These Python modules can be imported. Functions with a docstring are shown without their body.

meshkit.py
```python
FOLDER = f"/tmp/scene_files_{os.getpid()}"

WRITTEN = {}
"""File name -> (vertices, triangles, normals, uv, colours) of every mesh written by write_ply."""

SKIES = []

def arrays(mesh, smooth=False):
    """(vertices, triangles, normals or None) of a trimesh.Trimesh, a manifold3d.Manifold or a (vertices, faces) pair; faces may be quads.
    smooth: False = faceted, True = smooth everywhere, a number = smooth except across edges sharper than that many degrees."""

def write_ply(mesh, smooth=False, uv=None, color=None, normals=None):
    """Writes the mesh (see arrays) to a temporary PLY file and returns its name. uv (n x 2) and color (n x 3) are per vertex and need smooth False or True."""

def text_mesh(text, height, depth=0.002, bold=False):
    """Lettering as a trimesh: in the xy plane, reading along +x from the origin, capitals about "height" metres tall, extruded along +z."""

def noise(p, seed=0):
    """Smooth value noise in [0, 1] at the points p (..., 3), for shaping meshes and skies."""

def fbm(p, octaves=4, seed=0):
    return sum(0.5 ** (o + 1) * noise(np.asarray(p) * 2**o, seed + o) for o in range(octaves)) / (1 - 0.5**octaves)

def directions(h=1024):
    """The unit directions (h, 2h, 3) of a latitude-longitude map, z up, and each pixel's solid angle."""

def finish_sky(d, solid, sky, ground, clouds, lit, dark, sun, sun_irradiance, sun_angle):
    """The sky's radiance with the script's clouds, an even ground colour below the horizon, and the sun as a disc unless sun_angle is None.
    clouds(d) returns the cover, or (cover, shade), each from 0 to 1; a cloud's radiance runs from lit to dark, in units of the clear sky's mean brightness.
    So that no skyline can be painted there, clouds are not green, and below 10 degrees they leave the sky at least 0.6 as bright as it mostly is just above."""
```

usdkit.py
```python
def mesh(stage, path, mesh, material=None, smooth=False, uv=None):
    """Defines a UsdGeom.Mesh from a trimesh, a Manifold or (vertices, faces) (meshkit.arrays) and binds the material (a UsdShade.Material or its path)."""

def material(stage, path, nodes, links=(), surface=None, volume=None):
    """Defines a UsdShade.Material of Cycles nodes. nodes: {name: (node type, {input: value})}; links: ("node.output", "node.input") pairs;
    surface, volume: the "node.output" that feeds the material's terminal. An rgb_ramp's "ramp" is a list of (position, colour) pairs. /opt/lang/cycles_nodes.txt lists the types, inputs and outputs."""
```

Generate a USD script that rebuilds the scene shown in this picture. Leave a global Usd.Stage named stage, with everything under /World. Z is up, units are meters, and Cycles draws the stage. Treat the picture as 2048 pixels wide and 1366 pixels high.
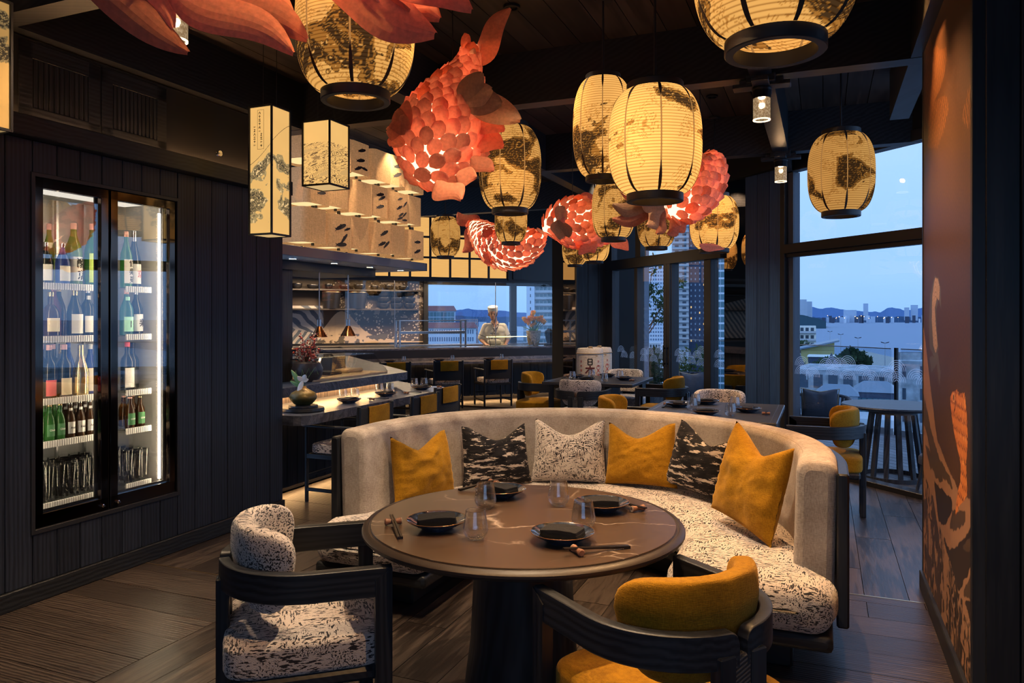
import math, random
import numpy as np, trimesh, shapely, manifold3d
from shapely.geometry import Polygon, LineString, Point, box as sbox
import usdkit, meshkit
from pxr import Usd, UsdGeom, UsdLux, UsdShade, Gf, Sdf, Vt
random.seed(7); RNG = np.random.default_rng(11)
PI = math.pi
stage = Usd.Stage.CreateInMemory()
UsdGeom.SetStageUpAxis(stage, UsdGeom.Tokens.z); UsdGeom.SetStageMetersPerUnit(stage, 1.0)
UsdGeom.Xform.Define(stage, '/World'); UsdGeom.Scope.Define(stage, '/World/Looks')

# ---------------------------------------------------------------- camera, sky, lights, exposure
EYE = 1.52
cam = UsdGeom.Camera.Define(stage, '/World/camera')
cam.CreateHorizontalApertureAttr(36.0); cam.CreateVerticalApertureAttr(36.0 * 1366 / 2048)
cam.CreateFocalLengthAttr(1500.0 / 2048 * 36); cam.CreateVerticalApertureOffsetAttr(-49.0 / 2048 * 36)
cam.CreateClippingRangeAttr(Gf.Vec2f(0.05, 60000)); cam.CreateExposureAttr(0.0)
_c = UsdGeom.Xformable(cam); _c.AddTranslateOp().Set(Gf.Vec3d(0, 0, EYE)); _c.AddRotateXOp().Set(90.0)

def mat(name, nodes, links=(), surface='p.BSDF', volume=None):
    return usdkit.material(stage, '/World/Looks/' + name, nodes, links, surface=surface, volume=volume)

SKY_GAIN = 1.75
dome = UsdLux.DomeLight.Define(stage, '/World/sky'); dome.CreateIntensityAttr(1.0)
SKY = mat('dusk_sky', {'t': ('texture_coordinate', {}), 's': ('separate_xyz', {}),
    'm': ('map_range', {'from_min': -0.02, 'from_max': 1.0, 'clamp': True}),
    'r': ('rgb_ramp', {'ramp': [(0, (.20, .37, .70)), (.05, (.235, .42, .76)), (.2, (.30, .485, .82)), (.45, (.30, .47, .80)), (1, (.2, .33, .64))]}),
    'n': ('noise_texture', {'scale': 2.2, 'detail': 4}), 'mp': ('mapping', {'scale': (1, 1, 5)}),
    'mix': ('mix_color', {'blend_type': 'mix', 'b': (.42, .56, .80)}), 'f': ('map_range', {'from_min': .5, 'from_max': .8, 'to_min': 0, 'to_max': .3, 'clamp': True}),
    'b': ('background_shader', {'strength': SKY_GAIN})},
    [('t.generated', 's.vector'), ('s.z', 'm.value'), ('m.result', 'r.fac'), ('t.generated', 'mp.vector'), ('mp.vector', 'n.vector'),
     ('n.fac', 'f.value'), ('f.result', 'mix.fac'), ('r.color', 'mix.a'), ('mix.result', 'b.color')], surface='b.background')
UsdShade.MaterialBindingAPI.Apply(dome.GetPrim()).Bind(SKY)

C22, S22 = math.cos(math.radians(22.5)), math.sin(math.radians(22.5))
def P1(u, v, z=0.0):      # frame of the left wall: v runs along it away from the door, u across the room
    return np.array([u * C22 + v * S22, -u * S22 + v * C22, z])
def P2(u, v, z=0.0):      # frame of the window wall: v along it, u out through the glass
    return np.array([u * C22 - v * S22, u * S22 + v * C22, z])
R1, R2 = -PI / 8, PI / 8

WARM, WARM2 = (1.0, .58, .25), (1.0, .72, .45)
def spot(name, loc, power, color=WARM, cone=35, soft=.6, r=.03, aim=(0, 0, -1)):
    l = UsdLux.SphereLight.Define(stage, '/World/' + name); l.CreateRadiusAttr(r); l.CreateIntensityAttr(power / (4 * PI * r * r * PI)); l.CreateColorAttr(Gf.Vec3f(*color))
    s = UsdLux.ShapingAPI.Apply(l.GetPrim()); s.CreateShapingConeAngleAttr(cone); s.CreateShapingConeSoftnessAttr(soft)
    a = np.array(aim, float); a /= np.linalg.norm(a)
    q = Gf.Rotation(Gf.Vec3d(0, 0, -1), Gf.Vec3d(*map(float, a))).GetQuat()
    x = UsdGeom.Xformable(l); x.AddTranslateOp().Set(Gf.Vec3d(*map(float, loc))); x.AddOrientOp(UsdGeom.XformOp.PrecisionDouble).Set(Gf.Quatd(q))
    return l
def rect_light(name, loc, w, h, power, color=WARM, aim=(0, 0, -1), rotz=0.0):
    l = UsdLux.RectLight.Define(stage, '/World/' + name); l.CreateWidthAttr(w); l.CreateHeightAttr(h); l.CreateIntensityAttr(power / (w * h)); l.CreateColorAttr(Gf.Vec3f(*color))
    a = np.array(aim, float); a /= np.linalg.norm(a)
    q = Gf.Rotation(Gf.Vec3d(0, 0, -1), Gf.Vec3d(*map(float, a)))
    x = UsdGeom.Xformable(l); x.AddTranslateOp().Set(Gf.Vec3d(*map(float, loc))); x.AddRotateZOp().Set(math.degrees(rotz)); x.AddOrientOp(UsdGeom.XformOp.PrecisionDouble).Set(Gf.Quatd(q.GetQuat()))
    return l
AMBER = (1.0, .56, .24)
DOWN = ((-1.05, 2.75, 285, WARM2, 45), (-1.7, 4.1, 160, WARM2, 50), (-1.85, 2.25, 120, WARM2, 40), (-.15, 3.75, 330, AMBER, 50), (-3.0, 2.3, 240, WARM2, 28), (-1.75, 1.62, 85, WARM, 65), (-1.1, 1.85, 75, WARM, 65), (-2.2, 3.9, 160, WARM2, 45),  # spots over the near left armchair and the fins are added to brighten them
    (-3.95, 5.6, 105, WARM2, 45), (-3.95, 6.6, 105, WARM2, 45), (-2.4, 8.95, 240, WARM2, 50), (-.85, 6.4, 200, AMBER, 45), (-1.6, 7.6, 160, WARM2, 50), (.0, 1.6, 170, AMBER, 45))
for i, (u, v, p, c, cone) in enumerate(DOWN): spot('downlight_%02d' % i, P1(u, v, 3.335), p, c, cone, r=.02)
for i, (u, v) in enumerate(((3.1, 11.9), (4.8, 11.9), (5.9, 10.9))): spot('far_downlight_%d' % i, P2(u, v, 3.3), 210, AMBER, 45)
for i, v in enumerate((5.3, 5.9, 6.5, 7.1)): spot('hood_spot_%d' % i, P1(-4.26, v, 2.02), 20, WARM2, 50)
spot('mural_wash', P1(.30, 4.15, 3.3), 190, (1.0, .45, .13), 32, .9, .03, (.12 * C22, -.12 * S22, -1))
for i, u in enumerate((2.2, 3.6, 5.2)): rect_light('kitchen_light_%d' % i, P2(u, 14.75, 2.29), 1.2, .25, 17, WARM2)
for i, (u, v, p) in enumerate(((5.45, 13.65, 40), (6.05, 13.25, 26))): spot('pass_spot_%d' % i, P2(u, v, 2.15), p, WARM2, 50)  # extra spots added to brighten the chef and the flower pot


# ---------------------------------------------------------------- objects, parts
_used = {}
def _path(name, parent):
    base = (parent.GetPath().pathString if parent else '/World') + '/' + name
    k = _used.get(base, -1) + 1; _used[base] = k
    return base if k == 0 else '%s_%03d' % (base, k)
def tag(p, label=None, cat=None, group=None, kind=None):
    p = p.GetPrim() if hasattr(p, 'GetPrim') else p
    for k, t in (('label', label), ('category', cat), ('group', group), ('kind', kind)):
        if t: p.SetCustomDataByKey(k, t)
    return p
def thing(name, label=None, cat=None, loc=(0, 0, 0), rotz=0.0, group=None, kind=None, scale=None):
    x = UsdGeom.Xform.Define(stage, _path(name, None)); x.AddTranslateOp().Set(Gf.Vec3d(*map(float, loc))); x.AddRotateZOp().Set(math.degrees(rotz))
    if scale: x.AddScaleOp().Set(Gf.Vec3f(*([scale] * 3 if np.ndim(scale) == 0 else scale)))
    return tag(x, label, cat, group, kind)
def part(parent, name, mesh, material, smooth=False, label=None, kind=None, col=None):
    m = usdkit.mesh(stage, _path(name, parent), mesh, material, smooth=smooth)
    if col is not None:
        UsdGeom.PrimvarsAPI(m).CreatePrimvar('tint', Sdf.ValueTypeNames.Color3fArray, 'vertex').Set(Vt.Vec3fArray.FromNumpy(np.asarray(col, np.float32)))
    return tag(m, label, kind=kind)
def obj(name, mesh, material, label=None, cat=None, group=None, kind=None, smooth=False, col=None):
    return tag(part(None, name, mesh, material, smooth, col=col), label, cat, group, kind)
def copy(src, loc, rotz=0.0, label=None, group=None, scale=None, cat=None):
    d = src.GetCustomData()
    x = UsdGeom.Xform.Define(stage, _path(src.GetName().rstrip('0123456789').rstrip('_') if src.GetName()[-3:].isdigit() else src.GetName(), None))
    p = x.GetPrim(); p.GetReferences().AddInternalReference(src.GetPath()); p.SetInstanceable(True)
    xf = UsdGeom.Xformable(p); xf.SetXformOpOrder([])
    p.GetAttribute('xformOp:translate').Set(Gf.Vec3d(*map(float, loc))) if p.GetAttribute('xformOp:translate') else None
    p.GetAttribute('xformOp:rotateZ').Set(math.degrees(rotz))
    ops = [UsdGeom.XformOp(p.GetAttribute('xformOp:translate')), UsdGeom.XformOp(p.GetAttribute('xformOp:rotateZ'))]
    if p.GetAttribute('xformOp:scale'):
        if scale is not None: p.GetAttribute('xformOp:scale').Set(Gf.Vec3f(*([scale] * 3 if np.ndim(scale) == 0 else scale)))
        ops.append(UsdGeom.XformOp(p.GetAttribute('xformOp:scale')))
    xf.SetXformOpOrder(ops)
    return tag(p, label, cat or d.get('category'), group or d.get('group'))

# ---------------------------------------------------------------- shapes
def join(ms):
    vs, fs, n = [], [], 0
    for m in ms:
        v, f = (m.vertices, m.faces) if hasattr(m, 'faces') else m
        v, f = np.asarray(v, float), np.asarray(f, int)
        if f.shape[1] == 4: f = np.vstack([f[:, [0, 1, 2]], f[:, [0, 2, 3]]])
        vs.append(v); fs.append(f + n); n += len(v)
    return np.vstack(vs), np.vstack(fs)
def tri(m):
    v, f = m[0], np.asarray(m[1])
    return (v, np.vstack([f[:, [0, 1, 2]], f[:, [0, 2, 3]]])) if f.shape[1] == 4 else m
BOXF = np.array([[0, 2, 3, 1], [4, 5, 7, 6], [0, 1, 5, 4], [2, 6, 7, 3], [0, 4, 6, 2], [1, 3, 7, 5]])
def box(x0, x1, y0, y1, z0, z1, r=0.0):
    if r <= 0:
        return np.array([[x, y, z] for x in (x0, x1) for y in (y0, y1) for z in (z0, z1)], float), tri((None, BOXF))[1]
    r = min(r, (x1 - x0) / 2.01, (y1 - y0) / 2.01, (z1 - z0) / 2.01); pts = []
    for x, sx in ((x0, 1), (x1, -1)):
        for y, sy in ((y0, 1), (y1, -1)):
            for z, sz in ((z0, 1), (z1, -1)):
                pts += [[x, y + sy * r, z + sz * r], [x + sx * r, y, z + sz * r], [x + sx * r, y + sy * r, z]]
    h = trimesh.convex.convex_hull(np.array(pts)); return np.array(h.vertices), np.array(h.faces)
def hull(pts):
    h = trimesh.convex.convex_hull(np.asarray(pts, float)); return np.array(h.vertices), np.array(h.faces)
def cbox(c, s, r=0.0): return box(c[0] - s[0] / 2, c[0] + s[0] / 2, c[1] - s[1] / 2, c[1] + s[1] / 2, c[2] - s[2] / 2, c[2] + s[2] / 2, r)
def xf(m, loc=(0, 0, 0), rz=0.0, rx=0.0, ry=0.0, s=1.0):
    v = np.asarray(m[0], float) * s
    for a, (i, j) in ((rx, (1, 2)), (ry, (2, 0)), (rz, (0, 1))):
        if a:
            c, q = math.cos(a), math.sin(a); w = v.copy(); w[:, i] = c * v[:, i] - q * v[:, j]; w[:, j] = q * v[:, i] + c * v[:, j]; v = w
    return v + np.asarray(loc, float), m[1]
def lathe(prof, n=32, a0=0.0, a1=2 * PI):
    prof = np.asarray(prof, float); full = abs(a1 - a0 - 2 * PI) < 1e-6
    th = np.linspace(a0, a1, n, endpoint=not full); k = len(prof)
    v = np.stack([np.outer(np.cos(th), prof[:, 0]), np.outer(np.sin(th), prof[:, 0]), np.outer(np.ones(n), prof[:, 1])], -1).reshape(-1, 3)
    return v, grid_faces(n, k, full)
def grid_faces(n, k, wrap=False):
    i, j = np.meshgrid(np.arange(n if wrap else n - 1), np.arange(k - 1), indexing='ij'); i2 = (i + 1) % n
    f = np.stack([i * k + j, i2 * k + j, i2 * k + j + 1, i * k + j + 1], -1).reshape(-1, 4)
    return np.vstack([f[:, [0, 1, 2]], f[:, [0, 2, 3]]])
def tube(pts, r, n=8, caps=True):
    pts = np.asarray(pts, float); k = len(pts); r = np.broadcast_to(np.asarray(r, float), (k,))
    t = np.gradient(pts, axis=0); t /= np.linalg.norm(t, axis=1)[:, None] + 1e-12
    up = np.array([0, 0, 1.]) if abs(t[0][2]) < .9 else np.array([1., 0, 0]); V = []
    for i in range(k):
        a = np.cross(t[i], up); a /= np.linalg.norm(a) + 1e-12; b = np.cross(a, t[i]); up = b
        th = np.linspace(0, 2 * PI, n, endpoint=False)
        V.append(pts[i] + r[i] * (np.cos(th)[:, None] * a + np.sin(th)[:, None] * b))
    v = np.vstack(V); f = grid_faces(k, n)
    i = np.arange(k - 1)[:, None] * n; q = np.stack([i + n - 1, i + 2 * n - 1, i + n, i + 0 * n], -1).reshape(-1, 4)
    f = np.vstack([f, q[:, [0, 1, 2]], q[:, [0, 2, 3]]])
    if caps:
        c = np.array([[0, j + 1, j] for j in range(1, n - 1)]); f = np.vstack([f, c, (c[:, ::-1] + (k - 1) * n)])
    return v, f
def prism(poly, h, z=0.0):
    m = trimesh.creation.extrude_polygon(poly, h, engine='earcut'); return np.array(m.vertices) + [0, 0, z], np.array(m.faces)
def flat(poly):             # triangulated polygon in the xy plane
    v, f = trimesh.creation.triangulate_polygon(poly, engine='earcut'); return np.column_stack([v, np.zeros(len(v))]), np.asarray(f)
def stand(m, axis='y'):     # xy shape -> upright: x stays, y becomes z, thickness along -y
    v = m[0]; return np.column_stack([v[:, 0], -v[:, 2], v[:, 1]]), m[1]
def polys(g): return [p for p in getattr(g, 'geoms', [g]) if p.geom_type == 'Polygon' and p.area > 1e-9]
def sphere(c, r, n=2, s=(1, 1, 1)):
    m = trimesh.creation.icosphere(subdivisions=n, radius=1.0); return np.array(m.vertices) * r * np.array(s) + np.asarray(c, float), np.array(m.faces)
def superquad(c, s, e=.35, n=24, m=16):      # rounded cushion block
    a, b = np.meshgrid(np.linspace(-PI, PI, n, endpoint=False), np.linspace(-PI / 2, PI / 2, m), indexing='ij')
    f = lambda w, p: np.sign(w) * np.abs(w) ** p
    v = np.stack([f(np.cos(b), e) * f(np.cos(a), e), f(np.cos(b), e) * f(np.sin(a), e), f(np.sin(b), e)], -1).reshape(-1, 3)
    return v * np.array(s) / 2 + np.asarray(c, float), grid_faces(n, m, True)
def tri_mesh(m): return trimesh.Trimesh(m[0], m[1], process=True)
def wtag(name, mesh, material, smooth=False):      # a piece of the room itself
    return obj(name, mesh, material, kind='structure', smooth=smooth)

# ---------------------------------------------------------------- materials
def pbr(name, color, rough=.5, metal=0.0, spec=.5, bump=0.0, bscale=80, var=0.0, **kw):
    nodes = {'p': ('principled_bsdf', {'base_color': color, 'roughness': rough, 'metallic': metal, 'specular_ior_level': spec, **kw})}; links = []
    if bump or var:
        nodes['t'] = ('texture_coordinate', {}); nodes['n'] = ('noise_texture', {'scale': bscale, 'detail': 4}); links += [('t.object', 'n.vector')]
    if bump: nodes['b'] = ('bump', {'strength': bump, 'distance': .004}); links += [('n.fac', 'b.height'), ('b.normal', 'p.normal')]
    if var:
        c = np.array(color); nodes['r'] = ('rgb_ramp', {'ramp': [(.3, tuple(c * (1 - var))), (.7, tuple(np.minimum(c * (1 + var), 1)))]}); links += [('n.fac', 'r.fac'), ('r.color', 'p.base_color')]
    return mat(name, nodes, links)
def emit(name, color, s): return mat(name, {'e': ('emission', {'color': color, 'strength': s})}, surface='e.emission')
def wood(name, c1, c2, axis='z', rough=.45, scale=1.0, bump=.25, spec=.4, rnd=.25):
    sc = {'x': (1.2, 22, 22), 'y': (22, 1.2, 22), 'z': (22, 22, 1.2)}[axis]; sc = tuple(s * scale for s in sc)
    sc2 = {'x': (.5, 6, 6), 'y': (6, .5, 6), 'z': (6, 6, .5)}[axis]; sc2 = tuple(q * max(1.0, scale) for q in sc2)
    return mat(name, {'t': ('texture_coordinate', {}), 'o': ('object_info', {}), 'mp': ('mapping', {'scale': sc}), 'm2': ('mapping', {'scale': sc2}),
        'off': ('combine_xyz', {}), 'k': ('math', {'math_type': 'multiply', 'value2': 37.0}), 'ad': ('vector_math', {'math_type': 'add'}),
        'n': ('noise_texture', {'scale': 3.0, 'detail': 5, 'roughness': .65, 'distortion': .4}), 'w': ('wave_texture', {'wave_type': 'rings', 'scale': 2.2, 'distortion': 5.0, 'detail': 3, 'detail_scale': 1.5}),
        'mx': ('mix_float', {'fac': .45}), 'r': ('rgb_ramp', {'ramp': [(.25, c1), (.75, c2)]}),
        'v': ('hsv', {}), 'vr': ('map_range', {'to_min': 1 - rnd, 'to_max': 1 + rnd}),
        'b': ('bump', {'strength': bump, 'distance': .002}), 'p': ('principled_bsdf', {'roughness': rough, 'specular_ior_level': spec})},
        [('t.object', 'ad.vector1'), ('o.random', 'k.value1'), ('k.value', 'off.x'), ('k.value', 'off.y'), ('k.value', 'off.z'), ('off.vector', 'ad.vector2'),
         ('ad.vector', 'mp.vector'), ('ad.vector', 'm2.vector'), ('mp.vector', 'n.vector'), ('m2.vector', 'w.vector'), ('n.fac', 'mx.a'), ('w.fac', 'mx.b'), ('mx.result', 'r.fac'),
         ('o.random', 'vr.value'), ('vr.result', 'v.value'), ('r.color', 'v.color'), ('v.color', 'p.base_color'), ('mx.result', 'b.height'), ('b.normal', 'p.normal')])
def glassmat(name, tint=(1, 1, 1), ior=1.45, refl=1.0, rough=0.0):      # a thin sheet: see-through, mirroring more towards grazing, alike from both sides
    f0 = ((ior - 1) / (ior + 1)) ** 2
    return mat(name, {'f': ('layer_weight', {'blend': .5}), 'q': ('math', {'math_type': 'power', 'value2': 4.5}), 'k': ('math', {'math_type': 'multiply_add', 'value2': (1 - f0) * refl * .8, 'value3': f0 * refl}), 't': ('transparent_bsdf', {'color': tint}), 'g': ('glossy_bsdf', {'color': (1, 1, 1), 'roughness': rough}), 'm': ('mix_closure', {})},
               [('f.facing', 'q.value1'), ('q.value', 'k.value1'), ('k.value', 'm.fac'), ('t.BSDF', 'm.closure1'), ('g.BSDF', 'm.closure2')], surface='m.closure')
def printed(name, glow, base=.6, weave=0.0):     # a lampshade whose printed colours sit in the mesh's own colour attribute
    nodes = {'a': ('attribute', {'attribute': 'tint'}), 'e': ('emission', {'strength': glow}), 'd': ('diffuse_bsdf', {}), 'm': ('add_closure', {}), 'g': ('gamma', {'gamma': 1.0}), 's': ('mix_color', {'blend_type': 'multiply', 'fac': 1.0, 'b': (base, base, base)})}
    return mat(name, nodes, [('a.color', 'e.color'), ('a.color', 's.a'), ('s.result', 'd.color'), ('e.emission', 'm.closure1'), ('d.BSDF', 'm.closure2')], surface='m.closure')
def tinted(name, rough=.6, spec=.3, metal=0.0):
    return mat(name, {'a': ('attribute', {'attribute': 'tint'}), 'p': ('principled_bsdf', {'roughness': rough, 'specular_ior_level': spec, 'metallic': metal})}, [('a.color', 'p.base_color')])

BLACKWOOD_Z = wood('black_wood_z', (.005, .0055, .007), (.016, .018, .022), 'z', .42, bump=.2)
BLACKWOOD_Y = wood('black_wood_y', (.005, .0055, .007), (.016, .018, .022), 'y', .42, bump=.2)
BLACKWOOD_X = wood('black_wood_x', (.005, .0055, .007), (.016, .018, .022), 'x', .42, bump=.2)
NAVY_Z = wood('navy_board', (.0045, .006, .0115), (.013, .0175, .031), 'z', .5, bump=.15)
NAVY_Y = wood('navy_board_y', (.0045, .006, .0115), (.013, .0175, .031), 'y', .5, bump=.15)
CEIL_Y = wood('ceiling_board', (.016, .011, .009), (.046, .033, .026), 'y', .5, scale=.7)
FLOOR_X = wood('floor_plank_x', (.011, .007, .0055), (.056, .040, .031), 'x', .36, scale=1.7, bump=.6, spec=.5)
FLOOR_Y = wood('floor_plank_y', (.011, .007, .0055), (.056, .040, .031), 'y', .36, scale=1.7, bump=.6, spec=.5)
BLACK = pbr('black_paint', (.010, .010, .012), .45)
BLACKMETAL = pbr('black_metal', (.012, .012, .014), .35, .6)
GAP = pbr('dark_gap', (.004, .004, .004), .9)
STEEL = pbr('brushed_steel', (.45, .45, .46), .28, 1.0)
CHROME = pbr('chrome', (.7, .7, .72), .12, 1.0)
BRASS = pbr('brass_strip', (.55, .40, .22), .3, 1.0)
COPPER = pbr('copper', (.75, .30, .12), .2, 1.0)
PANE = glassmat('window_glass', (.93, .95, .97), 1.38)
THIN = glassmat('thin_glass', (.97, .98, .99), 1.9, 1.35)
CRYSTAL = mat('tumbler_glass', {'f': ('layer_weight', {'blend': .5}), 'q': ('math', {'math_type': 'power', 'value2': 4.0}), 'k': ('math', {'math_type': 'multiply_add', 'value2': .75, 'value3': .10}), 't': ('transparent_bsdf', {'color': (.985, .99, .995)}), 'g': ('glossy_bsdf', {'roughness': .0}), 'm': ('mix_closure', {}), 'gl': ('glass_bsdf', {'color': (1, 1, 1), 'roughness': .0, 'IOR': 1.25}), 'x': ('mix_closure', {'fac': .2})},
    [('f.facing', 'q.value1'), ('q.value', 'k.value1'), ('k.value', 'm.fac'), ('t.BSDF', 'm.closure1'), ('g.BSDF', 'm.closure2'), ('m.closure', 'x.closure1'), ('gl.BSDF', 'x.closure2')], surface='x.closure')
NAVY_P = wood('navy_pilaster', (.008, .027, .082), (.026, .068, .170), 'z', .5, bump=.15)  # bluer copy of the navy board, blue window light put into its colour
# ================================================================ the room
def w2f1(p): return (p[0] * C22 - p[1] * S22, p[0] * S22 + p[1] * C22)
ROOM1 = Polygon([(-3.98, -1.2), (-3.98, 4.72), (-6.9, 4.9), w2f1(P2(-4.4, 15.7)), w2f1(P2(8.6, 15.7)), w2f1(P2(8.6, 12.6)), w2f1(P2(5.62, 9.9)), w2f1(P2(5.62, 4.1)), (3.2, 4.0), (3.2, -1.2)])
MURAL_U, FRIDGE = .523, (2.709, 3.680, .375, 2.28)
# floor: every plank its own piece
floor = thing('floor', kind='structure', rotz=R1)
part(floor, 'subfloor', prism(ROOM1.buffer(.05), .06, -.085), GAP)
def lay(u0, u1, v0, v1, along, w=.22, L=1.9, seed=0):
    r = random.Random(seed); k = 0
    a0, a1, b0, b1 = (u0, u1, v0, v1) if along == 'x' else (v0, v1, u0, u1)
    b = b0
    while b < b1 - .01:
        e = min(b + w, b1); a = a0 - r.random() * L * .8 if a1 - a0 > 2.2 else a0
        while a < a1 - .01:
            c = min(a + (L if a1 - a0 > 2.2 else a1 - a0), a1); s = max(a, a0)
            q = sbox(s, b, c, e) if along == 'x' else sbox(b, s, e, c)
            for g in polys(q.intersection(ROOM1).buffer(-.0016, join_style=2)):
                if g.area > .004: part(floor, 'plank', prism(g, .024, -.024 + r.uniform(-.0006, .0006)), FLOOR_X if along == 'x' else FLOOR_Y)
            a = c
        b = e
lay(-3.98, -2.8, .9, 3.42, 'x', seed=1); lay(-2.8, -.45, .9, 4.52, 'y', seed=2); lay(-3.98, -2.8, 3.42, 4.6, 'y', seed=3)
lay(-.45, 2.0, .9, 4.52, 'x', seed=4); lay(-.45, 5.0, 4.52, 8.8, 'y', seed=5); lay(-2.8, -.45, 4.52, 8.8, 'x', L=2.35, seed=6); lay(-4.3, -2.8, 4.6, 8.8, 'x', L=1.5, seed=7)
lay(-4.6, 2.0, 8.8, 11.6, 'y', seed=8); lay(-6.5, 1.0, 11.6, 16, 'x', w=.4, L=3, seed=9)
for q in (box(-3.9, -2.8, 3.414, 3.426, -.02, .0012), box(-.45, .52, 4.512, 4.524, -.02, .0012)): part(floor, 'brass_strip', q, BRASS)

# left wall: vertical boards, fridge recess, cove ledge, upper boards with two vent grilles
wl = thing('wall_left', kind='structure', rotz=R1)
part(wl, 'backing', join([box(-4.02, -3.90, -1.2, FRIDGE[0], 0, 3.35), box(-4.02, -3.90, FRIDGE[1], 4.71, 0, 3.35), box(-4.02, -3.90, FRIDGE[0], FRIDGE[1], 0, FRIDGE[2]), box(-4.02, -3.90, FRIDGE[0], FRIDGE[1], FRIDGE[3], 3.35)]), GAP)
def boards(parent, u, t, v0, v1, z0, z1, w, m, cut=None, gap=.004):
    v = v0
    while v < v1 - .02:
        e = min(v + w, v1); spans = [(z0, z1)]
        if cut and e > cut[0] + .004 and v < cut[1] - .004: spans = [(z0, cut[2]), (cut[3], z1)]
        for a, b in spans:
            if b - a > .02: part(parent, 'board', box(u, u + t, v + gap / 2, e - gap / 2, a, b, .003), m)
        v = e
edges = [FRIDGE[0] - .146 * k for k in range(27, -1, -1)]
for a, b in zip(edges[:-1], edges[1:]): boards(wl, -3.90, .02, a, b, .10, 2.46, 9, NAVY_Z)
boards(wl, -3.90, .02, FRIDGE[0], FRIDGE[1], .10, 2.46, .1385, NAVY_Z, FRIDGE); boards(wl, -3.90, .02, FRIDGE[1], 4.71, .10, 2.46, .147, NAVY_Z)
boards(wl, -3.93, .02, 3.62, 4.71, 2.56, 3.02, .11, BLACKWOOD_Z); boards(wl, -3.93, .02, -1.2, 2.63, 2.56, 3.02, .14, BLACKWOOD_Z)
part(wl, 'cove_light', box(-3.885, -3.870, -1.0, 4.6, 2.537, 2.543), emit('cove_led', (1, .52, .22), 55.0))
part(wl, 'frieze', box(-3.93, -3.91, 2.63, 3.62, 2.985, 3.02), BLACKWOOD_Y)
wtag('baseboard_left', xf(box(-3.885, -3.862, -1.2, 4.715, .0, .10, .004), rz=R1), BLACKWOOD_Y)
wtag('trim_1', xf(join([box(-3.90, -3.80, -1.2, 4.715, 2.46, 2.535, .004), box(-3.80, -3.788, -1.2, 4.715, 2.46, 2.565, .003)]), rz=R1), BLACKWOOD_Y)
for k, (a, b) in enumerate(((2.645, 3.125), (3.135, 3.605))):
    g = thing('vent_grille', ('left', 'right')[k] + ' one of two black wooden vent panels with vertical slots above the drinks fridge', 'vent panel', rotz=R1)
    part(g, 'recess', box(-3.925, -3.915, a, b, 2.56, 2.985), GAP)
    part(g, 'panel_frame', join([box(-3.915, -3.895, a, a + .075, 2.56, 2.985, .002), box(-3.915, -3.895, b - .075, b, 2.56, 2.985, .002), box(-3.915, -3.895, a, b, 2.56, 2.64, .002), box(-3.915, -3.895, a, b, 2.90, 2.985, .002)]), BLACKWOOD_Y)
    n = 11; pitch = (b - a - .15) / n
    for i in range(n): part(g, 'slat', box(-3.914, -3.896, a + .075 + i * pitch + .006, a + .075 + (i + 1) * pitch - .004, 2.64, 2.90, .002), BLACKWOOD_Z)
s = obj('sprinkler', xf(lathe([(.001, 0), (.022, 0), (.022, .008), (.008, .014), (.006, .03), (.02, .034), (.001, .036)], 16), P1(-3.91, 4.05, 2.66), R1, ry=PI / 2), CHROME, 'small chrome sprinkler head on the dark wall left of the tall square lantern', 'sprinkler', smooth=40)

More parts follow.
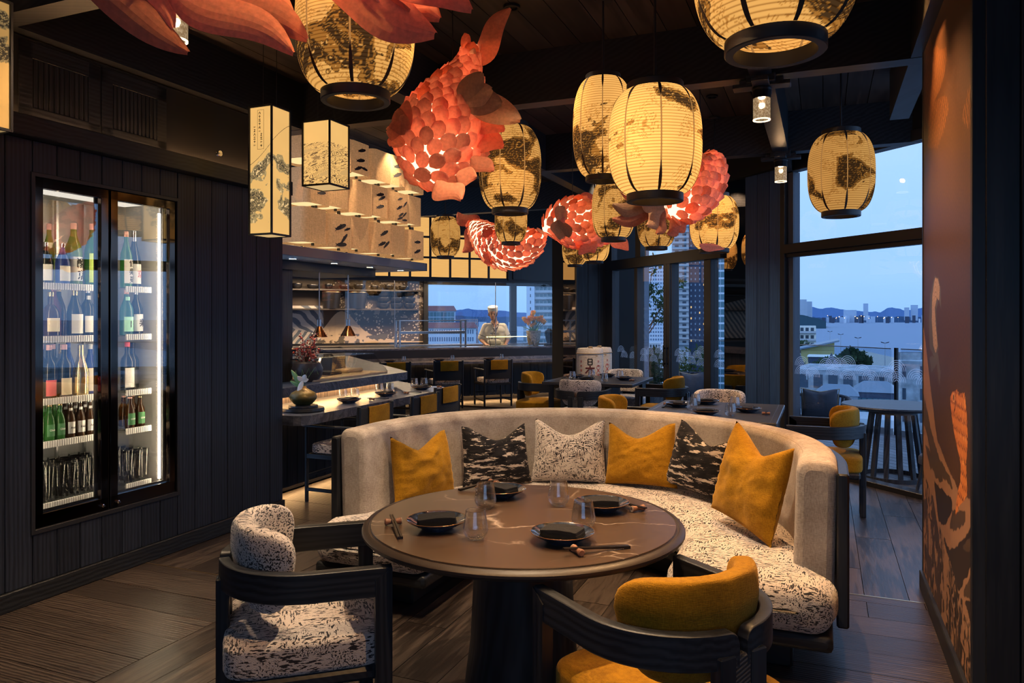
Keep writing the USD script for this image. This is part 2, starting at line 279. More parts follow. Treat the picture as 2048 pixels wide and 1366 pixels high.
# ceiling: planks in coffers between dark beams
ce = thing('ceiling', kind='structure', rotz=R1)
part(ce, 'soffit', prism(ROOM1.buffer(.05), .05, 3.385), GAP)
US = [-6.6, -5.0, -3.84, -2.65, -.35, .53, 1.95]; VS = [-1.0, 1.0, 2.5, 4.9, 7.2, 9.7, 12.2, 15.0]
for i in range(len(US) - 1):
    for j in range(len(VS) - 1):
        n = max(1, round((US[i + 1] - US[i]) / .185)); w = (US[i + 1] - US[i]) / n
        for k in range(n):
            for g in polys(sbox(US[i] + k * w, VS[j], US[i] + (k + 1) * w, VS[j + 1]).intersection(ROOM1).buffer(-.003, join_style=2)):
                if g.area > .02: part(ce, 'plank', prism(g, .02, 3.36), CEIL_Y)
TR = [1]
def beam(u0, u1, v0, v1, z0=3.0, z1=3.37, m=None):
    TR[0] += 1
    g = sbox(u0, v0, u1, v1).intersection(ROOM1.buffer(.02))
    for q in polys(g): wtag('trim_%d' % TR[0], xf(prism(q, z1 - z0, z0), rz=R1), m or (BLACKWOOD_Y if v1 - v0 > u1 - u0 else BLACKWOOD_X))
for u in (-3.86, -2.65, -.35, .53): beam(u - (.03 if u == -3.86 else .065), u + .065, -1.2, 4.9 if u in (-3.86,) else 9.7 if u != .53 else 6.3)
for v in (2.5, 4.9, 7.2, 9.7, 12.2): beam(-3.9 if v < 4 else -6.5, 2.6, v - .065, v + .065, 2.998)
beam(-3.925, -3.87, -1.2, 4.715, 3.0, 3.06)
# stepped corbels where beams cross (the glass lights hang from them)
CROSS = [(-2.65, 2.5), (-.35, 4.9), (-.35, 7.2), (-2.65, 9.7), (.53, 2.5)]
for u, v in CROSS:
    TR[0] += 1
    wtag('trim_%d' % TR[0], xf(join([cbox((u, v, 2.985), (.17, .17, .05), .004), cbox((u, v, 2.955), (.34, .1, .025), .003), cbox((u, v, 2.975), (.26, .1, .03), .003), cbox((u, v, 2.955), (.1, .34, .025), .003)]), rz=R1), BLACKWOOD_X)

# window wall (frame 2): corner window, dark pilaster, bronze mirror strip, folding glass doors
UW = 5.58
def f2(m): return xf(m, rz=R2)
FRAME = pbr('window_frame', (.020, .019, .020), .4, .3)
FRAMEB = pbr('window_frame_grey', (.055, .065, .085), .5)
w1 = thing('window_1', kind='structure', rotz=R2)
part(w1, 'frame', join([box(UW - .05, UW + .07, 6.045, 6.11, 0, 3.06, .004), box(UW - .05, UW + .07, 3.5, 6.05, 3.0, 3.10, .004), box(UW - .05, UW + .07, 3.5, 6.05, -.02, .045, .004), box(UW - .06, UW + .06, 3.5, 6.05, 2.17, 2.265, .004), box(UW - .03, UW + .04, 3.5, 6.05, 2.13, 2.17, .003)]), FRAME)
part(w1, 'jamb', join([box(UW, UW + .09, 5.975, 6.045, .045, 2.17), box(UW, UW + .09, 5.975, 6.045, 2.265, 3.0)]), FRAMEB)
for a, b in ((.045, 2.15), (2.24, 3.0)): part(w1, 'pane', box(UW + .02, UW + .026, 3.5, 5.98, a, b), PANE)
wp = thing('wall_right', kind='structure', rotz=R2)
part(wp, 'backing', join([box(UW, UW + .09, 6.10, 6.67, 0, 3.37), box(UW, UW + .09, 6.67, 7.06, 0, 3.37), box(UW - .04, UW + .09, 3.4, 9.8, 3.08, 3.4)]), GAP)
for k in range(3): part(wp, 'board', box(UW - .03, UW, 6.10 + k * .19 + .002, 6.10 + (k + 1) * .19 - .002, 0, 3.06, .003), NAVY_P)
MIRROR = mat('bronze_mirror', {'p': ('principled_bsdf', {'base_color': (.42, .35, .30), 'metallic': 1.0, 'roughness': .02})})
part(wp, 'mirror_strip', box(UW - .012, UW, 6.68, 7.05, 0, 3.06), MIRROR)
d1 = thing('door_1', kind='structure', rotz=R2)
ST = [(9.54, 9.75), (8.863, 8.94), (8.05, 8.207), (7.253, 7.385)]
part(d1, 'frame', join([box(UW - .05, UW + .07, a, b, 0, 2.2, .004) for a, b in ST] + [box(UW - .06, UW + .08, 7.06, 9.78, 2.2, 2.34, .004), box(UW - .04, UW + .06, 7.06, 9.75, -.02, .05, .004), box(UW - .03, UW + .05, 7.06, 9.78, 3.0, 3.1, .004)] + [box(UW - .04, UW + .06, a, b, 2.34, 3.02, .004) for a, b in ((9.58, 9.76), (8.80, 8.93), (7.26, 7.37), (7.03, 7.075))]), FRAME)
for a, b in ((8.13, 8.20), (8.06, 8.125)): part(d1, 'door_stile', box(UW - .07, UW - .05, a, b, .05, 2.2, .003), FRAME)
for z in (1.02,):
    for v in (8.10, 8.16): part(d1, 'door_handle', join([box(UW - .10, UW - .088, v - .009, v + .009, z - .14, z + .14, .003), box(UW - .09, UW - .06, v - .007, v + .007, z - .11, z - .09), box(UW - .09, UW - .06, v - .007, v + .007, z + .09, z + .11)]), BLACKMETAL)
for a, b in ((8.94, 9.54), (8.207, 8.863), (7.385, 8.05), (7.06, 7.253)):
    part(d1, 'pane', box(UW + .0, UW + .006, a, b, .05, 2.2), PANE)
for a, b in ((8.93, 9.58), (7.37, 8.80), (7.075, 7.26)): part(d1, 'pane', box(UW + .0, UW + .006, a, b, 2.34, 3.0), PANE)
# frosted wave band on the glass
FROST = mat('frosted_film', {'t': ('transparent_bsdf', {'color': (.9, .93, .97)}), 'd': ('diffuse_bsdf', {'color': (.8, .85, .9)}), 'l': ('translucent_bsdf', {'color': (.75, .82, .92)}), 'a': ('mix_closure', {'fac': .6}), 'm': ('mix_closure', {'fac': .30})},
            [('d.BSDF', 'a.closure1'), ('l.BSDF', 'a.closure2'), ('t.BSDF', 'm.closure1'), ('a.closure', 'm.closure2')], surface='m.closure')
def seigaiha(cx, cz, R):
    g = []
    for k in range(5):
        r = R * (1 - .19 * k); t = np.linspace(0, PI, 19); o = np.stack([np.cos(t) * r, np.sin(t) * r], 1); i = np.stack([np.cos(t[::-1]) * (r - R * .07), np.sin(t[::-1]) * (r - R * .07)], 1)
        v = np.vstack([o, i]); v3 = np.column_stack([np.zeros(len(v)), v[:, 0] + cx, v[:, 1] + cz]); n = 19
        f = [[j, j + 1, 2 * n - 2 - j] for j in range(n - 1)] + [[j, 2 * n - 2 - j, 2 * n - 1 - j] for j in range(n - 1)]
        g.append((v3, np.array(f)))
    return join(g)
rw = random.Random(5)
def band(parent, v0, v1, seed):
    rr = random.Random(seed); g = []
    v = v0 + .1
    while v < v1 - .08:
        for k in range(rr.choice((1, 2, 2, 3))):
            g.append(seigaiha(min(max(v + (k % 2) * .09, v0 + .1), v1 - .1), .93 + k * .07 + rr.uniform(-.02, .05), .095))
        v += rr.uniform(.15, .3)
    m = join(g); part(parent, 'frosted_wave_print', (m[0] + [UW - .004, 0, 0], m[1]), FROST)
band(w1, 4.35, 5.95, 3)
for i, (a, b) in enumerate(((8.94, 9.54), (8.207, 8.863), (7.385, 8.05), (7.06, 7.253))): band(d1, a, b, 10 + i)

# pillar between the doors and the kitchen
pl = thing('wall_back', kind='structure', rotz=R2)
part(pl, 'pillar', join([box(5.07, UW + .02, 9.76, 10.6, 0, 3.37), box(UW - .02, 6.2, 9.80, 10.3, 0, 3.37)]), GAP)
for k in range(3): part(pl, 'board', box(5.07 + k * .17 + .002, 5.07 + (k + 1) * .17 - .002, 9.735, 9.76, 0, 3.06, .003), BLACKWOOD_Z)
part(pl, 'mirror_strip', box(5.055, 5.07, 9.77, 10.18, 0, 2.9), MIRROR)
part(pl, 'corner_post', box(5.05, 5.075, 9.735, 9.77, 0, 3.0), BLACK)

# right foreground: mural wall and dark pilaster
rm = thing('wall_mural', kind='structure', rotz=R1)
part(rm, 'wall_core', box(MURAL_U + .012, MURAL_U + .5, 3.12, 4.78, 0, 3.37), BLACK)
part(rm, 'edge_trim', join([box(MURAL_U - .004, MURAL_U + .012, 4.77, 4.80, 0, 3.2, .002), box(MURAL_U - .03, MURAL_U + .012, 3.10, 3.14, 0, 3.2, .002)]), BLACKWOOD_Z)
for k in range(8): part(rm, 'board', box(MURAL_U - .03 + .145 * k + (.04 if k == 0 else .002), MURAL_U - .03 + .145 * (k + 1) - .002, 3.09, 3.115, 0, 3.37, .003), BLACKWOOD_Z)
wtag('baseboard_right', xf(box(MURAL_U - .02, MURAL_U + .01, 3.10, 4.79, 0, .095, .004), rz=R1), BLACKWOOD_Y)

# unseen room behind the viewer, closed in to cut the blue sky light: right return wall and a rear wall with a wide window opening
wtag('wall_side', xf(box(2.45, 2.6, -1.2, 3.1, 0, 3.37), rz=R1), BLACKWOOD_Y)
wtag('wall_front', xf(join([box(-4.0, -1.0, -1.35, -1.2, 0, 3.37), box(1.7, 2.6, -1.35, -1.2, 0, 3.37), box(-1.0, 1.7, -1.35, -1.2, 2.35, 3.37), box(-1.0, 1.7, -1.35, -1.2, 0, .75)]), rz=R1), BLACKWOOD_X)

# recessed downlights in the ceiling boards, a ring fitting added round each placed spot
DLP = ('above the round table', 'above the middle of the curved sofa', 'added to brighten the near left armchair', 'above the right arm of the sofa', 'above the bare floor before the fridge', 'added to brighten the long orange fins', 'added to brighten the middle orange fin', 'between the square lanterns and the sofa', 'over the near bar, first', 'over the near bar, second', 'above the farther square table', 'above the nearer square table', 'between the two square tables', 'above the mustard armchair in front')
for k, (u, v, p, c, cone) in enumerate(DOWN):
    t = thing('ceiling_downlight', 'small black recessed ceiling downlight ' + DLP[k], 'downlight', P1(u, v, 3.345), 0, 'recessed ceiling downlights')
    part(t, 'ring', lathe([(.034, 0), (.048, 0), (.050, .004), (.050, .0145), (.034, .0145), (.034, 0)], 28), BLACKMETAL, smooth=30); part(t, 'reflector', lathe([(0, .0135), (.034, .0135), (.034, .0145), (0, .0145)], 24), BLACK)
# ================================================================ fabrics
def boucle(name, sc=1.0, th=.548, ink=(.022, .020, .024), base=(.50, .44, .40), up=False):
    return mat(name, {'t': ('texture_coordinate', {}), 'd': ('noise_texture', {'scale': 9.0 * sc, 'detail': 1}), 'dv': ('vector_math', {'math_type': 'multiply_add', 'vector2': (.012, .012, .012)}),
        'ma': ('mapping', {'scale': (26 * sc, 125 * sc, 125 * sc)}), 'mb': ('mapping', {'scale': (125 * sc, 125 * sc, 26 * sc) if up else (125 * sc, 26 * sc, 125 * sc)}),
        'na': ('noise_texture', {'scale': 1.0, 'detail': 2, 'roughness': .6}), 'nb': ('noise_texture', {'scale': 1.0, 'detail': 2, 'roughness': .6}),
        'k': ('voronoi_texture', {'scale': 13.0 * sc, 'metric': 'chebychev'}), 'kb': ('rgb_to_bw', {}), 'ks': ('math', {'math_type': 'greater_than', 'value2': .5}),
        'm': ('mix_float', {}), 'pn': ('noise_texture', {'scale': 7 * sc, 'detail': 1}), 'ps': ('map_range', {'from_min': .3, 'from_max': .7, 'to_min': -.045, 'to_max': .035}), 'sum': ('math', {'math_type': 'add'}),
        'r': ('rgb_ramp', {'ramp': [(th - .012, base), (th + .012, ink)]}), 'f': ('noise_texture', {'scale': 260, 'detail': 2}),
        'b': ('bump', {'strength': .7, 'distance': .004}), 'p': ('principled_bsdf', {'roughness': .95, 'specular_ior_level': .1, 'sheen_weight': .3})},
        [('t.object', 'd.vector'), ('d.color', 'dv.vector1'), ('t.object', 'dv.vector3'), ('dv.vector', 'ma.vector'), ('dv.vector', 'mb.vector'), ('ma.vector', 'na.vector'), ('mb.vector', 'nb.vector'),
         ('t.object', 'k.vector'), ('k.color', 'kb.color'), ('kb.val', 'ks.value1'), ('ks.value', 'm.fac'), ('na.fac', 'm.a'), ('nb.fac', 'm.b'), ('t.object', 'pn.vector'), ('pn.fac', 'ps.value'), ('m.result', 'sum.value1'), ('ps.result', 'sum.value2'),
         ('sum.value', 'r.fac'), ('r.color', 'p.base_color'), ('t.object', 'f.vector'), ('f.fac', 'b.height'), ('b.normal', 'p.normal')])
BOUCLE = boucle('boucle_black_on_white', 1.3)
BOUCLE_FINE = boucle('boucle_cushion', 1.4, up=True)
def woven(name, c1, c2, sc=1.0, sheen=.5, bump=.5):
    return mat(name, {'t': ('texture_coordinate', {}), 'ma': ('mapping', {'scale': (60 * sc, 60 * sc, 420 * sc)}), 'mb': ('mapping', {'scale': (420 * sc, 420 * sc, 60 * sc)}), 'na': ('noise_texture', {'scale': 1, 'detail': 2}), 'nb': ('noise_texture', {'scale': 1, 'detail': 2}),
        'x': ('mix_float', {'fac': .5}), 'lo': ('noise_texture', {'scale': 9 * sc, 'detail': 3}), 'y': ('mix_float', {'fac': .35}), 'r': ('rgb_ramp', {'ramp': [(.38, c1), (.62, c2)]}), 'b': ('bump', {'strength': bump, 'distance': .003}),
        'p': ('principled_bsdf', {'roughness': .9, 'specular_ior_level': .1, 'sheen_weight': sheen, 'sheen_tint': tuple(min(1, c * 1.6 + .1) for c in c2)})},
        [('t.object', 'ma.vector'), ('t.object', 'mb.vector'), ('ma.vector', 'na.vector'), ('mb.vector', 'nb.vector'), ('na.fac', 'x.a'), ('nb.fac', 'x.b'), ('t.object', 'lo.vector'), ('x.result', 'y.a'), ('lo.fac', 'y.b'), ('y.result', 'r.fac'), ('r.color', 'p.base_color'), ('x.result', 'b.height'), ('b.normal', 'p.normal')])
YELLOW = woven('mustard_chenille', (.17, .078, .004), (.34, .165, .009))
LINEN = woven('beige_linen', (.23, .19, .165), (.44, .385, .34), .9, .15, .35)
VELVET = mat('black_cut_velvet', {'t': ('texture_coordinate', {}), 'm': ('mapping', {'scale': (9, 9, 42)}), 'n': ('noise_texture', {'scale': 1, 'detail': 6, 'roughness': .68}), 'm2': ('mapping', {'scale': (14, 14, 60), 'location': (3, 1, 7)}), 'n2': ('noise_texture', {'scale': 1, 'detail': 3}),
    'r': ('rgb_ramp', {'ramp': [(.545, (.008, .007, .009)), (.575, (.45, .38, .33))]}), 'r2': ('rgb_ramp', {'ramp': [(.55, (0, 0, 0)), (.6, (.012, .010, .009))]}), 'x': ('mix_color', {'blend_type': 'add', 'fac': 1}), 'b': ('bump', {'strength': .8, 'distance': .004}), 'p': ('principled_bsdf', {'roughness': .8, 'specular_ior_level': .15, 'sheen_weight': .04})},
    [('t.object', 'm.vector'), ('m.vector', 'n.vector'), ('t.object', 'm2.vector'), ('m2.vector', 'n2.vector'), ('n.fac', 'r.fac'), ('n2.fac', 'r2.fac'), ('r.color', 'x.a'), ('r2.color', 'x.b'), ('x.result', 'p.base_color'), ('n.fac', 'b.height'), ('b.normal', 'p.normal')])
CANVAS = pbr('black_canvas', (.012, .012, .014), .9, bump=.4, bscale=300)
CORD = mat('black_cord_wrap', {'t': ('texture_coordinate', {}), 'm': ('mapping', {'scale': (1, 1, 1), 'rotation': (0, .35, 0)}), 'w': ('wave_texture', {'bands_direction': 'z', 'scale': 28, 'distortion': 1.2, 'detail': 1, 'detail_scale': 30}), 'b': ('bump', {'strength': .9, 'distance': .004}), 'r': ('rgb_ramp', {'ramp': [(.2, (.008, .008, .01)), (.8, (.06, .062, .07))]}), 'p': ('principled_bsdf', {'roughness': .55})},
    [('t.object', 'm.vector'), ('m.vector', 'w.vector'), ('w.fac', 'b.height'), ('w.fac', 'r.fac'), ('r.color', 'p.base_color'), ('b.normal', 'p.normal')])
TABLEWOOD = wood('dark_table_wood', (.012, .011, .012), (.040, .036, .036), 'x', .38, bump=.15)
EDGEWOOD = pbr('bronze_brown_edge', (.030, .020, .015), .42, spec=.35)
MARBLE_BROWN = mat('brown_marble', {'t': ('texture_coordinate', {}), 'd': ('noise_texture', {'scale': 2.2, 'detail': 5}), 'dv': ('vector_math', {'math_type': 'multiply_add', 'vector2': (.5, .5, .5)}), 'mp': ('mapping', {'scale': (1.0, 3.0, 1)}), 'v': ('voronoi_texture', {'feature': 'distance_to_edge', 'scale': 1.7}),
    'k': ('noise_texture', {'scale': 3.1, 'detail': 2}), 'kr': ('map_range', {'from_min': .45, 'from_max': .60, 'clamp': True}), 'r': ('rgb_ramp', {'ramp': [(0, (1, 1, 1)), (.012, (.30, .30, .30)), (.026, (0, 0, 0))]}), 'x': ('math', {'math_type': 'multiply'}), 'bb': ('rgb_to_bw', {}),
    'c': ('mix_color', {'a': (.060, .036, .022), 'b': (.40, .32, .26)}), 'n': ('noise_texture', {'scale': 60, 'detail': 4}), 'p': ('principled_bsdf', {'roughness': .30, 'specular_ior_level': .55})},
    [('t.object', 'd.vector'), ('d.color', 'dv.vector1'), ('t.object', 'dv.vector3'), ('dv.vector', 'mp.vector'), ('mp.vector', 'v.vector'), ('v.distance', 'r.fac'), ('t.object', 'k.vector'), ('k.fac', 'kr.value'), ('r.color', 'bb.color'), ('bb.val', 'x.value1'), ('kr.result', 'x.value2'), ('x.value', 'c.fac'), ('c.result', 'p.base_color')])

def at(px, py, z=0.0):        # a point measured on the photograph, carried to the horizontal plane it stands on
    d = 1500.0 * (EYE - z) / (py - 634.0)
    return np.array([(px - 1024.0) / 1500.0 * d, d, z])

# ================================================================ barrel-back armchairs
ARC = .285
def dpath(s):
    s = np.asarray(s, float); q = ARC * PI / 2; a = np.clip(s, -q, q) / ARC
    x, y = ARC * np.sin(a), -ARC * np.cos(a); y = y + np.maximum(np.abs(s) - q, 0)
    return np.stack([x, y], -1), np.stack([np.sin(a), -np.cos(a)], -1)
def sweep_d(s, z0, z1, r0, r1):
    p, n = dpath(s); z0 = np.broadcast_to(z0, s.shape); z1 = np.broadcast_to(z1, s.shape); c = .004
    o = [(r0 + c, z0), (r1 - c, z0), (r1, z0 + c), (r1, z1 - c), (r1 - c, z1), (r0 + c, z1), (r0, z1 - c), (r0, z0 + c)]
    v = np.stack([np.column_stack([p + n * r, z]) for r, z in o], 1).reshape(-1, 3); k = 8; m = len(s)
    f = grid_faces(m, k); i = np.arange(m - 1)[:, None] * k; q = np.stack([i + 7, i + 15, i + 8, i + 0 * i], -1).reshape(-1, 4)
    f = np.vstack([f, q[:, [0, 1, 2]], q[:, [0, 2, 3]]]); c = np.array([[0, j + 1, j] for j in range(1, 7)])
    return v, np.vstack([f, c, c[:, ::-1] + (m - 1) * k])
def armchair(label, cloth, loc, rz, group=None):
    t = thing('armchair', label, 'chair', loc, rz, group)
    q = ARC * PI / 2; L = q + .255
    for sg in (1, -1):
        s = np.concatenate([np.linspace(.014, .05, 7), np.linspace(.08, q, 16), np.linspace(q + .05, L, 5)])
        top = np.where(s < .05, .70 - .03 + np.sqrt(np.maximum(.03 ** 2 - np.maximum(.044 - s, 0) ** 2, 0)), .70)
        part(t, 'armrest', sweep_d(s * sg, .603, top, -.02, .016), BLACKWOOD_Y, smooth=35)
        x = sg * ARC
        part(t, 'front_leg', hull([[x - .02, .203, .0], [x + .018, .203, 0], [x - .02, .255, 0], [x + .018, .255, 0], [x - .02, .20, .66], [x + .018, .20, .66], [x - .02, .2555, .697], [x + .018, .2555, .697], [x - .02, .2555, .60], [x + .018, .2555, .60], [x - .02, .20, .60], [x + .018, .20, .60]]), BLACKWOOD_Z)
        part(t, 'rear_leg', box(min(sg * .03, sg * .085), max(sg * .03, sg * .085), -.305, -.262, 0, .64, .004), BLACKWOOD_Z)
    part(t, 'cord_wrapped_spine', box(-.031, .031, -.300, -.27, .06, .635, .005), CORD, label='black cord wrapped spine')
    part(t, 'seat_frame', box(-.262, .262, -.26, .235, .315, .36, .012), BLACKWOOD_X)
    v, f = superquad((0, 0, 0), (.525, .535, .125), .30, 40, 14); v = v + [0, -.012, .412]; v[:, 2] += .012 * np.cos(v[:, 0] / .27 * 1.5) * (v[:, 2] > .41)
    part(t, 'seat_cushion', (v, f), cloth, smooth=True)
    v, f = superquad((0, 0, 0), (2 * .385, .075, .30), .42, 56, 18)
    s, h, n = v[:, 0], v[:, 2], v[:, 1]; p, nn = dpath(s); w = 1 - .18 * np.clip(-h / .15, 0, 1) * (np.abs(s) / .385)
    p, nn = dpath(s * w); v = np.column_stack([p + nn * (n - .058 - .05 * np.clip(-h / .15, 0, 1))[:, None], .672 + h])
    part(t, 'back_cushion', (v, f), cloth, smooth=True)
    return t
def face(dx, dy): return math.atan2(dy, dx) - PI / 2      # turns +y to (dx, dy)
CH_P = armchair('black armchair in black-and-white boucle at the near left of round table', BOUCLE, (-.725, 2.68, 0), face(.957, .29))
CH_Y = armchair('black armchair in mustard chenille, seen from behind, at the front of round table', YELLOW, (.455, 2.225, 0), face(-.509, .861))
TA, TB = (-2.55, 8.98), (-.83, 6.37)
def c1(src, u, v, ang, label): return copy(src, P1(u, v), R1 + ang, label)
c1(CH_Y, TA[0] - .74, TA[1] - .05, -PI / 2, 'mustard armchair at the left end of the farther square table, beside the back counter')
c1(CH_P, TA[0] + .02, TA[1] - .80, 0.06, 'black-and-white boucle armchair with its back to the viewer at the farther square table')
c1(CH_P, TA[0] + .12, TA[1] + .75, PI, 'black-and-white boucle armchair behind the farther square table, beside the sake barrel')
c1(CH_Y, TA[0] + .80, TA[1] - .12, PI / 2, 'mustard armchair between the two square tables, in front of the glass doors')
c1(CH_Y, TB[0] - .76, TB[1] + .12, -PI / 2, 'mustard armchair showing only its rounded back over the sofa, left of nearer square table')
c1(CH_P, TB[0] - .08, TB[1] + .90, PI, 'black-and-white boucle armchair behind the nearer square table, under the dark pilaster')
c1(CH_Y, TB[0] + .83, TB[1] - .02, PI / 2, 'mustard armchair at the right end of nearer square table, close to the corner window')

# ================================================================ square dining tables
def square_table(label, uv, w, l):
    t = thing('dining_table', label, 'table', P1(*uv), R1)
    part(t, 'tabletop', box(-w / 2, w / 2, -l / 2, l / 2, .712, .75, .006), TABLEWOOD)
    for sg in (-1, 1): part(t, 'edge_inlay', box(sg * (w / 2 - .05) - .003, sg * (w / 2 - .05) + .003, -l / 2 + .01, l / 2 - .01, .7495, .7508), STEEL)
    part(t, 'apron', box(-w / 2 + .08, w / 2 - .08, -l / 2 + .08, l / 2 - .08, .702, .712), BLACKWOOD_X)
    for sx in (-1, 1): part(t, 'pedestal_panel', box(sx * .17 - .03, sx * .17 + .03, -.26, .26, .04, .702, .005), BLACKWOOD_Z)
    part(t, 'foot_plate', box(-.30, .30, -.32, .32, 0, .04, .008), BLACKWOOD_X)
    return t
square_table('dark square dining table set for four in front of the sake barrel', TA, 1.10, 1.13)
square_table('dark square dining table set for four just behind the curved sofa', TB, 1.05, 1.25)

# ================================================================ round table
RT = np.array([.042, 2.86])
rt = thing('round_table', 'round dining table with brown veined marble top on a dark pedestal, ringed by the sofa', 'table', (RT[0], RT[1], 0))
part(rt, 'rim', lathe([(0.0, .700), (.50, .700), (.56, .706), (.592, .718), (.604, .730), (.604, .738), (.596, .746), (.583, .7495), (.580, .7465), (.574, .7465), (.572, .749), (.0, .749)], 128), EDGEWOOD, smooth=30)
part(rt, 'marble_top', lathe([(.0, .7495), (.569, .7495), (.5715, .7505), (.570, .7525), (.0, .7525)], 128), MARBLE_BROWN, smooth=30)
ped = []
for a in (0, PI / 3, -PI / 3):
    ped.append(xf(hull([[sx * w, sy * .05, z] for sx in (-1, 1) for sy in (-1, 1) for w, z in ((.20, .70), (.27, .03))]), rz=a + .2))
part(rt, 'pedestal', join([lathe([(0.0, .03), (.235, .03), (.20, .30), (.18, .70), (0, .70)], 48)]), BLACKWOOD_Z, smooth=35)
part(rt, 'foot_plate', lathe([(0, 0), (.33, 0), (.33, .022), (.315, .03), (0, .03)], 64), BLACKWOOD_X, smooth=30)

# ================================================================ curved sofa
SC = (-1.22, 3.76)
def usweep(sec, L, n=64, rad=.035, nstraight=5):
    """sec(q) -> list of (r, z) for path parameter q in metres from the open end; the U is a half circle with straight ends of length L."""
    Rm = 1.0; tot = 2 * L + PI * Rm; q = np.unique(np.concatenate([np.linspace(0, .06, 9), np.linspace(.06, L, nstraight), np.linspace(L, L + PI, n), np.linspace(L + PI, tot - .06, nstraight), np.linspace(tot - .06, tot, 9)]))
    V = []
    for x in q:
        e = min(x, tot - x); s = np.array(sec(e), float); c = s.mean(0)
        if e < rad: s = c + (s - c) * (1 - (rad - math.sqrt(max(rad ** 2 - (rad - e) ** 2, 0))) / (np.abs(s - c).max(0) + 1e-9))
        if x < L: ux, vx, nu, nv = -1, x - L, None, None; pts = np.column_stack([-s[:, 0], np.full(len(s), x - L), s[:, 1]])
        elif x > L + PI: pts = np.column_stack([s[:, 0], np.full(len(s), tot - x - L), s[:, 1]])
        else:
            a = PI - (x - L); pts = np.column_stack([s[:, 0] * math.cos(a), s[:, 0] * math.sin(a), s[:, 1]])
        V.append(pts)
    k = len(V[0]); m = len(V); v = np.vstack(V); f = grid_faces(m, k); i = np.arange(m - 1)[:, None] * k
    w = np.stack([i + k - 1, i + 2 * k - 1, i + k, i + 0 * i], -1).reshape(-1, 4); f = np.vstack([f, w[:, [0, 1, 2]], w[:, [0, 2, 3]]])
    c = np.array([[0, j + 1, j] for j in range(1, k - 1)]); return v, np.vstack([f, c, c[:, ::-1] + (m - 1) * k])
def rrect(r0, r1, z0, z1, rad, n=5, lean=0.0):
    o = []
    for cx, cz, a in ((r1 - rad, z0 + rad, -PI / 2), (r1 - rad, z1 - rad, 0), (r0 + rad, z1 - rad, PI / 2), (r0 + rad, z0 + rad, PI)):
        for t in np.linspace(a, a + PI / 2, n): o.append((cx + rad * math.cos(t), cz + rad * math.sin(t)))
    return [(r + lean * (z - z0), z) for r, z in o]
so = thing('curved_sofa', 'curved booth sofa with tall beige linen back and black-and-white boucle seat around the round table', 'sofa', P1(*SC), R1)
part(so, 'backrest', usweep(lambda e: rrect(1.096, 1.265, .30, .895, .05, lean=.03), .26, rad=.04), LINEN, smooth=40)
part(so, 'backrest_piping', tube(np.vstack([P for P in [np.array([[1.135 * math.cos(a), 1.135 * math.sin(a), .882] for a in np.linspace(0, PI, 90)])]]), .0035, 6), pbr('linen_piping', (.30, .24, .20), .9))
def seat_sec(e):
    r1 = 1.15 + (.13 * min(1.0, max(0.0, (.34 - e) / .12)) if e < .34 else 0)
    k = math.sqrt(max(0, 1 - ((.16 - e) / .16) ** 2)) if e < .16 else 1.0
    mid, hw = (.57 + r1) / 2, (r1 - .57) / 2
    return [(mid + (r - mid) * (.72 + .28 * k), .33 + (z - .33) * (.55 + .45 * k)) for r, z in rrect(.57, r1, .222, .437, .085, 6)]
part(so, 'seat_cushion', usweep(seat_sec, .54, rad=.05), BOUCLE, smooth=True)
part(so, 'seat_base', usweep(lambda e: rrect(.60, 1.26 if e < .3 else 1.12, .165, .232, .02, 3), .50, rad=.02), BLACKWOOD_X, smooth=35)
part(so, 'shell', usweep(lambda e: rrect(1.275, 1.325, .19, .85, .008, 2), .27, rad=.008), BLACKWOOD_Z, smooth=35)
part(so, 'plinth', usweep(lambda e: rrect(.78, 1.10, .0, .17, .01, 2), .30, rad=.01), BLACK, smooth=35)

# ================================================================ cushions
def pillow(w=.44, h=.44, T=.15, dip=.10, seed=0, n=29):
    s, t = np.meshgrid(np.linspace(-1, 1, n), np.linspace(-1, 1, n), indexing='ij'); r = np.random.default_rng(seed)
    x = w / 2 * s * (1 - .085 * (1 - t ** 2)); z = h / 2 * t * (1 - .06 * (1 - s ** 2))
    top = np.clip((t + 1) / 2, 0, 1); off = r.uniform(-.12, .12)
    z = z - dip * (.5 + .5 * np.cos(PI * np.clip(np.abs(s - off) * 1.02, 0, 1))) ** .85 * top ** 4
    x = x - .02 * np.sign(s) * np.abs(s) * top ** 4
    th = T / 2 * (np.clip(1 - s ** 2, 0, 1) * np.clip(1 - t ** 2, 0, 1)) ** .42
    th = th * (1 - .6 * np.exp(-((s - off) / .2) ** 2) * top ** 4)
    P = np.stack([s * 2.2, t * 2.2, s * 0 + seed * 3.1], -1); wr = (meshkit.fbm(P * 1.6, 3, seed) - .5) * .035 * (1 - np.maximum(np.abs(s), np.abs(t)) ** 6)
    wr = wr + .006 * np.sin(26 * t + 5 * s) * np.clip(np.abs(s) - .45, 0, 1) * (t < .1)
    F = np.stack([x, -th - wr, z], -1).reshape(-1, 3); B = np.stack([x, th * .9 + wr * .3, z], -1).reshape(-1, 3)
    f = grid_faces(n, n); return tri_fix(np.vstack([F, B]), np.vstack([f, f[:, ::-1] + n * n]))
def tri_fix(v, f):
    m = trimesh.Trimesh(v, f, process=False); m.merge_vertices(merge_tex=True, merge_norm=True, digits_vertex=5); m.update_faces(m.nondegenerate_faces()); trimesh.repair.fix_normals(m)
    return np.array(m.vertices), np.array(m.faces)
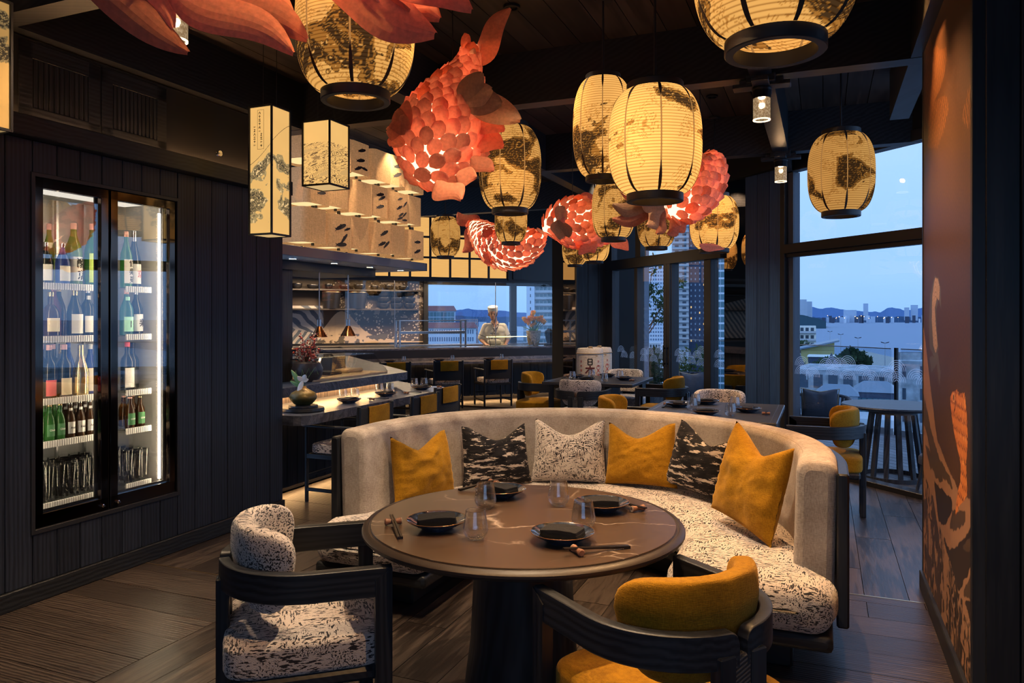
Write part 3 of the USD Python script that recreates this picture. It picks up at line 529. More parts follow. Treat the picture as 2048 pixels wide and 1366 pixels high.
CUSH = [(-82, -72, .95, YELLOW, 'mustard cushion at the left end of the curved sofa', .48, 3, .03), (-47.5, -45, .95, VELVET, 'black velvet cushion with broken pale streaks, between a mustard and a white cushion', .48, 5, 0),
        (-19, -18, .95, BOUCLE_FINE, 'white cushion with black dashes in the middle of the sofa', .50, 8, .02), (9, 8, .955, YELLOW, 'mustard cushion in the middle right of sofa, touching the white one', .49, 11, -.05),
        (33, 32, .945, VELVET, 'black velvet cushion with pale streaks wedged between two mustard cushions', .49, 14, .12), (80, 50, .845, YELLOW, 'largest looking mustard cushion at the right end of the sofa', .51, 21, .14)]
for i, (deg, fa, r, m, lab, w, sd, roll) in enumerate(CUSH):
    a = math.radians(deg)
    t = thing('throw_cushion', lab, 'cushion', P1(SC[0] + r * math.sin(a), SC[1] + r * math.cos(a), .434), R1 - math.radians(fa))
    v, f = pillow(w, w * (.95 if i == 5 else .82), .17, .09, sd); v = xf((v + [0, 0, w / 2 * (.97 if i == 5 else .84)], f), rx=-.20, ry=roll)
    part(t, 'cover', (v[0] - [0, 0, v[0][:, 2].min()], v[1]), m, smooth=True)

# ================================================================ counter chairs
def stool(label, loc, rz):
    t = thing('counter_chair', label, 'chair', loc, rz, None)
    for sx in (-1, 1):
        part(t, 'rear_post', tube([(sx * .245, -.25, 0), (sx * .245, -.25, .40), (sx * .245, -.27, .80)], .017, 10), BLACKWOOD_Z, smooth=40)
        part(t, 'front_leg', tube([(sx * .245, .24, 0), (sx * .245, .24, .615)], .016, 10), BLACKWOOD_Z, smooth=40)
        part(t, 'armrest', box(sx * .245 - .022, sx * .245 + .022, -.26, .27, .615, .635, .006), BLACKWOOD_Y)
        part(t, 'side_rail', box(sx * .245 - .01, sx * .245 + .01, -.25, .24, .09, .115), BLACKWOOD_Y); part(t, 'side_rail', box(sx * .245 - .012, sx * .245 + .012, -.25, .24, .36, .395), BLACKWOOD_Y)
    for q in ((-.262, -.242, .13, .155), (-.262, -.242, .36, .39), (.23, .25, .36, .39), (.23, .25, .20, .225)): part(t, 'cross_rail', box(-.245, .245, *q), BLACKWOOD_X)
    s = np.linspace(-.245, .245, 15); b = -.262 - .03 * np.cos(s / .245 * PI / 2)
    v = np.vstack([np.column_stack([s, b + d - .018 * (z - .45) / .35, np.full(15, z)]) for z, d in ((.47, 0), (.785, 0), (.785, .008), (.47, .008))]); k = 15
    f = np.array([[a * k + j, a * k + j + 1, ((a + 1) % 4) * k + j + 1, ((a + 1) % 4) * k + j] for a in range(4) for j in range(k - 1)])
    part(t, 'canvas_back', tri((v, f)), CANVAS, smooth=30)
    s = np.linspace(-.15, .16, 11); b = -.262 - .03 * np.cos(s / .245 * PI / 2) - .017
    prof = [(-.009, .63), (-.0095, .70), (-.010, .775), (-.004, .793), (.006, .793), (.0165, .775), (.0165, .65), (.0145, .65), (.0135, .77), (.005, .789), (-.003, .789), (-.0075, .775), (-.0075, .63)]
    v = np.vstack([np.column_stack([s, b + d, np.full(11, z)]) for d, z in prof]); k = 11; n = len(prof)
    f = np.array([[a * k + j, a * k + j + 1, ((a + 1) % n) * k + j + 1, ((a + 1) % n) * k + j] for a in range(n) for j in range(k - 1)])
    part(t, 'draped_headrest', tri((v, f)), YELLOW, smooth=40, label='mustard cloth draped over the canvas back')
    part(t, 'seat_cushion', superquad((0, .0, .435), (.46, .47, .09), .28, 32, 10), BOUCLE, smooth=True)
    return t
stool_src = stool('counter chair nearest the left wall end, its boucle seat showing beside the sofa', P1(-3.69, 5.31), R1 + PI / 2)
copy(stool_src, P1(-3.69, 6.15), R1 + PI / 2, 'counter chair with mustard headrest in the middle of the near bar')
copy(stool_src, P1(-3.90, 7.02), R1 + PI / 2 - .06, 'counter chair by the rounded end of near bar, mostly hidden by its neighbour')
for u, lab in ((2.88, 'black counter chair half hidden behind the near bar, at the far counter'), (3.775, 'black counter chair with mustard headrest at the left middle of the far counter'), (4.66, 'black counter chair with mustard headrest alone in front of the standing chef')):
    copy(stool_src, P2(u, 12.12), R2, lab)
# ================================================================ paper barrel lanterns
def wave_tint(p, seed, cream=(1.0, .50, .125), dark=(.075, .036, .013), cover=.0):
    q = np.asarray(p, float) * 1.0; o = np.array([seed * 3.7, seed * 1.3, seed * 5.1]); N = meshkit.noise
    w = np.stack([N(q * 7 + o + k * 11, seed) for k in range(3)], -1) - .5
    f = meshkit.fbm(q * np.array([4.6, 4.6, 6.0]) + o + w * .9, 3, seed); claw = np.abs(N(q * 26 + o + w * 3, seed + 5) - .5) * 2; fine = N(q * 70 + o, seed + 9)
    band = np.exp(-((q[:, 2] - .25 - .09 * np.sin(np.arctan2(q[:, 1], q[:, 0]) * 2 + seed)) / .17) ** 2)
    e = f - .13 * band + (.5 - claw) * .07 + (fine - .5) * .03; cr, dk = np.array(cream), np.array(dark); mid = cr * np.array([.46, .38, .27])
    c = np.repeat(cr[None], len(q), 0) * (.93 + .14 * N(q * 11 + o, seed + 2))[:, None]
    T = .395 + cover; sea = e < T; st = np.sin(f * 230 + w[:, 0] * 4)
    c[sea] = dk; c[sea & (st > .55) & (e > T - .10)] = mid; c[sea & (e < T - .13) & (st > .8)] = mid * .8
    c[sea & (e > T - .035)] = mid; c[sea & (N(q * 75 + o, seed + 3) > .88)] = cr * .95
    c[(e >= T) & (e < T + .008)] = dk
    c[(e > T + .04) & (e < T + .13) & (np.sin(f * 330 + w[:, 1] * 6) > .72)] = cr * np.array([.62, .52, .40])
    return c
SHADE = {}
def shade_mat(k):
    if k not in SHADE: SHADE[k] = printed('paper_shade_%d' % round(k * 100), k, .28)
    return SHADE[k]
RIB = mat('folded_paper_rib', {'e': ('emission', {'color': (.62, .30, .085), 'strength': .55}), 'd': ('diffuse_bsdf', {'color': (.16, .08, .03)}), 'a': ('add_closure', {})}, [('e.emission', 'a.closure1'), ('d.BSDF', 'a.closure2')], surface='a.closure')  # strips on the paper that colour in the shadows of the inner struts
RIBD = pbr('rib_paper_dark', (.05, .026, .012), .8)  # darker wedge of strut shadow, put into the colour at both ends
BULB = emit('lamp_bulb', (1, .72, .38), 9.0)
def lantern(label, x, y, zb, D, H, glow, seed, nu=84, hoops=30, cover=0.0, ring=.54):
    t = thing('paper_lantern', label, 'lantern', (x, y, zb), seed * .7, None)
    rc, R, hr = D / 2 * ring, D / 2, .035 * D / .44
    nv = hoops * 4 + 1; k = np.linspace(0, 1, nv); r = rc + (R - rc) * np.clip(1 - np.abs(2 * k - 1) ** 2.7, 0, 1) ** .60
    rings = np.abs((k * hoops) % 1 - .5) * 2; z = hr + k * H
    v, f = lathe(np.column_stack([r * (1 + .006 * np.sin(np.minimum(rings, 1) * PI)), z]), nu)
    tint = wave_tint(v * (.44 / D), seed, cover=cover); hoop = np.tile(rings > .74, nu); tint[hoop] = tint[hoop] * np.array([.50, .42, .32])
    part(t, 'paper_shade', (v, f), shade_mat(glow), smooth=True, col=tint)
    col = lambda z0, z1: lathe([(rc * .90, z0), (rc * 1.07, z0), (rc * 1.09, z0 + .003), (rc * 1.09, z1 - .003), (rc * 1.07, z1), (rc * .90, z1), (rc * .90, z0)], 48)
    part(t, 'bottom_ring', col(0, hr + .006), BLACK, smooth=30); part(t, 'top_ring', col(hr + H - .006, hr * 1.9 + H), BLACK, smooth=30)
    part(t, 'top_cap', lathe([(0, hr * 1.6 + H), (rc * .92, hr * 1.6 + H), (rc * .92, hr * 1.75 + H), (0, hr * 1.75 + H)], 32), BLACK)
    top = 3.36 - zb
    part(t, 'cord', tube([(0, 0, hr * 1.6 + H), (0, 0, top - .004)], .006, 8), BLACK); part(t, 'ceiling_rose', lathe([(0, top - .022), (.045, top - .022), (.05, top - .016), (.05, top - .003), (0, top - .003)], 20), BLACK, smooth=30)
    part(t, 'bulb', sphere((0, 0, hr + H * .45), D * .075, 2, (1, 1, 1.4)), BULB, smooth=True); part(t, 'lamp_stem', tube([(0, 0, hr + H * .55), (0, 0, hr * 1.6 + H)], .008, 6), BLACK)
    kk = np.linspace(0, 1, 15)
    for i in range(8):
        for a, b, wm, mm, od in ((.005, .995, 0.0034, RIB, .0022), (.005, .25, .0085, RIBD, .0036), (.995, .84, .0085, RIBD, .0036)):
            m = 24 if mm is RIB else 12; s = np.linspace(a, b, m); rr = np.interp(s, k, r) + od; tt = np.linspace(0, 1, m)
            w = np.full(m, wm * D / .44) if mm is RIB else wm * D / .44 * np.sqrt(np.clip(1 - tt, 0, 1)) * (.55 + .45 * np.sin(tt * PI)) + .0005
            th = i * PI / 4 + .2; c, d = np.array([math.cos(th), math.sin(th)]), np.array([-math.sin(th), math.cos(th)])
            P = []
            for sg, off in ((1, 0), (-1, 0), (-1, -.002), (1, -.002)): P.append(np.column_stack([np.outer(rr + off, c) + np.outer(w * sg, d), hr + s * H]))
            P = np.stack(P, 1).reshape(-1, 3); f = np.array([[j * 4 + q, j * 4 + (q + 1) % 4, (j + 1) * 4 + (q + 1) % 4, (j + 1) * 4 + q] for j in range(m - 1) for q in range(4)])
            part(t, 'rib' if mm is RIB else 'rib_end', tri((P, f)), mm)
    return t
LAN = [('biggest paper lantern with dark swirling print, cut by the photo top between orange fins', -.59, 2.83, 2.33, .44, .50, .80, 1, .02, 40, 130, .54),
       ('paper lantern cut off by the top edge, its open lit base facing down', .754, 2.15, 2.275, .46, .50, .85, 2, -.02, 40, 130, .56),
       ('brightest round paper lantern with pale print, hanging over the sofa and tables', .684, 3.59, 2.07, .44, .50, 1.22, 3, -.07, 36, 130, .56),
       ('tall slim paper lantern tucked behind the brightest round lantern', .525, 4.32, 2.30, .345, .56, .95, 4, .0, 40, 84, .54),
       ('amber paper lantern hanging alone in front of the corner window', 2.316, 5.28, 2.225, .44, .545, .52, 5, -.035, 38, 96, .54),
       ('paper lantern with dark stripe print right beside the largest coral fish lamp', -.014, 5.32, 2.25, .44, .58, .68, 6, .015, 36, 96, .54),
       ('small paper lantern left of the lying fish lamp, in front of the lit grid panels', -.80, 9.0, 2.22, .36, .47, .62, 7, .03, 28, 64, .54),
       ('small paper lantern crossing in front of the lying fish lamp', -.01, 6.55, 2.15, .285, .40, .70, 8, .01, 28, 64, .54),
       ('paper lantern between the round fish lamp and the one with trailing fins', .853, 6.30, 2.155, .36, .49, .70, 9, .01, 32, 80, .54),
       ('small paper lantern low under the round fish lamp, nearest the pillar', .99, 9.0, 2.16, .36, .44, .92, 10, -.01, 28, 64, .54),
       ('small paper lantern half hidden behind another under the round fish lamp', .80, 9.55, 2.16, .32, .42, .70, 11, .0, 26, 60, .54),
       ('paper lantern hanging in front of the upper door glass, under trailing fish fins', 1.54, 8.0, 2.235, .40, .50, .58, 12, .0, 30, 72, .54),
       ('bright squat paper lantern in front of the balcony doors beside the dark pilaster', 1.86, 6.9, 2.11, .44, .48, 1.0, 13, .0, 32, 90, .56)]
for lab, x, y, zb, D, H, glow, seed, cover, hoops, nu, ring in LAN: lantern(lab, x, y, zb, D, H, glow * .98, seed, nu * 2, hoops, cover, ring)

# ================================================================ coral fish lamps: glowing body, veneer scales, fins
VEN = {}
def veneer(name, c, tr):
    return mat(name, {'t': ('texture_coordinate', {}), 'm': ('mapping', {'scale': (70, 70, 70)}), 'w': ('noise_texture', {'scale': 1, 'detail': 3}), 'o': ('object_info', {}), 'hv': ('hsv', {}), 'vr': ('map_range', {'to_min': .75, 'to_max': 1.2}), 'r': ('rgb_ramp', {'ramp': [(.3, tuple(x * .8 for x in c)), (.7, c)]}), 'd': ('diffuse_bsdf', {}), 'l': ('translucent_bsdf', {}), 'x': ('mix_closure', {'fac': tr})},
        [('t.object', 'm.vector'), ('m.vector', 'w.vector'), ('w.fac', 'r.fac'), ('r.color', 'hv.color'), ('o.random', 'vr.value'), ('vr.result', 'hv.value'), ('hv.color', 'd.color'), ('hv.color', 'l.color'), ('d.BSDF', 'x.closure1'), ('l.BSDF', 'x.closure2')], surface='x.closure')
CORAL = veneer('coral_veneer', (.96, .52, .38), .58); CORALD = veneer('coral_fin', (.92, .38, .22), .5); TAN = veneer('tan_fin', (.76, .47, .28), .45)
GLOW = emit('fish_body_glow', (1.0, .57, .33), 2.7)
def petal(root, tip, w, up, curl=.15, wav=0.0, n=11, thick=.002, shape=.8):
    root, tip, up = (np.asarray(a, float) for a in (root, tip, up)); ax = tip - root; L = np.linalg.norm(ax); ax /= L; sd = np.cross(ax, up); sd /= np.linalg.norm(sd) + 1e-9; nm = np.cross(sd, ax)
    s = np.linspace(0, 1, n); m = 7; e = np.linspace(-1, 1, m)
    half = w / 2 * (np.sqrt(np.clip(1 - (2 * s - 1) ** 2, 0, 1)) if shape < 0 else np.clip(np.sin(PI * np.clip(s, 0, 1) ** shape), 0, 1) ** .6); half[0] = w * .10; half[-1] = w * .06
    S, E = np.meshgrid(s, e, indexing='ij')
    P = root + S[..., None] * L * ax + (E * half[:, None] + wav * w * np.sin(S * 2 * PI))[..., None] * sd + (curl * L * S ** 2 - .2 * w * E ** 2 * .5)[..., None] * nm
    A = P.reshape(-1, 3); B = (P - nm * thick).reshape(-1, 3); f = grid_faces(n, m); k = len(A); v = np.vstack([A, B]); F = [f, f[:, ::-1] + k]
    for row in (np.arange(n) * m, np.arange(n) * m + m - 1): F.append(np.array([[row[i], row[i + 1], row[i + 1] + k] for i in range(n - 1)] + [[row[i], row[i + 1] + k, row[i] + k] for i in range(n - 1)]))
    return v, np.vstack(F)
def koi(label, pts, rad, nsc, fins, sc=.062, hang=None, cover=(.0, .985)):
    pts = np.asarray(pts, float); base = pts[len(pts) // 2]; t = thing('fish_lamp', label, 'lamp', base)
    from scipy.interpolate import CubicSpline
    kk = np.linspace(0, 1, len(pts)); cs, cr = CubicSpline(kk, pts - base), CubicSpline(kk, rad)
    s = np.linspace(0, 1, 40); part(t, 'glowing_body', tube(cs(s), np.maximum(cr(s), .012), 28), GLOW, smooth=True)
    P = cs(np.linspace(0, 1, 200)); L = np.linalg.norm(np.diff(P, axis=0), axis=1).sum()
    # scales in staggered rows, evenly spaced over the skin, tips tailwards
    qq = np.linspace(cover[0], cover[1], 400); cc, rq = cs(qq), np.maximum(cr(qq), .02); sl = np.concatenate([[0], np.cumsum(np.hypot(np.linalg.norm(np.diff(cc, axis=0), axis=1), np.diff(rq)))])
    pos, i = .0, 0
    while pos < sl[-1]:
        q = float(np.interp(pos, sl, qq)); R = max(float(cr(q)), .02); c = cs(q); tg = cs(q, 1); tg /= np.linalg.norm(tg)
        a = np.cross(tg, (0, 0, 1)); a /= np.linalg.norm(a) + 1e-9; b = np.cross(a, tg); dr = float(cr(q, 1)) / max(np.linalg.norm(cs(q, 1)), 1e-6)
        th = i * 2.39996323 + RNG.uniform(-.05, .05); nr = a * math.cos(th) + b * math.sin(th); d = tg + nr * dr; d /= np.linalg.norm(d); N = nr - tg * dr; N /= np.linalg.norm(N)
        tl = RNG.uniform(.24, .42); d2 = d * math.cos(tl) + N * math.sin(tl); z = sc * RNG.uniform(.94, 1.12); p0 = c + nr * R + N * .006 - d * z * .45
        part(t, 'scale', petal(p0, p0 + d2 * z * 1.16, z * .95, N, -.05, 0, 8, .0015, -1), CORAL if RNG.random() < .85 else CORALD)
        pos += (sc * .79) ** 2 / (2 * PI * R); i += 1
    for root, tip, w, up, curl, wav, m in fins: part(t, 'fin', petal(np.array(root) - base, np.array(tip) - base, w, up, curl, wav, 15), m)
    if hang is not None: h = np.array(hang) - base; part(t, 'suspension_wire', tube([h, (h[0], h[1], 3.355 - base[2])], .003, 6), BLACK)
    return t
def V(px, py, d): return np.array([(px - 1024.0) / 1500 * d, d, EYE + (634.0 - py) / 1500 * d])   # measured point at depth d metres into the room
toward = np.array([0, -1, .15])
K1 = [V(836, 350, 3.76), V(872, 296, 3.88), V(902, 222, 4.00), V(928, 150, 4.10), V(944, 92, 4.16)]
f1 = [(V(942, 130, 4.15), V(1022, 20, 4.1), .13, toward, .10, .15, CORALD), (V(936, 140, 4.15), V(950, 95, 4.05), .06, toward, .1, 0, TAN)]
f1 += [(V(916 + 6 * i, 206 - 5 * i, 3.77), V(*p, 3.70), w, toward, .06, 0, TAN) for i, (p, w) in enumerate((((965, 145), .13), ((985, 178), .14), ((1004, 208), .15), ((1042, 242), .16)))]
f1 += [(V(938, 236, 3.80), V(1010, 262, 3.78), .11, toward, .1, .1, CORALD), (V(948, 272, 3.80), V(1008, 290, 3.80), .12, toward, -.1, .12, CORALD), (V(942, 315, 3.74), V(988, 342, 3.76), .09, toward, .1, .1, CORALD), (V(872, 362, 3.64), V(924, 402, 3.6), .12, toward, .12, .2, CORALD), (V(912, 350, 3.7), V(954, 354, 3.7), .10, toward, .1, .1, CORALD)]
f1 += [(V(800, 270, 3.72), V(*p, 3.66), .085, toward, .2, 0, CORALD) for p in ((770, 262), (782, 298), (785, 240), (800, 215), (812, 228), (818, 200))]
koi('largest coral fish lamp, plump scaled body with its tail curling up to the ceiling', K1, [.012, .215, .19, .085, .035], 0, f1, .082, V(905, 120, 4.05))
K2 = [V(945, 448, 7.6), V(975, 478, 7.4), V(1010, 497, 7.2), V(1050, 490, 7.0), V(1086, 470, 6.9)]
f2_ = [(V(955, 455, 7.55), V(*p, 7.6), w, toward, .05, .2, CORALD) for p, w in (((915, 425), .16), ((925, 505), .15), ((930, 470), .12))] + [(V(990, 505, 7.1), V(965, 512, 7.1), .12, toward, .1, .15, CORALD), (V(995, 510, 7.1), V(968, 525, 7.15), .10, toward, .1, .1, CORALD), (V(1015, 515, 7.1), V(1040, 522, 7.1), .10, toward, .1, .1, TAN), (V(985, 470, 7.1), V(965, 462, 7.1), .10, toward, .2, .1, CORALD)]
koi('coral fish lamp lying level, tail spread left before the lit grid panels', K2, [.04, .15, .185, .15, .012], 0, f2_, .078, V(1005, 450, 7.2))
K3 = [V(1088, 462, 6.5), V(1110, 450, 6.5), V(1150, 445, 6.6), V(1190, 455, 6.8), V(1230, 470, 7.0)]
f3 = [(V(1115, 440, 6.35), V(*p, 6.3), .12, toward, .1, .1, TAN) for p in ((1128, 412), (1140, 475), (1120, 480))] + [(V(1165, 485, 6.5), V(1190, 505, 6.5), .15, toward, .1, .2, CORALD), (V(1150, 405, 6.6), V(1190, 395, 6.7), .14, toward, .1, .1, CORALD), (V(1225, 470, 7.0), V(1255, 500, 7.1), .14, toward, .1, .1, CORALD)]
koi('round coral fish lamp nose to nose with the lying one', K3, [.012, .13, .21, .16, .05], 0, f3, .076, V(1145, 400, 6.6))
K4 = [V(1338, 425, 5.0), V(1365, 405, 5.05), V(1395, 375, 5.2), V(1415, 345, 5.3), V(1428, 318, 5.4)]
f4 = [(V(1330, 420, 4.9), V(*p, 4.75), w, toward, .06, .2, m) for p, w, m in (((1222, 440), .12, CORALD), ((1222, 410), .13, TAN), ((1235, 375), .10, CORALD), ((1292, 452), .12, TAN), ((1280, 395), .12, TAN), ((1312, 470), .09, CORALD))] + [(V(1425, 330, 5.35), V(*p, 5.4), w, toward, .1, .1, m) for p, w, m in (((1442, 362), .10, TAN), ((1436, 345), .12, TAN), ((1420, 385), .09, CORALD))] + [(V(1365, 440, 5.0), V(1333, 470, 4.95), .09, toward, .1, .2, CORALD), (V(1375, 440, 5.0), V(1352, 462, 5.0), .08, toward, .1, .2, CORALD), (V(1400, 490, 5.1), V(1440, 500, 5.4), .06, toward, .1, .1, CORALD)]
koi('coral fish lamp half hidden behind the brightest lantern, with grey-tan fins trailing left', K4, [.012, .14, .16, .12, .05], 0, f4, .074, V(1400, 330, 5.2))
K5 = [V(270, -200, 2.30), V(360, -165, 2.36), V(450, -150, 2.42), V(540, -165, 2.48)]
f5 = [(V(*a, da), V(*b, db), w, toward, c, wv, CORALD) for a, da, b, db, w, c, wv in (((150, -60), 2.2, (372, 98), 2.25, .115, -.06, -.05), ((255, -70), 2.25, (342, 52), 2.25, .09, -.05, .1), ((330, -40), 2.25, (585, 98), 2.3, .13, -.06, .18), ((380, -60), 2.3, (614, 72), 2.36, .14, -.05, .12), ((430, -70), 2.35, (588, 32), 2.4, .12, -.04, .1))]
koi('coral fish lamp above the photo top at left, only long orange fins in view', K5, [.06, .18, .18, .06], 0, f5, .085, V(470, -200, 2.5), (.05, .95))
K6 = [V(700, -150, 2.5), V(780, -120, 2.4), V(860, -110, 2.35), V(940, -130, 2.3)]
f6 = [(V(640, -60, 2.35), V(868, 58, 2.3), .19, toward, -.05, -.1, CORALD), (V(760, -70, 2.35), V(942, 12, 2.3), .12, toward, -.05, .1, CORALD), (V(700, -80, 2.4), V(880, 30, 2.4), .15, toward, -.05, .05, CORALD)]
koi('coral fish lamp above the photo top in the middle, one broad orange fin showing', K6, [.06, .17, .17, .06], 0, f6, .085, V(820, -150, 2.4), (.05, .95))

# ================================================================ square and oblong fabric lanterns by the left wall
def panel_print(x, z, seed, lo, mode):
    q = np.column_stack([x * 1.0, z * 1.0, np.full(len(x), seed * 2.3)]); c = np.repeat(np.array([[1.0, .585, .185]]), len(x), 0) * (.95 + .1 * meshkit.noise(q * 14, seed))[:, None]
    fade = np.clip(1 - np.abs(z - lo) / .24, 0, 1)
    if mode == 'foam':
        w = np.stack([meshkit.noise(q * 12 + k * 9, seed) for k in range(3)], -1) - .5; f = meshkit.fbm(q * np.array([7, 9, 1]) + w * 1.3, 3, seed) + (meshkit.noise(q * 70, seed + 4) - .5) * .05
        on = (f < .36 + .2 * fade) & (fade > .05); c[on] = np.array([.10, .075, .045]); c[on & (f > .30 + .2 * fade)] = np.array([.40, .29, .13]); c[on & (np.sin(f * 260) > .6)] = np.array([.62, .42, .17]); c[on & (meshkit.noise(q * 85, seed + 6) > .78)] = np.array([.95, .66, .3])
        ln = np.abs(z - (lo + .30 + .16 * np.sin((x + seed) * 6))) < .002; c[ln] = np.array([.22, .14, .06])
    else:
        f = meshkit.fbm(np.column_stack([q[:, 0] * 4 + q[:, 1] * 3, q[:, 1] * 24 - q[:, 0] * 6, q[:, 2]]), 4, seed); on = (np.sin(f * 90) > .55) & (fade > .12); c[on] = np.array([.42, .24, .09]); c[on & (f < .44)] = np.array([.16, .09, .04])
        c[(f > .62) & (fade > .3)] = np.array([.72, .43, .15])
    return c
def box_lantern(label, uv, w, zb, zt, lo, mode, glow, seed, script=False):
    t = thing('fabric_lantern', label, 'lantern', P1(*uv, zb), R1); H = zt - zb; b = .007
    n, m = 70, int(70 * H / w)
    s, h = np.meshgrid(np.linspace(-w / 2 + b, w / 2 - b, n), np.linspace(b, H - b, m), indexing='ij'); s, h = s.ravel(), h.ravel(); F = grid_faces(n, m)
    for k, (fx, off) in enumerate((((lambda: np.column_stack([s, np.full(len(s), -w / 2 + .003), h])), 0), ((lambda: np.column_stack([np.full(len(s), w / 2 - .003), s, h])), w), ((lambda: np.column_stack([-s, np.full(len(s), w / 2 - .003), h])), 2 * w), ((lambda: np.column_stack([np.full(len(s), -w / 2 + .003), -s, h])), 3 * w))):
        part(t, 'fabric_panel', (fx(), F), shade_mat(glow), col=panel_print(s + off, h + zb, seed, lo, mode))
    part(t, 'bottom_diffuser', box(-w / 2 + b, w / 2 - b, -w / 2 + b, w / 2 - b, .004, .008), emit('lantern_base_%d' % seed, (1, .66, .28), glow * .8))
    for sx in (-1, 1):
        for sy in (-1, 1): part(t, 'corner_bar', box(sx * w / 2 - .006, sx * w / 2 + .006, sy * w / 2 - .006, sy * w / 2 + .006, 0, H, .001), BLACK)
    for z in (0, H - .012):
        for sg in (-1, 1): part(t, 'edge_bar', box(-w / 2, w / 2, sg * w / 2 - .006, sg * w / 2 + .006, z, z + .012), BLACK); part(t, 'edge_bar', box(sg * w / 2 - .006, sg * w / 2 + .006, -w / 2, w / 2, z, z + .012), BLACK)
    part(t, 'top_plate', box(-w / 2 + .006, w / 2 - .006, -w / 2 + .006, w / 2 - .006, H - .014, H - .010), BLACK)
    for sg in (-1, 1): part(t, 'suspension_wire', tube([(sg * w * .3, 0, H - .01), (sg * w * .3, 0, 3.355 - zb)], .0025, 6), BLACK)
    if script:
        g = []; rr = random.Random(4)
        def strokes(cx, cz, a):     # small brush characters: three, ten, six, one, eight
            L = {'3': [((-1, .8), (1, .8)), ((-.8, 0), (.8, 0)), ((-1.1, -.9), (1.1, -.9))], '10': [((-1, .2), (1, .2)), ((0, 1), (0, -1.1))], '6': [((0, 1), (.2, .6)), ((-1, .3), (1, .3)), ((-.3, 0), (-.9, -1)), ((.3, 0), (.9, -1))], '1': [((-1, 0), (1, .05))], '8': [((-.2, .7), (-.9, -1)), ((.2, .8), (1, -1))], 'n': [((-.8, .9), (.7, .9)), ((.7, .9), (-.7, -.9)), ((-.7, -.9), (.9, -.8))], 'i': [((-.6, .6), (-.5, -.6)), ((.5, .5), (.7, -.3))]}[a]
            for p, q in L: g.append(LineString([(cx + p[0] * .0075, cz + p[1] * .0085), (cx + q[0] * .0075, cz + q[1] * .0085)]).buffer(.0017, cap_style=2))
        for k, a in enumerate(('8', '10', '3', '10', '6', '1', 'n', '3', 'i', '10')): strokes(-.008 + (.014 if k > 5 else 0), H - .05 - k * .024, a)
        for k, a in enumerate(('i', 'n', '8', '3', '10', 'i')): strokes(-.05, H - .14 - k * .024, a)
        g += [sbox(-.026, H - .29, .026, H - .03).difference(sbox(-.0245, H - .2885, .0245, H - .0315))]
        m = join([prism(p, .0008) for q in g for p in polys(q)]); v = m[0]
        part(t, 'brush_lettering', (np.column_stack([v[:, 0], -w / 2 + .0025 - v[:, 2], v[:, 1]]), m[1]), pbr('brush_ink', (.03, .02, .015), .8))
    return t
box_lantern('tall narrow square lantern with foaming wave print and a column of script', (-3.42, 4.02), .185, 2.06, 2.915, 2.37, 'foam', .80, 2, True)
box_lantern('shorter square lantern with brown streaked shore print, right beside the tall one', (-3.38, 4.58), .235, 2.47, 2.945, 2.57, 'shore', .85, 3)
box_lantern('square lantern cut off by the left edge of the photo, faint wave print', (-3.44, 2.05), .30, 2.33, 2.90, 2.72, 'foam', .36, 5)

# ================================================================ linen shades over the near bar
LIN = mat('linen_shade', {'t': ('texture_coordinate', {}), 'ma': ('mapping', {'scale': (40, 40, 600)}), 'mb': ('mapping', {'scale': (500, 500, 30)}), 'na': ('noise_texture', {'scale': 1, 'detail': 2}), 'nb': ('noise_texture', {'scale': 1, 'detail': 2}), 'x': ('mix_float', {'fac': .5}), 'r': ('rgb_ramp', {'ramp': [(.35, (.46, .29, .14)), (.65, (.80, .55, .30))]}), 'e': ('emission', {'strength': .20}), 'l': ('translucent_bsdf', {}), 'd': ('diffuse_bsdf', {}), 'mx': ('mix_closure', {'fac': .55}), 'ad': ('add_closure', {})},
    [('t.object', 'ma.vector'), ('t.object', 'mb.vector'), ('ma.vector', 'na.vector'), ('mb.vector', 'nb.vector'), ('na.fac', 'x.a'), ('nb.fac', 'x.b'), ('x.result', 'r.fac'), ('r.color', 'e.color'), ('r.color', 'l.color'), ('r.color', 'd.color'), ('d.BSDF', 'mx.closure1'), ('l.BSDF', 'mx.closure2'), ('mx.closure', 'ad.closure1'), ('e.emission', 'ad.closure2')], surface='ad.closure')
DIFF = emit('shade_diffuser', (1.0, .70, .32), 1.15)
INK = pbr('printed_fish_ink', (.035, .030, .032), .8)
def fish_poly(cx, cz, L, ang, flip=1):
    t = np.linspace(0, PI, 12); b = [(L * (.5 - .5 * math.cos(a)), .13 * L * math.sin(a) ** .8) for a in t]; b2 = [(x, -y * .9) for x, y in b[::-1]]
    body = Polygon(b + b2[1:-1]).union(Polygon([(-.12 * L, .12 * L), (.16 * L, .01 * L), (.16 * L, -.01 * L), (-.16 * L, -.10 * L), (-.03 * L, 0)])).union(Polygon([(.45 * L, .10 * L), (.66 * L, .10 * L), (.46 * L, .19 * L)]))
    c, s = math.cos(ang), math.sin(ang)
    return shapely.affinity.affine_transform(body, [c, -s, s, c, cx - L / 2 * c, cz - L / 2 * s])
import shapely.affinity
SHN = ('first', 'second', 'third', 'fourth', 'fifth', 'sixth'); ROWN = ('top', 'middle', 'bottom')
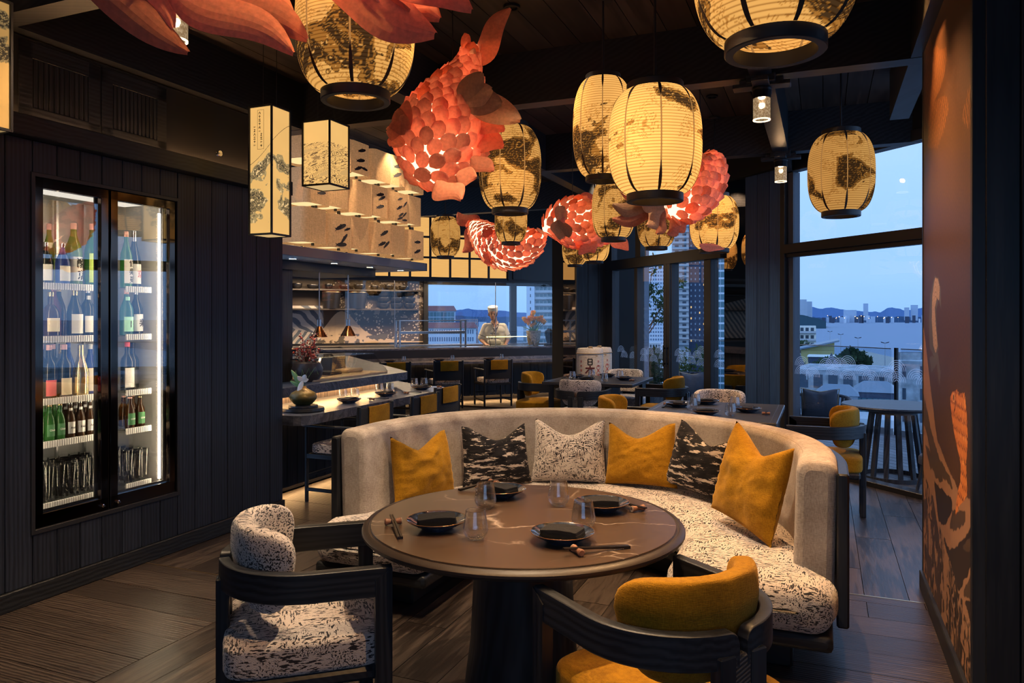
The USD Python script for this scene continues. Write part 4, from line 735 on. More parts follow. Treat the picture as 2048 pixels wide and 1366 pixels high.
PRINTS = {(0, 2): [(.02, .08, .12, .25), (0, -.02, .13, .2), (-.04, -.1, .12, .35), (.06, -.09, .1, -.1)], (0, 4): [(0, .05, .15, .2), (-.01, -.04, .15, .35)], (1, 0): [(.02, .09, .13, .5), (.05, 0, .12, .25), (.03, -.05, .11, .15)], (1, 3): [(0, .07, .13, .2), (.03, .04, .12, .4), (0, -.05, .13, .25)],
          (1, 4): [(-.02, .09, .09, .3), (-.03, 0, .11, .4), (.08, .05, .09, .7), (.0, -.07, .1, .45), (.07, -.06, .09, .6), (-.02, -.11, .1, .3), (.07, -.12, .09, .1)], (2, 1): [(-.03, .04, .16, .35), (.07, .03, .09, .3), (.02, -.06, .13, .75), (-.02, -.12, .15, .1)], (2, 3): [(.02, .06, .14, .4), (-.02, -.05, .13, .3), (.06, -.05, .12, .6)], (2, 5): [(0, .03, .12, .1), (0, -.07, .13, .3)], (0, 5): []}
for row in range(3):
    for i in range(6):
        zb = (2.885, 2.52, 2.165)[row] - (.018 if (i + row) % 2 else 0); v = 5.40 + .342 * i; du = .025 if (i + row) % 2 else -.01
        n = len(PRINTS.get((row, i), ())); nw = ('blank', 'one', 'two', 'three', 'four', 'five', 'six', 'seven')[n]
        t = thing('linen_lampshade', '%s linen lampshade of the %s row over the near bar, %s' % (SHN[i], ROWN[row], 'printed with %s fish' % nw if n else 'plain without fish'), 'lampshade', P1(-4.24 + du, v, zb), R1, 'linen lampshades in three rows')
        o = rrect(-.165, .165, -.17, .17, .055, 6); k = len(o); o = np.array(o); oi = o * .985
        vv = np.vstack([np.column_stack([q, np.full(k, z)]) for q, z in ((o, 0), (o, .305), (oi, .305), (oi, 0))]); f = np.array([[a * k + j, a * k + (j + 1) % k, ((a + 1) % 4) * k + (j + 1) % k, ((a + 1) % 4) * k + j] for a in range(4) for j in range(k)])
        part(t, 'shade', tri((vv, f)), LIN, smooth=30); part(t, 'diffuser', prism(Polygon(oi * .99), .004, .022), DIFF)
        part(t, 'hanging_bar', box(-.012, .012, .155, .179, .0, .37), BLACK)
        for (a, b, L, an) in PRINTS.get((row, i), ()):
            m = prism(fish_poly(a, b + .152, L, an), .001); q = m[0]
            part(t, 'fish_print', (np.column_stack([.1655 + q[:, 2], q[:, 0], q[:, 1]]), m[1]), INK)
# ================================================================ glass cylinder downlights under the beam crossings
BUB = mat('bubbled_glass', {'t': ('texture_coordinate', {}), 'n': ('noise_texture', {'scale': 90, 'detail': 3}), 'r': ('rgb_ramp', {'ramp': [(.45, (.5, .3, .14)), (.62, (1, .72, .42))]}), 'e': ('emission', {'strength': .55}), 'g': ('glossy_bsdf', {'roughness': .1}), 'tr': ('transparent_bsdf', {'color': (.9, .85, .8)}), 'm': ('mix_closure', {'fac': .12}), 'a': ('mix_closure', {'fac': .55})},
    [('t.object', 'n.vector'), ('n.fac', 'r.fac'), ('r.color', 'e.color'), ('tr.BSDF', 'm.closure1'), ('g.BSDF', 'm.closure2'), ('m.closure', 'a.closure1'), ('e.emission', 'a.closure2')], surface='a.closure')
RIM = emit('glass_rim_glow', (1, .74, .45), 2.2)
for (u, v), lab in zip(CROSS, ('glass cylinder lamp near the top left among orange fins', 'glass cylinder lamp in the middle of the dark ceiling right of the brightest lantern', 'glass cylinder lamp just above the blue pilaster', 'glass cylinder lamp far back beside the striped lantern', 'glass cylinder lamp by the mural')):
    if u > 0: continue
    t = thing('cylinder_lamp', lab, 'lamp', P1(u, v, 2.745))
    part(t, 'mount', lathe([(0, .18), (.058, .18), (.060, .186), (.060, .195), (.0, .195)], 32), BLACKMETAL, smooth=30)
    part(t, 'cap', lathe([(0, .13), (.056, .13), (.056, .18), (0, .18)], 32), BLACKMETAL, smooth=30)
    part(t, 'glass_cylinder', lathe([(.042, 0), (.052, 0), (.052, .14), (.046, .14), (.042, .01)], 32), BUB, smooth=30)
    b = UsdLux.SphereLight.Define(stage, t.GetPath().AppendChild('bulb_light')); b.CreateRadiusAttr(.02); b.CreateIntensityAttr((34 if v < 3 else 14) / (4 * PI * PI * .0004)); b.CreateColorAttr(Gf.Vec3f(1, .66, .36)); UsdGeom.Xformable(b).AddTranslateOp().Set(Gf.Vec3d(0, 0, .115))
    part(t, 'glass_rim', lathe([(.043, -.004), (.053, -.004), (.053, .003), (.043, .003), (.043, -.004)], 32), RIM, smooth=30)
# ================================================================ stone bars, kitchen
STONE = mat('blue_grey_marble', {'t': ('texture_coordinate', {}), 'd': ('noise_texture', {'scale': 3, 'detail': 5}), 'dv': ('vector_math', {'math_type': 'multiply_add', 'vector2': (.5, .5, .5)}), 'm': ('mapping', {'rotation': (.5, .3, .6), 'scale': (1, 6, 2.5)}), 'n': ('noise_texture', {'scale': 2.4, 'detail': 8, 'roughness': .65}), 'r': ('rgb_ramp', {'ramp': [(.30, (.018, .020, .028)), (.48, (.060, .066, .088)), (.56, (.11, .115, .14)), (.60, (.035, .038, .05)), (.75, (.14, .14, .16))]}), 'p': ('principled_bsdf', {'roughness': .28, 'specular_ior_level': .5})},
    [('t.object', 'd.vector'), ('d.color', 'dv.vector1'), ('t.object', 'dv.vector3'), ('dv.vector', 'm.vector'), ('m.vector', 'n.vector'), ('n.fac', 'r.fac'), ('r.color', 'p.base_color')])
RIBBED = mat('ribbed_bronze_panel', {'t': ('texture_coordinate', {}), 'm': ('mapping', {'scale': (60, 60, 2)}), 'n': ('noise_texture', {'scale': 1, 'detail': 3}), 'b': ('bump', {'strength': .6, 'distance': .004}), 'r': ('rgb_ramp', {'ramp': [(.3, (.05, .04, .035)), (.7, (.16, .12, .10))]}), 'p': ('principled_bsdf', {'roughness': .5})}, [('t.object', 'm.vector'), ('m.vector', 'n.vector'), ('n.fac', 'b.height'), ('n.fac', 'r.fac'), ('r.color', 'p.base_color'), ('b.normal', 'p.normal')])
LED = emit('warm_led_strip', (1.0, .58, .24), 42.0); LEDT = emit('warm_led_toe', (1.0, .55, .22), 26.0); LEDS = emit('warm_led_soft', (1.0, .60, .28), 5.0)
nb = thing('near_bar', 'L-shaped near bar with blue-grey marble ledge and raised counter over dark boarded front', 'bar counter', rotz=R1)
ledge = Polygon([(-4.44, 4.73), (-3.80, 4.73), (-3.74, 4.75), (-3.70, 4.82), (-3.70, 6.95)] + [(-4.02 + .32 * math.cos(a), 6.98 + .42 * math.sin(a)) for a in np.linspace(0, PI * .62, 10)] + [(-4.75, 7.85), (-4.95, 7.6), (-4.44, 6.95)])
part(nb, 'ledge_slab', prism(ledge, .075, .675), STONE)
raised = Polygon([(-4.12, 4.73), (-4.12, 7.0), (-4.17, 7.1), (-7.3, 10.23), (-7.8, 9.7), (-4.85, 6.75), (-4.85, 4.73)])
part(nb, 'raised_slab', prism(raised, .08, .85), STONE)
part(nb, 'upstand', join([box(-4.46, -4.43, 4.73, 6.92, .75, .85), xf(box(-.015, .015, 0, 4.3, .0, .85), (-4.44, 6.92, 0), rz=PI / 4)]), RIBBED)
part(nb, 'light_strip', box(-4.40, -4.37, 4.78, 6.9, .838, .848), LED)
v = 4.74
while v < 6.95: part(nb, 'front_board', box(-4.20, -4.18, v + .002, v + .128, 0.08, .675, .003), BLACKWOOD_Z); v += .13
part(nb, 'base_body', join([box(-4.85, -4.46, 4.73, 6.9, 0, .85), box(-4.46, -4.21, 4.73, 6.95, .10, .675), box(-4.46, -4.34, 4.73, 6.95, 0, .10)]), BLACK)
part(nb, 'toe_light', box(-4.33, -4.30, 4.78, 6.95, .088, .098), LEDT)
part(nb, 'under_ledge_light', box(-4.17, -4.15, 4.80, 6.9, .664, .672), LEDS)
# far bar (frame 2)
fb = thing('far_bar', 'far straight bar in dark marble with a raised sloping back, below the kitchen pass', 'bar counter', rotz=R2)
part(fb, 'ledge_slab', box(1.9, 6.5, 12.5, 12.95, .69, .74, .006), STONE)
part(fb, 'sloped_upstand', hull([(x, y, z) for x in (1.9, 6.5) for y, z in ((12.84, .74), (12.95, .74), (12.92, .93), (13.0, .93))]), STONE)
part(fb, 'raised_slab', box(1.9, 6.5, 12.9, 13.6, .93, .965, .005), STONE)
u = 1.95
while u < 6.3: part(fb, 'front_board', box(u + .002, u + .168, 12.84, 12.86, .09, .69, .003), BLACKWOOD_Z); u += .17
part(fb, 'base_body', join([box(1.9, 6.5, 12.862, 13.5, .11, .93), box(1.9, 6.5, 13.0, 13.5, 0, .11)]), BLACK)
part(fb, 'toe_light', box(2.0, 6.4, 12.94, 12.98, .098, .108), LEDT)
part(fb, 'under_ledge_light', box(2.0, 6.4, 12.80, 12.82, .678, .686), LEDS)
# dark column at the near end of the kitchen and kitchen shell
wtag('column_1', xf(box(-4.86, -4.505, 5.2, 5.6, .932, 3.36), rz=R1), BLACKWOOD_Z)
ks = thing('wall_kitchen', kind='structure', rotz=R2)
part(ks, 'back_wall', join([box(-4.6, 4.44, 15.62, 15.7, 0, 3.4), box(4.44, 8.4, 15.62, 15.7, 0, .90), box(4.44, 8.4, 15.62, 15.7, 2.28, 3.4)]), BLACK)
part(ks, 'window_frame', join([box(4.40, 4.50, 15.56, 15.66, .9, 2.3), box(6.42, 6.56, 15.56, 15.66, .9, 2.3), box(4.4, 8.4, 15.56, 15.66, 2.22, 2.3), box(4.4, 8.4, 15.56, 15.66, .88, .93)]), FRAME)
for a, b in ((4.5, 6.42), (6.56, 8.4)): part(ks, 'pane', box(a, b, 15.60, 15.606, .93, 2.22), PANE)
part(ks, 'lowered_ceiling', box(-4.4, 8.4, 13.3, 15.62, 2.30, 2.36), pbr('kitchen_ceiling', (.05, .045, .042), .7))
part(ks, 'left_wall', box(-4.5, -4.4, 9.5, 15.7, 0, 3.4), BLACK)
part(ks, 'side_wall', box(8.3, 8.4, 12.6, 15.7, 0, .9), BLACK)
part(ks, 'bulkhead', join([box(1.0, 6.6, 12.93, 13.0, 3.31, 3.38), box(5.27, 6.6, 12.90, 13.0, 2.2, 3.38), box(-1.2, 6.6, 12.92, 13.02, 2.16, 2.22)]), BLACK)
part(ks, 'dark_panel', box(5.36, 5.62, 12.88, 12.90, 2.22, 3.36), BLACKWOOD_Z)
# backlit grid
sj = thing('lattice_light', 'backlit cream grid panels with black bars above the kitchen pass', 'light panel', rotz=R2)
SHO = mat('backlit_paper', {'t': ('texture_coordinate', {}), 'm': ('mapping', {'scale': (3, 3, 500)}), 'n': ('noise_texture', {'scale': 1, 'detail': 2}), 'r': ('rgb_ramp', {'ramp': [(.3, (.92, .46, .12)), (.7, (1.0, .58, .19))]}), 'e': ('emission', {'strength': .88})}, [('t.object', 'm.vector'), ('m.vector', 'n.vector'), ('n.fac', 'r.fac'), ('r.color', 'e.color')], surface='e.emission')
us = [5.27 - .372 * k for k in range(12)]
for k in range(11):
    for j in range(3): part(sj, 'panel', box(us[k + 1] + .018, us[k] - .018, 12.965, 12.972, 2.22 + .365 * j + .018, 2.22 + .365 * (j + 1) - .018), SHO)
for x in us: part(sj, 'upright_bar', box(x - .018, x + .018, 12.935, 12.965, 2.22, 3.315), BLACK)
for j in range(4): part(sj, 'cross_bar', box(us[-1], us[0], 12.932, 12.962, 2.22 + .365 * j - .016, 2.22 + .365 * j + .016), BLACK)
# glass screen on the far bar
gs = thing('glass_screen', 'clear glass screen standing on the far bar before the kitchen', 'glass screen', rotz=R2)
for a, b in ((1.9, 3.15), (3.155, 5.06), (5.065, 6.5)): part(gs, 'pane', box(a, b, 13.02, 13.03, .966, 2.16), glassmat('screen_glass', (.97, .98, .98), 1.42) if a < 2 else UsdShade.Material.Get(stage, '/World/Looks/screen_glass'))
for x in (3.1525, 5.0625): part(gs, 'joint', box(x - .004, x + .004, 13.015, 13.035, .966, 2.16), STEEL)
# kitchen mural wall, generic hill and spray
MURT = tinted('mural_print_kitchen', .5)
n, m = 760, 200
x, z = np.meshgrid(np.linspace(-3.2, 4.40, n), np.linspace(.98, 2.25, m), indexing='ij'); x, z = x.ravel(), z.ravel()
col = np.repeat(np.array([[.075, .055, .042]]), n * m, 0); nz = meshkit.fbm(np.column_stack([x * 3, z * 3, x * 0]), 3, 4)
rd = np.random.default_rng(4); dx_, dz_, dr_ = rd.uniform(2.5, 4.4, 420), rd.uniform(.98, 2.25, 420), rd.uniform(.006, .02, 420) ** 1.0; dm = np.zeros(len(x), bool)
sel = np.nonzero(x > 2.45)[0]
for a_, b_, c_ in zip(dx_, dz_, dr_): dm[sel[np.hypot(x[sel] - a_, z[sel] - b_) < c_]] = True
col[dm] = (.55, .44, .34)
hill = 1.0 + .62 * np.exp(-((x - 2.66) / .40) ** 2) + .10 * np.exp(-((x - 3.3) / .5) ** 2); inh = z < hill
col[inh] = (.56, .40, .26); wv = (x < 2.3) & (z < 1.75) & ~inh; st = np.sin((z * 1.0 + (x - 1.2) ** 2 * .5 + nz * .2) * 34)
col[wv] = np.where((st[wv] > .1)[:, None], (.12, .14, .18), (.55, .50, .46)); wl = (x < 2.25) & (z < 1.32 - (x - 1.5) * .2); col[wl] = np.where((np.sin((x * 1.2 - z) * 38 + nz * 4)[wl] > 0)[:, None], (.14, .16, .18), (.60, .52, .43))
lf = (z < 1.17) & (x > 2.05) & (x < 3.7) & (meshkit.fbm(np.column_stack([x * 9, z * 11, x * 0 + 5]), 3, 8) > .54); col[lf] = (.11, .088, .065)
sp = (x > 3.2) & (z > 1.5) & (meshkit.fbm(np.column_stack([x * 8, z * 8, x * 0 + 9]), 3, 12) > .60); col[sp] = (.36, .29, .23)
km = obj('kitchen_mural', xf((np.column_stack([x, np.full(n * m, 15.615), z]), grid_faces(n, m)), rz=R2), MURT, 'printed kitchen wall with a pale hill and dotted brown sky', 'mural', col=col)
# worktop, shelves, crockery
wt = thing('kitchen_worktop', 'dark kitchen worktop along the printed wall', 'worktop', rotz=R2)
part(wt, 'top', box(-4.3, 8.2, 14.95, 15.60, .90, .94, .004), pbr('dark_worktop', (.05, .04, .035), .35)); part(wt, 'cabinets', box(-4.3, 8.2, 15.0, 15.60, 0, .90), BLACK)
for zz, lab in ((1.66, 'lower dark kitchen shelf holding black pots and stacked bowls'), (2.05, 'upper dark kitchen shelf with crockery near the kitchen ceiling')):
    s = thing('kitchen_shelf', lab, 'shelf', rotz=R2); part(s, 'board', box(-3.0, 4.30, 15.25, 15.61, zz, zz + .03), pbr('shelf_dark', (.035, .028, .024), .4) if zz < 2 else UsdShade.Material.Get(stage, '/World/Looks/shelf_dark'))
    for q in (1.6, 2.9, 4.2): part(s, 'bracket', box(q - .012, q + .012, 15.30, 15.61, zz - .05, zz), BLACK)
GLAZE = pbr('black_glaze', (.012, .011, .012), .22, spec=.6)
bowl = lambda r, h: lathe([(0, 0), (r * .55, 0), (r * .9, h * .35), (r, h * .75), (r * .97, h), (r * .90, h), (r * .92, h * .7), (r * .5, h * .15), (0, h * .12)], 24)
COLN = ('left', 'middle', 'right'); ROWB = ('bottom', 'middle', 'top')
for cu in range(3):
    for k in range(3):
        obj('stacked_bowl', xf(bowl(.125, .12), P2(3.50 + cu * .275, 15.42, 1.69 + k * .122)), GLAZE, 'black bowl, %s of the %s stack of three on the kitchen shelf' % (ROWB[k], COLN[cu]), 'bowl', 'black bowls stacked on the kitchen shelf', smooth=35)
for k, uu in enumerate((2.42, 2.95)):
    p = thing('black_pot', '%s black straight-sided pot on the lower kitchen shelf' % ('first' if k == 0 else 'second'), 'pot', P2(uu, 15.39, 1.69)); part(p, 'body', lathe([(0, 0), (.16, 0), (.20, .33), (.19, .33), (.15, .02), (0, .02)], 28), GLAZE, smooth=35)
    part(p, 'rim', lathe([(.19, .325), (.205, .325), (.205, .34), (.19, .34), (.19, .325)], 28), BRASS, smooth=35)
CRN = ('first', 'second', 'third', 'fourth', 'fifth', 'sixth', 'seventh', 'eighth', 'ninth')
for k in range(9): obj('small_crock', xf(bowl(.08 + .02 * (k % 3), .09 + .02 * (k % 2)), P2(1.45 + k * .31, 15.42, 2.08)), GLAZE, CRN[k] + ' dark crock from the left on the upper kitchen shelf', 'crockery', 'crockery along the upper kitchen shelf', smooth=35)
# steel rack, tap
rk = thing('steel_rack', 'steel wire rack of three tiers standing on the far bar', 'rack', P2(3.90, 13.3, .966), R2)
for sx in (-.62, .62):
    for sy in (-.14, .14): part(rk, 'post', box(sx - .013, sx + .013, sy - .013, sy + .013, 0, .50), STEEL)
for zz in (.03, .25, .48): part(rk, 'tier', box(-.62, .62, -.14, .14, zz, zz + .018), STEEL) if zz > .3 or zz < .1 else part(rk, 'tier', box(-.62, .62, -.14, .14, zz, zz + .045), STEEL)
tp = thing('kitchen_tap', 'chrome kitchen tap behind the steel rack', 'tap', P2(3.55, 14.6, .94), R2)
part(tp, 'spout', tube([(0, 0, 0), (0, 0, .26), (0, -.05, .30), (0, -.12, .29), (0, -.14, .22)], .011, 8), CHROME, smooth=True); part(tp, 'lever', tube([(0, 0, .06), (.07, 0, .09)], .008, 6), CHROME); part(tp, 'base', lathe([(0, 0), (.025, 0), (.022, .03), (0, .03)], 16), CHROME)
wtag('trim_40', xf(box(2.5, 5.0, 14.4, 14.94, 0, .94), rz=R2), BLACK)
# hood over the near bar
hd = thing('bar_hood', 'blue-grey canopy shelf hanging over the near bar under the linen lampshades', 'canopy', rotz=R1)
HM = pbr('hood_metal', (.16, .165, .19), .35, .2)
part(hd, 'fascia', join([box(-4.10, -4.06, 4.9, 7.34, 2.03, 2.115, .003), box(-5.3, -4.06, 7.30, 7.34, 2.03, 2.115, .003)]), HM)
part(hd, 'shelf_plate', box(-5.3, -4.10, 4.9, 7.30, 2.09, 2.115), HM)
part(hd, 'soffit', join([box(-4.42, -4.10, 4.9, 7.30, 2.03, 2.045), box(-5.3, -4.42, 6.95, 7.30, 2.03, 2.045), box(-5.3, -4.42, 4.9, 5.15, 2.03, 2.045)]), pbr('hood_soffit', (.32, .30, .27), .25))
part(hd, 'duct_recess', box(-5.2, -4.45, 5.2, 6.9, 1.95, 2.05), BLACK)
for vv in (5.3, 5.9, 6.5, 7.1): part(hd, 'spot_ring', xf(lathe([(.025, 0), (.04, 0), (.04, -.006), (.025, -.006)], 20), (-4.26, vv, 2.03)), CHROME)
for vv in (5.1, 7.15): part(hd, 'hanger_rod', tube([(-4.9, vv, 2.11), (-4.9, vv, 3.36)], .01, 6), BLACK)
# copper heat lamps
for k, (vv, lab) in enumerate(((5.99, 'left copper cone heat lamp over the near bar'), (6.47, 'right copper cone heat lamp over the near bar'))):
    p = thing('heat_lamp', lab, 'lamp', P1(-4.50, vv, 1.325))
    part(p, 'cone', lathe([(.076, 0), (.078, .003), (.022, .105), (.018, .105), (.072, .002)], 36), COPPER, smooth=30); part(p, 'socket', lathe([(0, .105), (.02, .105), (.02, .17), (.012, .175), (0, .175)], 24), STEEL, smooth=30)
    part(p, 'cord', tube([(0, 0, .175), (0, 0, .625)], .006, 8), STEEL); part(p, 'bulb', sphere((0, 0, .045), .028), emit('heat_bulb', (1, .6, .25), 6) if k == 0 else UsdShade.Material.Get(stage, '/World/Looks/heat_bulb'))
# ---- glass display case on the raised slab
dc = thing('display_case', 'lit glass food case with wooden trays sunk in the near bar top', 'display case', P1(-4.52, 6.2, .93), R1)
WLIGHT = pbr('pale_tray_wood', (.60, .42, .22), .5)
part(dc, 'tray', box(-.27, .27, -.62, .62, .0, .018, .003), WLIGHT); part(dc, 'glass_front', hull([(.27, y, .02) for y in (-.62, .62)] + [(.10, y, .20) for y in (-.62, .62)] + [(.105, y, .203) for y in (-.62, .62)] + [(.275, y, .02) for y in (-.62, .62)]), THIN)
part(dc, 'glass_top', box(-.27, .10, -.62, .62, .198, .204), THIN); part(dc, 'edge_frame', join([box(-.275, -.262, -.625, .625, .018, .205), box(-.27, .10, -.628, -.62, .195, .207), box(-.27, .10, .62, .628, .195, .207)]), BLACK)
part(dc, 'light_strip', box(-.255, -.24, -.58, .58, .185, .194), emit('case_light', (1, .72, .35), 8))
for k in range(3):
    b = thing('wooden_tray_dish', ('round wooden dish', 'square wooden dish', 'long wooden dish')[k] + ' inside the lit glass food case', 'dish', P1(-4.56, 5.85 + .36 * k, .949), R1)
    part(b, 'dish', [bowl(.10, .045), box(-.10, .10, -.10, .10, 0, .03, .006), box(-.08, .08, -.14, .14, 0, .035, .01)][k], (COPPER, GLAZE, WLIGHT)[k], smooth=35)
# ---- plants and vases on the near bar
pot = thing('berry_arrangement', 'squat black pot of dry branches with red and white berries on the raised bar', 'flower arrangement', P1(-4.355, 5.62, .93))
DARKCLAY = pbr('dark_clay', (.035, .026, .022), .4, bump=.3, bscale=40); TWIG = pbr('twig_bark', (.10, .055, .03), .8); BR1 = pbr('red_berries', (.45, .06, .035), .4); BR2 = pbr('pale_berries', (.62, .45, .32), .5)
part(pot, 'pot', lathe([(0, 0), (.09, 0), (.135, .06), (.14, .12), (.12, .17), (.09, .185), (.088, .175), (.11, .16), (.0, .15)], 40), DARKCLAY, smooth=35)
r = random.Random(9); bm = {0: [], 1: []}
for k in range(15):
    a, e = r.uniform(0, 2 * PI), r.uniform(.5, 1.35); L = r.uniform(.16, .30); p = np.array([0, 0, .16]); pts = [p.copy()]; d = np.array([math.cos(a) * math.cos(e), math.sin(a) * math.cos(e), math.sin(e)])
    for j in range(7): d = d + np.array([r.uniform(-.3, .3), r.uniform(-.3, .3), r.uniform(-.2, .2)]); d /= np.linalg.norm(d); p = p + d * L / 7; pts.append(p.copy())
    part(pot, 'branch', tube(pts, np.linspace(.006, .0025, 8), 6), TWIG)
    for j in range(3, 8):
        for q in range(4): bm[r.random() < .45].append(sphere(pts[j] + np.array([r.gauss(0, .014) for _ in range(3)]), r.uniform(.006, .0115), 1))
part(pot, 'red_berries', join(bm[0]), BR1, kind='stuff'); part(pot, 'pale_berries', join(bm[1]), BR2, kind='stuff')
part(pot, 'driftwood', tube([(-.02, -.02, .15), (-.03, -.03, .24), (-.015, -.03, .33)], [.014, .011, .008], 8), pbr('driftwood', (.42, .26, .14), .8), smooth=True)
tv = thing('textured_vase', 'small dark egg-shaped vase with dotted texture at the near bar end', 'vase', P1(-4.25, 5.05, .93)); vv_, ff_ = lathe([(0, 0), (.03, 0), (.048, .05), (.05, .10), (.04, .15), (.024, .172), (.02, .168), (0, .16)], 48)
part(tv, 'body', (vv_, ff_), pbr('pitted_bronze', (.10, .07, .045), .4, .5, bump=1.0, bscale=110), smooth=True)
st = thing('vase_stand', 'round dark two-step stand under the gold vase on the bar ledge', 'stand', P1(-3.93, 5.02, .75)); part(st, 'lower_disc', lathe([(0, 0), (.165, 0), (.17, .01), (.165, .03), (0, .03)], 56), BLACKWOOD_X, smooth=30); part(st, 'upper_disc', lathe([(0, .03), (.115, .03), (.118, .036), (.115, .05), (0, .05)], 48), BLACKWOOD_X, smooth=30)
gv = thing('gold_vase', 'low round bronze-gold vase holding an orchid, on the stepped stand', 'vase', P1(-3.93, 5.02, .80))
GOLD = mat('bronze_gold_glaze', {'t': ('texture_coordinate', {}), 's': ('separate_xyz', {}), 'n': ('noise_texture', {'scale': 60, 'detail': 3}), 'ms': ('mapping', {'scale': (1, 1, .05)}), 'a': ('math', {'math_type': 'multiply_add', 'value2': 7.0, 'value3': -.25}), 'r': ('rgb_ramp', {'ramp': [(0, (.05, .045, .012)), (.5, (.20, .13, .03)), (1, (.42, .20, .05))]}), 'b': ('bump', {'strength': .4, 'distance': .003}), 'p': ('principled_bsdf', {'roughness': .38, 'metallic': .35})}, [('t.object', 's.vector'), ('s.z', 'a.value1'), ('a.value', 'r.fac'), ('t.object', 'ms.vector'), ('ms.vector', 'n.vector'), ('n.fac', 'b.height'), ('r.color', 'p.base_color'), ('b.normal', 'p.normal')])
part(gv, 'body', lathe([(0, 0), (.055, 0), (.075, .012), (.108, .05), (.112, .07), (.095, .10), (.05, .125), (.026, .14), (.024, .155), (.018, .153), (.02, .135), (0, .13)], 64), GOLD, smooth=True)
oc = thing('orchid_sprig', 'white orchid petals and long green leaves rising from the gold vase', 'flower', P1(-3.93, 5.02, .95)); GREEN = pbr('leaf_green', (.10, .20, .04), .45); WHITE = pbr('petal_white', (.75, .72, .66), .5)
for a, L, zz, w in ((2.4, .16, .14, .045), (2.9, .12, .05, .035), (2.0, .09, .09, .03)): part(oc, 'leaf', petal((0, 0, -.01), (math.cos(a) * L, math.sin(a) * L * .3, zz), w, (0, -1, .3), -.2, 0, 11, .002), GREEN, smooth=True)
for q, w in (((.03, -.03, .10), .045), ((-.04, -.03, .085), .04), ((.05, -.02, .06), .035), ((-.03, -.05, -.05), .04)): part(oc, 'petal', petal((0, -.02, .05), q, w, (0, -1, .2), .1, 0, 9, .0015), WHITE, smooth=True)
for k in range(4): part(oc, 'tendril', tube([(0, 0, 0), (.03 * (k - 1.5), .0, .08), (.055 * (k - 1.2), .01, .13 + .01 * k), (.06 * (k - 1), .01, .10)], .0016, 5), GREEN)
# ---- far bar objects
sc_ = thing('sushi_case', 'low sloping glass case lit yellow, in front of the chef', 'display case', P2(5.47, 13.34, .966), R2)
part(sc_, 'glass_front', hull([(x, y, z) for x in (-.45, .45) for y, z in ((-.16, 0), (-.155, 0), (-.05, .19), (-.045, .19))]), THIN); part(sc_, 'glass_top', box(-.45, .45, -.05, .16, .186, .19), THIN); part(sc_, 'tray', box(-.45, .45, -.15, .16, 0, .012), STEEL)
part(sc_, 'light_strip', box(-.42, .42, .12, .135, .165, .18), emit('case_light_yellow', (1, .75, .22), 7)); part(sc_, 'edge_frame', join([box(-.456, -.45, -.16, .16, 0, .012), box(.45, .456, -.16, .16, 0, .012), hull([(-.45, -.16, 0), (-.44, -.16, 0), (-.45, -.05, .19), (-.44, -.05, .19), (-.45, -.152, 0), (-.44, -.042, .19)]), hull([(.45, -.16, 0), (.44, -.16, 0), (.45, -.05, .19), (.44, -.05, .19), (.45, -.152, 0), (.44, -.042, .19)])]), BLACK)
fp = thing('flower_pot', 'rough stone pot of orange protea-like flowers on the far bar', 'flower arrangement', P2(5.98, 13.34, .966)); part(fp, 'pot', lathe([(0, 0), (.095, 0), (.125, .10), (.145, .29), (.13, .29), (.11, .25), (0, .24)], 40), pbr('rough_stone', (.26, .22, .17), .9, bump=.8, bscale=30, var=.4), smooth=35)
ORG, ORG2 = pbr('orange_flower', (.78, .30, .02), .6, var=.3, bscale=60), pbr('golden_flower', (.78, .45, .04), .6, var=.3, bscale=60); r = random.Random(3)
for k in range(34):
    a, q = r.uniform(0, 2 * PI), r.uniform(.02, .24); zz = .33 + r.uniform(0, .30) * (1 - q * 1.8); tip = np.array([math.cos(a) * q, math.sin(a) * q * .7, zz + .04]); R = r.uniform(.036, .056)
    part(fp, 'stem', tube([(0, 0, .24), tip * [.6, .6, .8], tip], .004, 5), GREEN); part(fp, 'flower_head', join([petal(tip - [0, 0, R * .5], tip + np.array([math.cos(b) * R * w, math.sin(b) * R * w, R * h]), R * .9, (math.cos(b), math.sin(b), .3), .1, 0, 6, .002) for b in np.linspace(0, 2 * PI, 8)[:-1] for w, h in ((1.0, .9), (.6, 1.3))]), ORG if k % 3 else ORG2)
for k in range(8):
    a = r.uniform(0, 2 * PI); part(fp, 'leaf', petal((0, 0, .26), (math.cos(a) * .24, math.sin(a) * .18, .34 + r.uniform(-.05, .1)), .04, (0, 0, 1), -.1, 0, 8), GREEN)
bv = thing('black_vase', 'small matt black shouldered vase on a disc beside the flower pot', 'vase', P2(6.32, 13.34, .966)); part(bv, 'body', lathe([(0, .045), (.05, .045), (.075, .14), (.095, .24), (.09, .285), (.05, .305), (.045, .33), (.04, .33), (.0, .30)], 36), GLAZE, smooth=35); part(bv, 'disc', lathe([(0, 0), (.11, 0), (.115, .015), (.105, .045), (0, .045)], 32), BLACK, smooth=35)
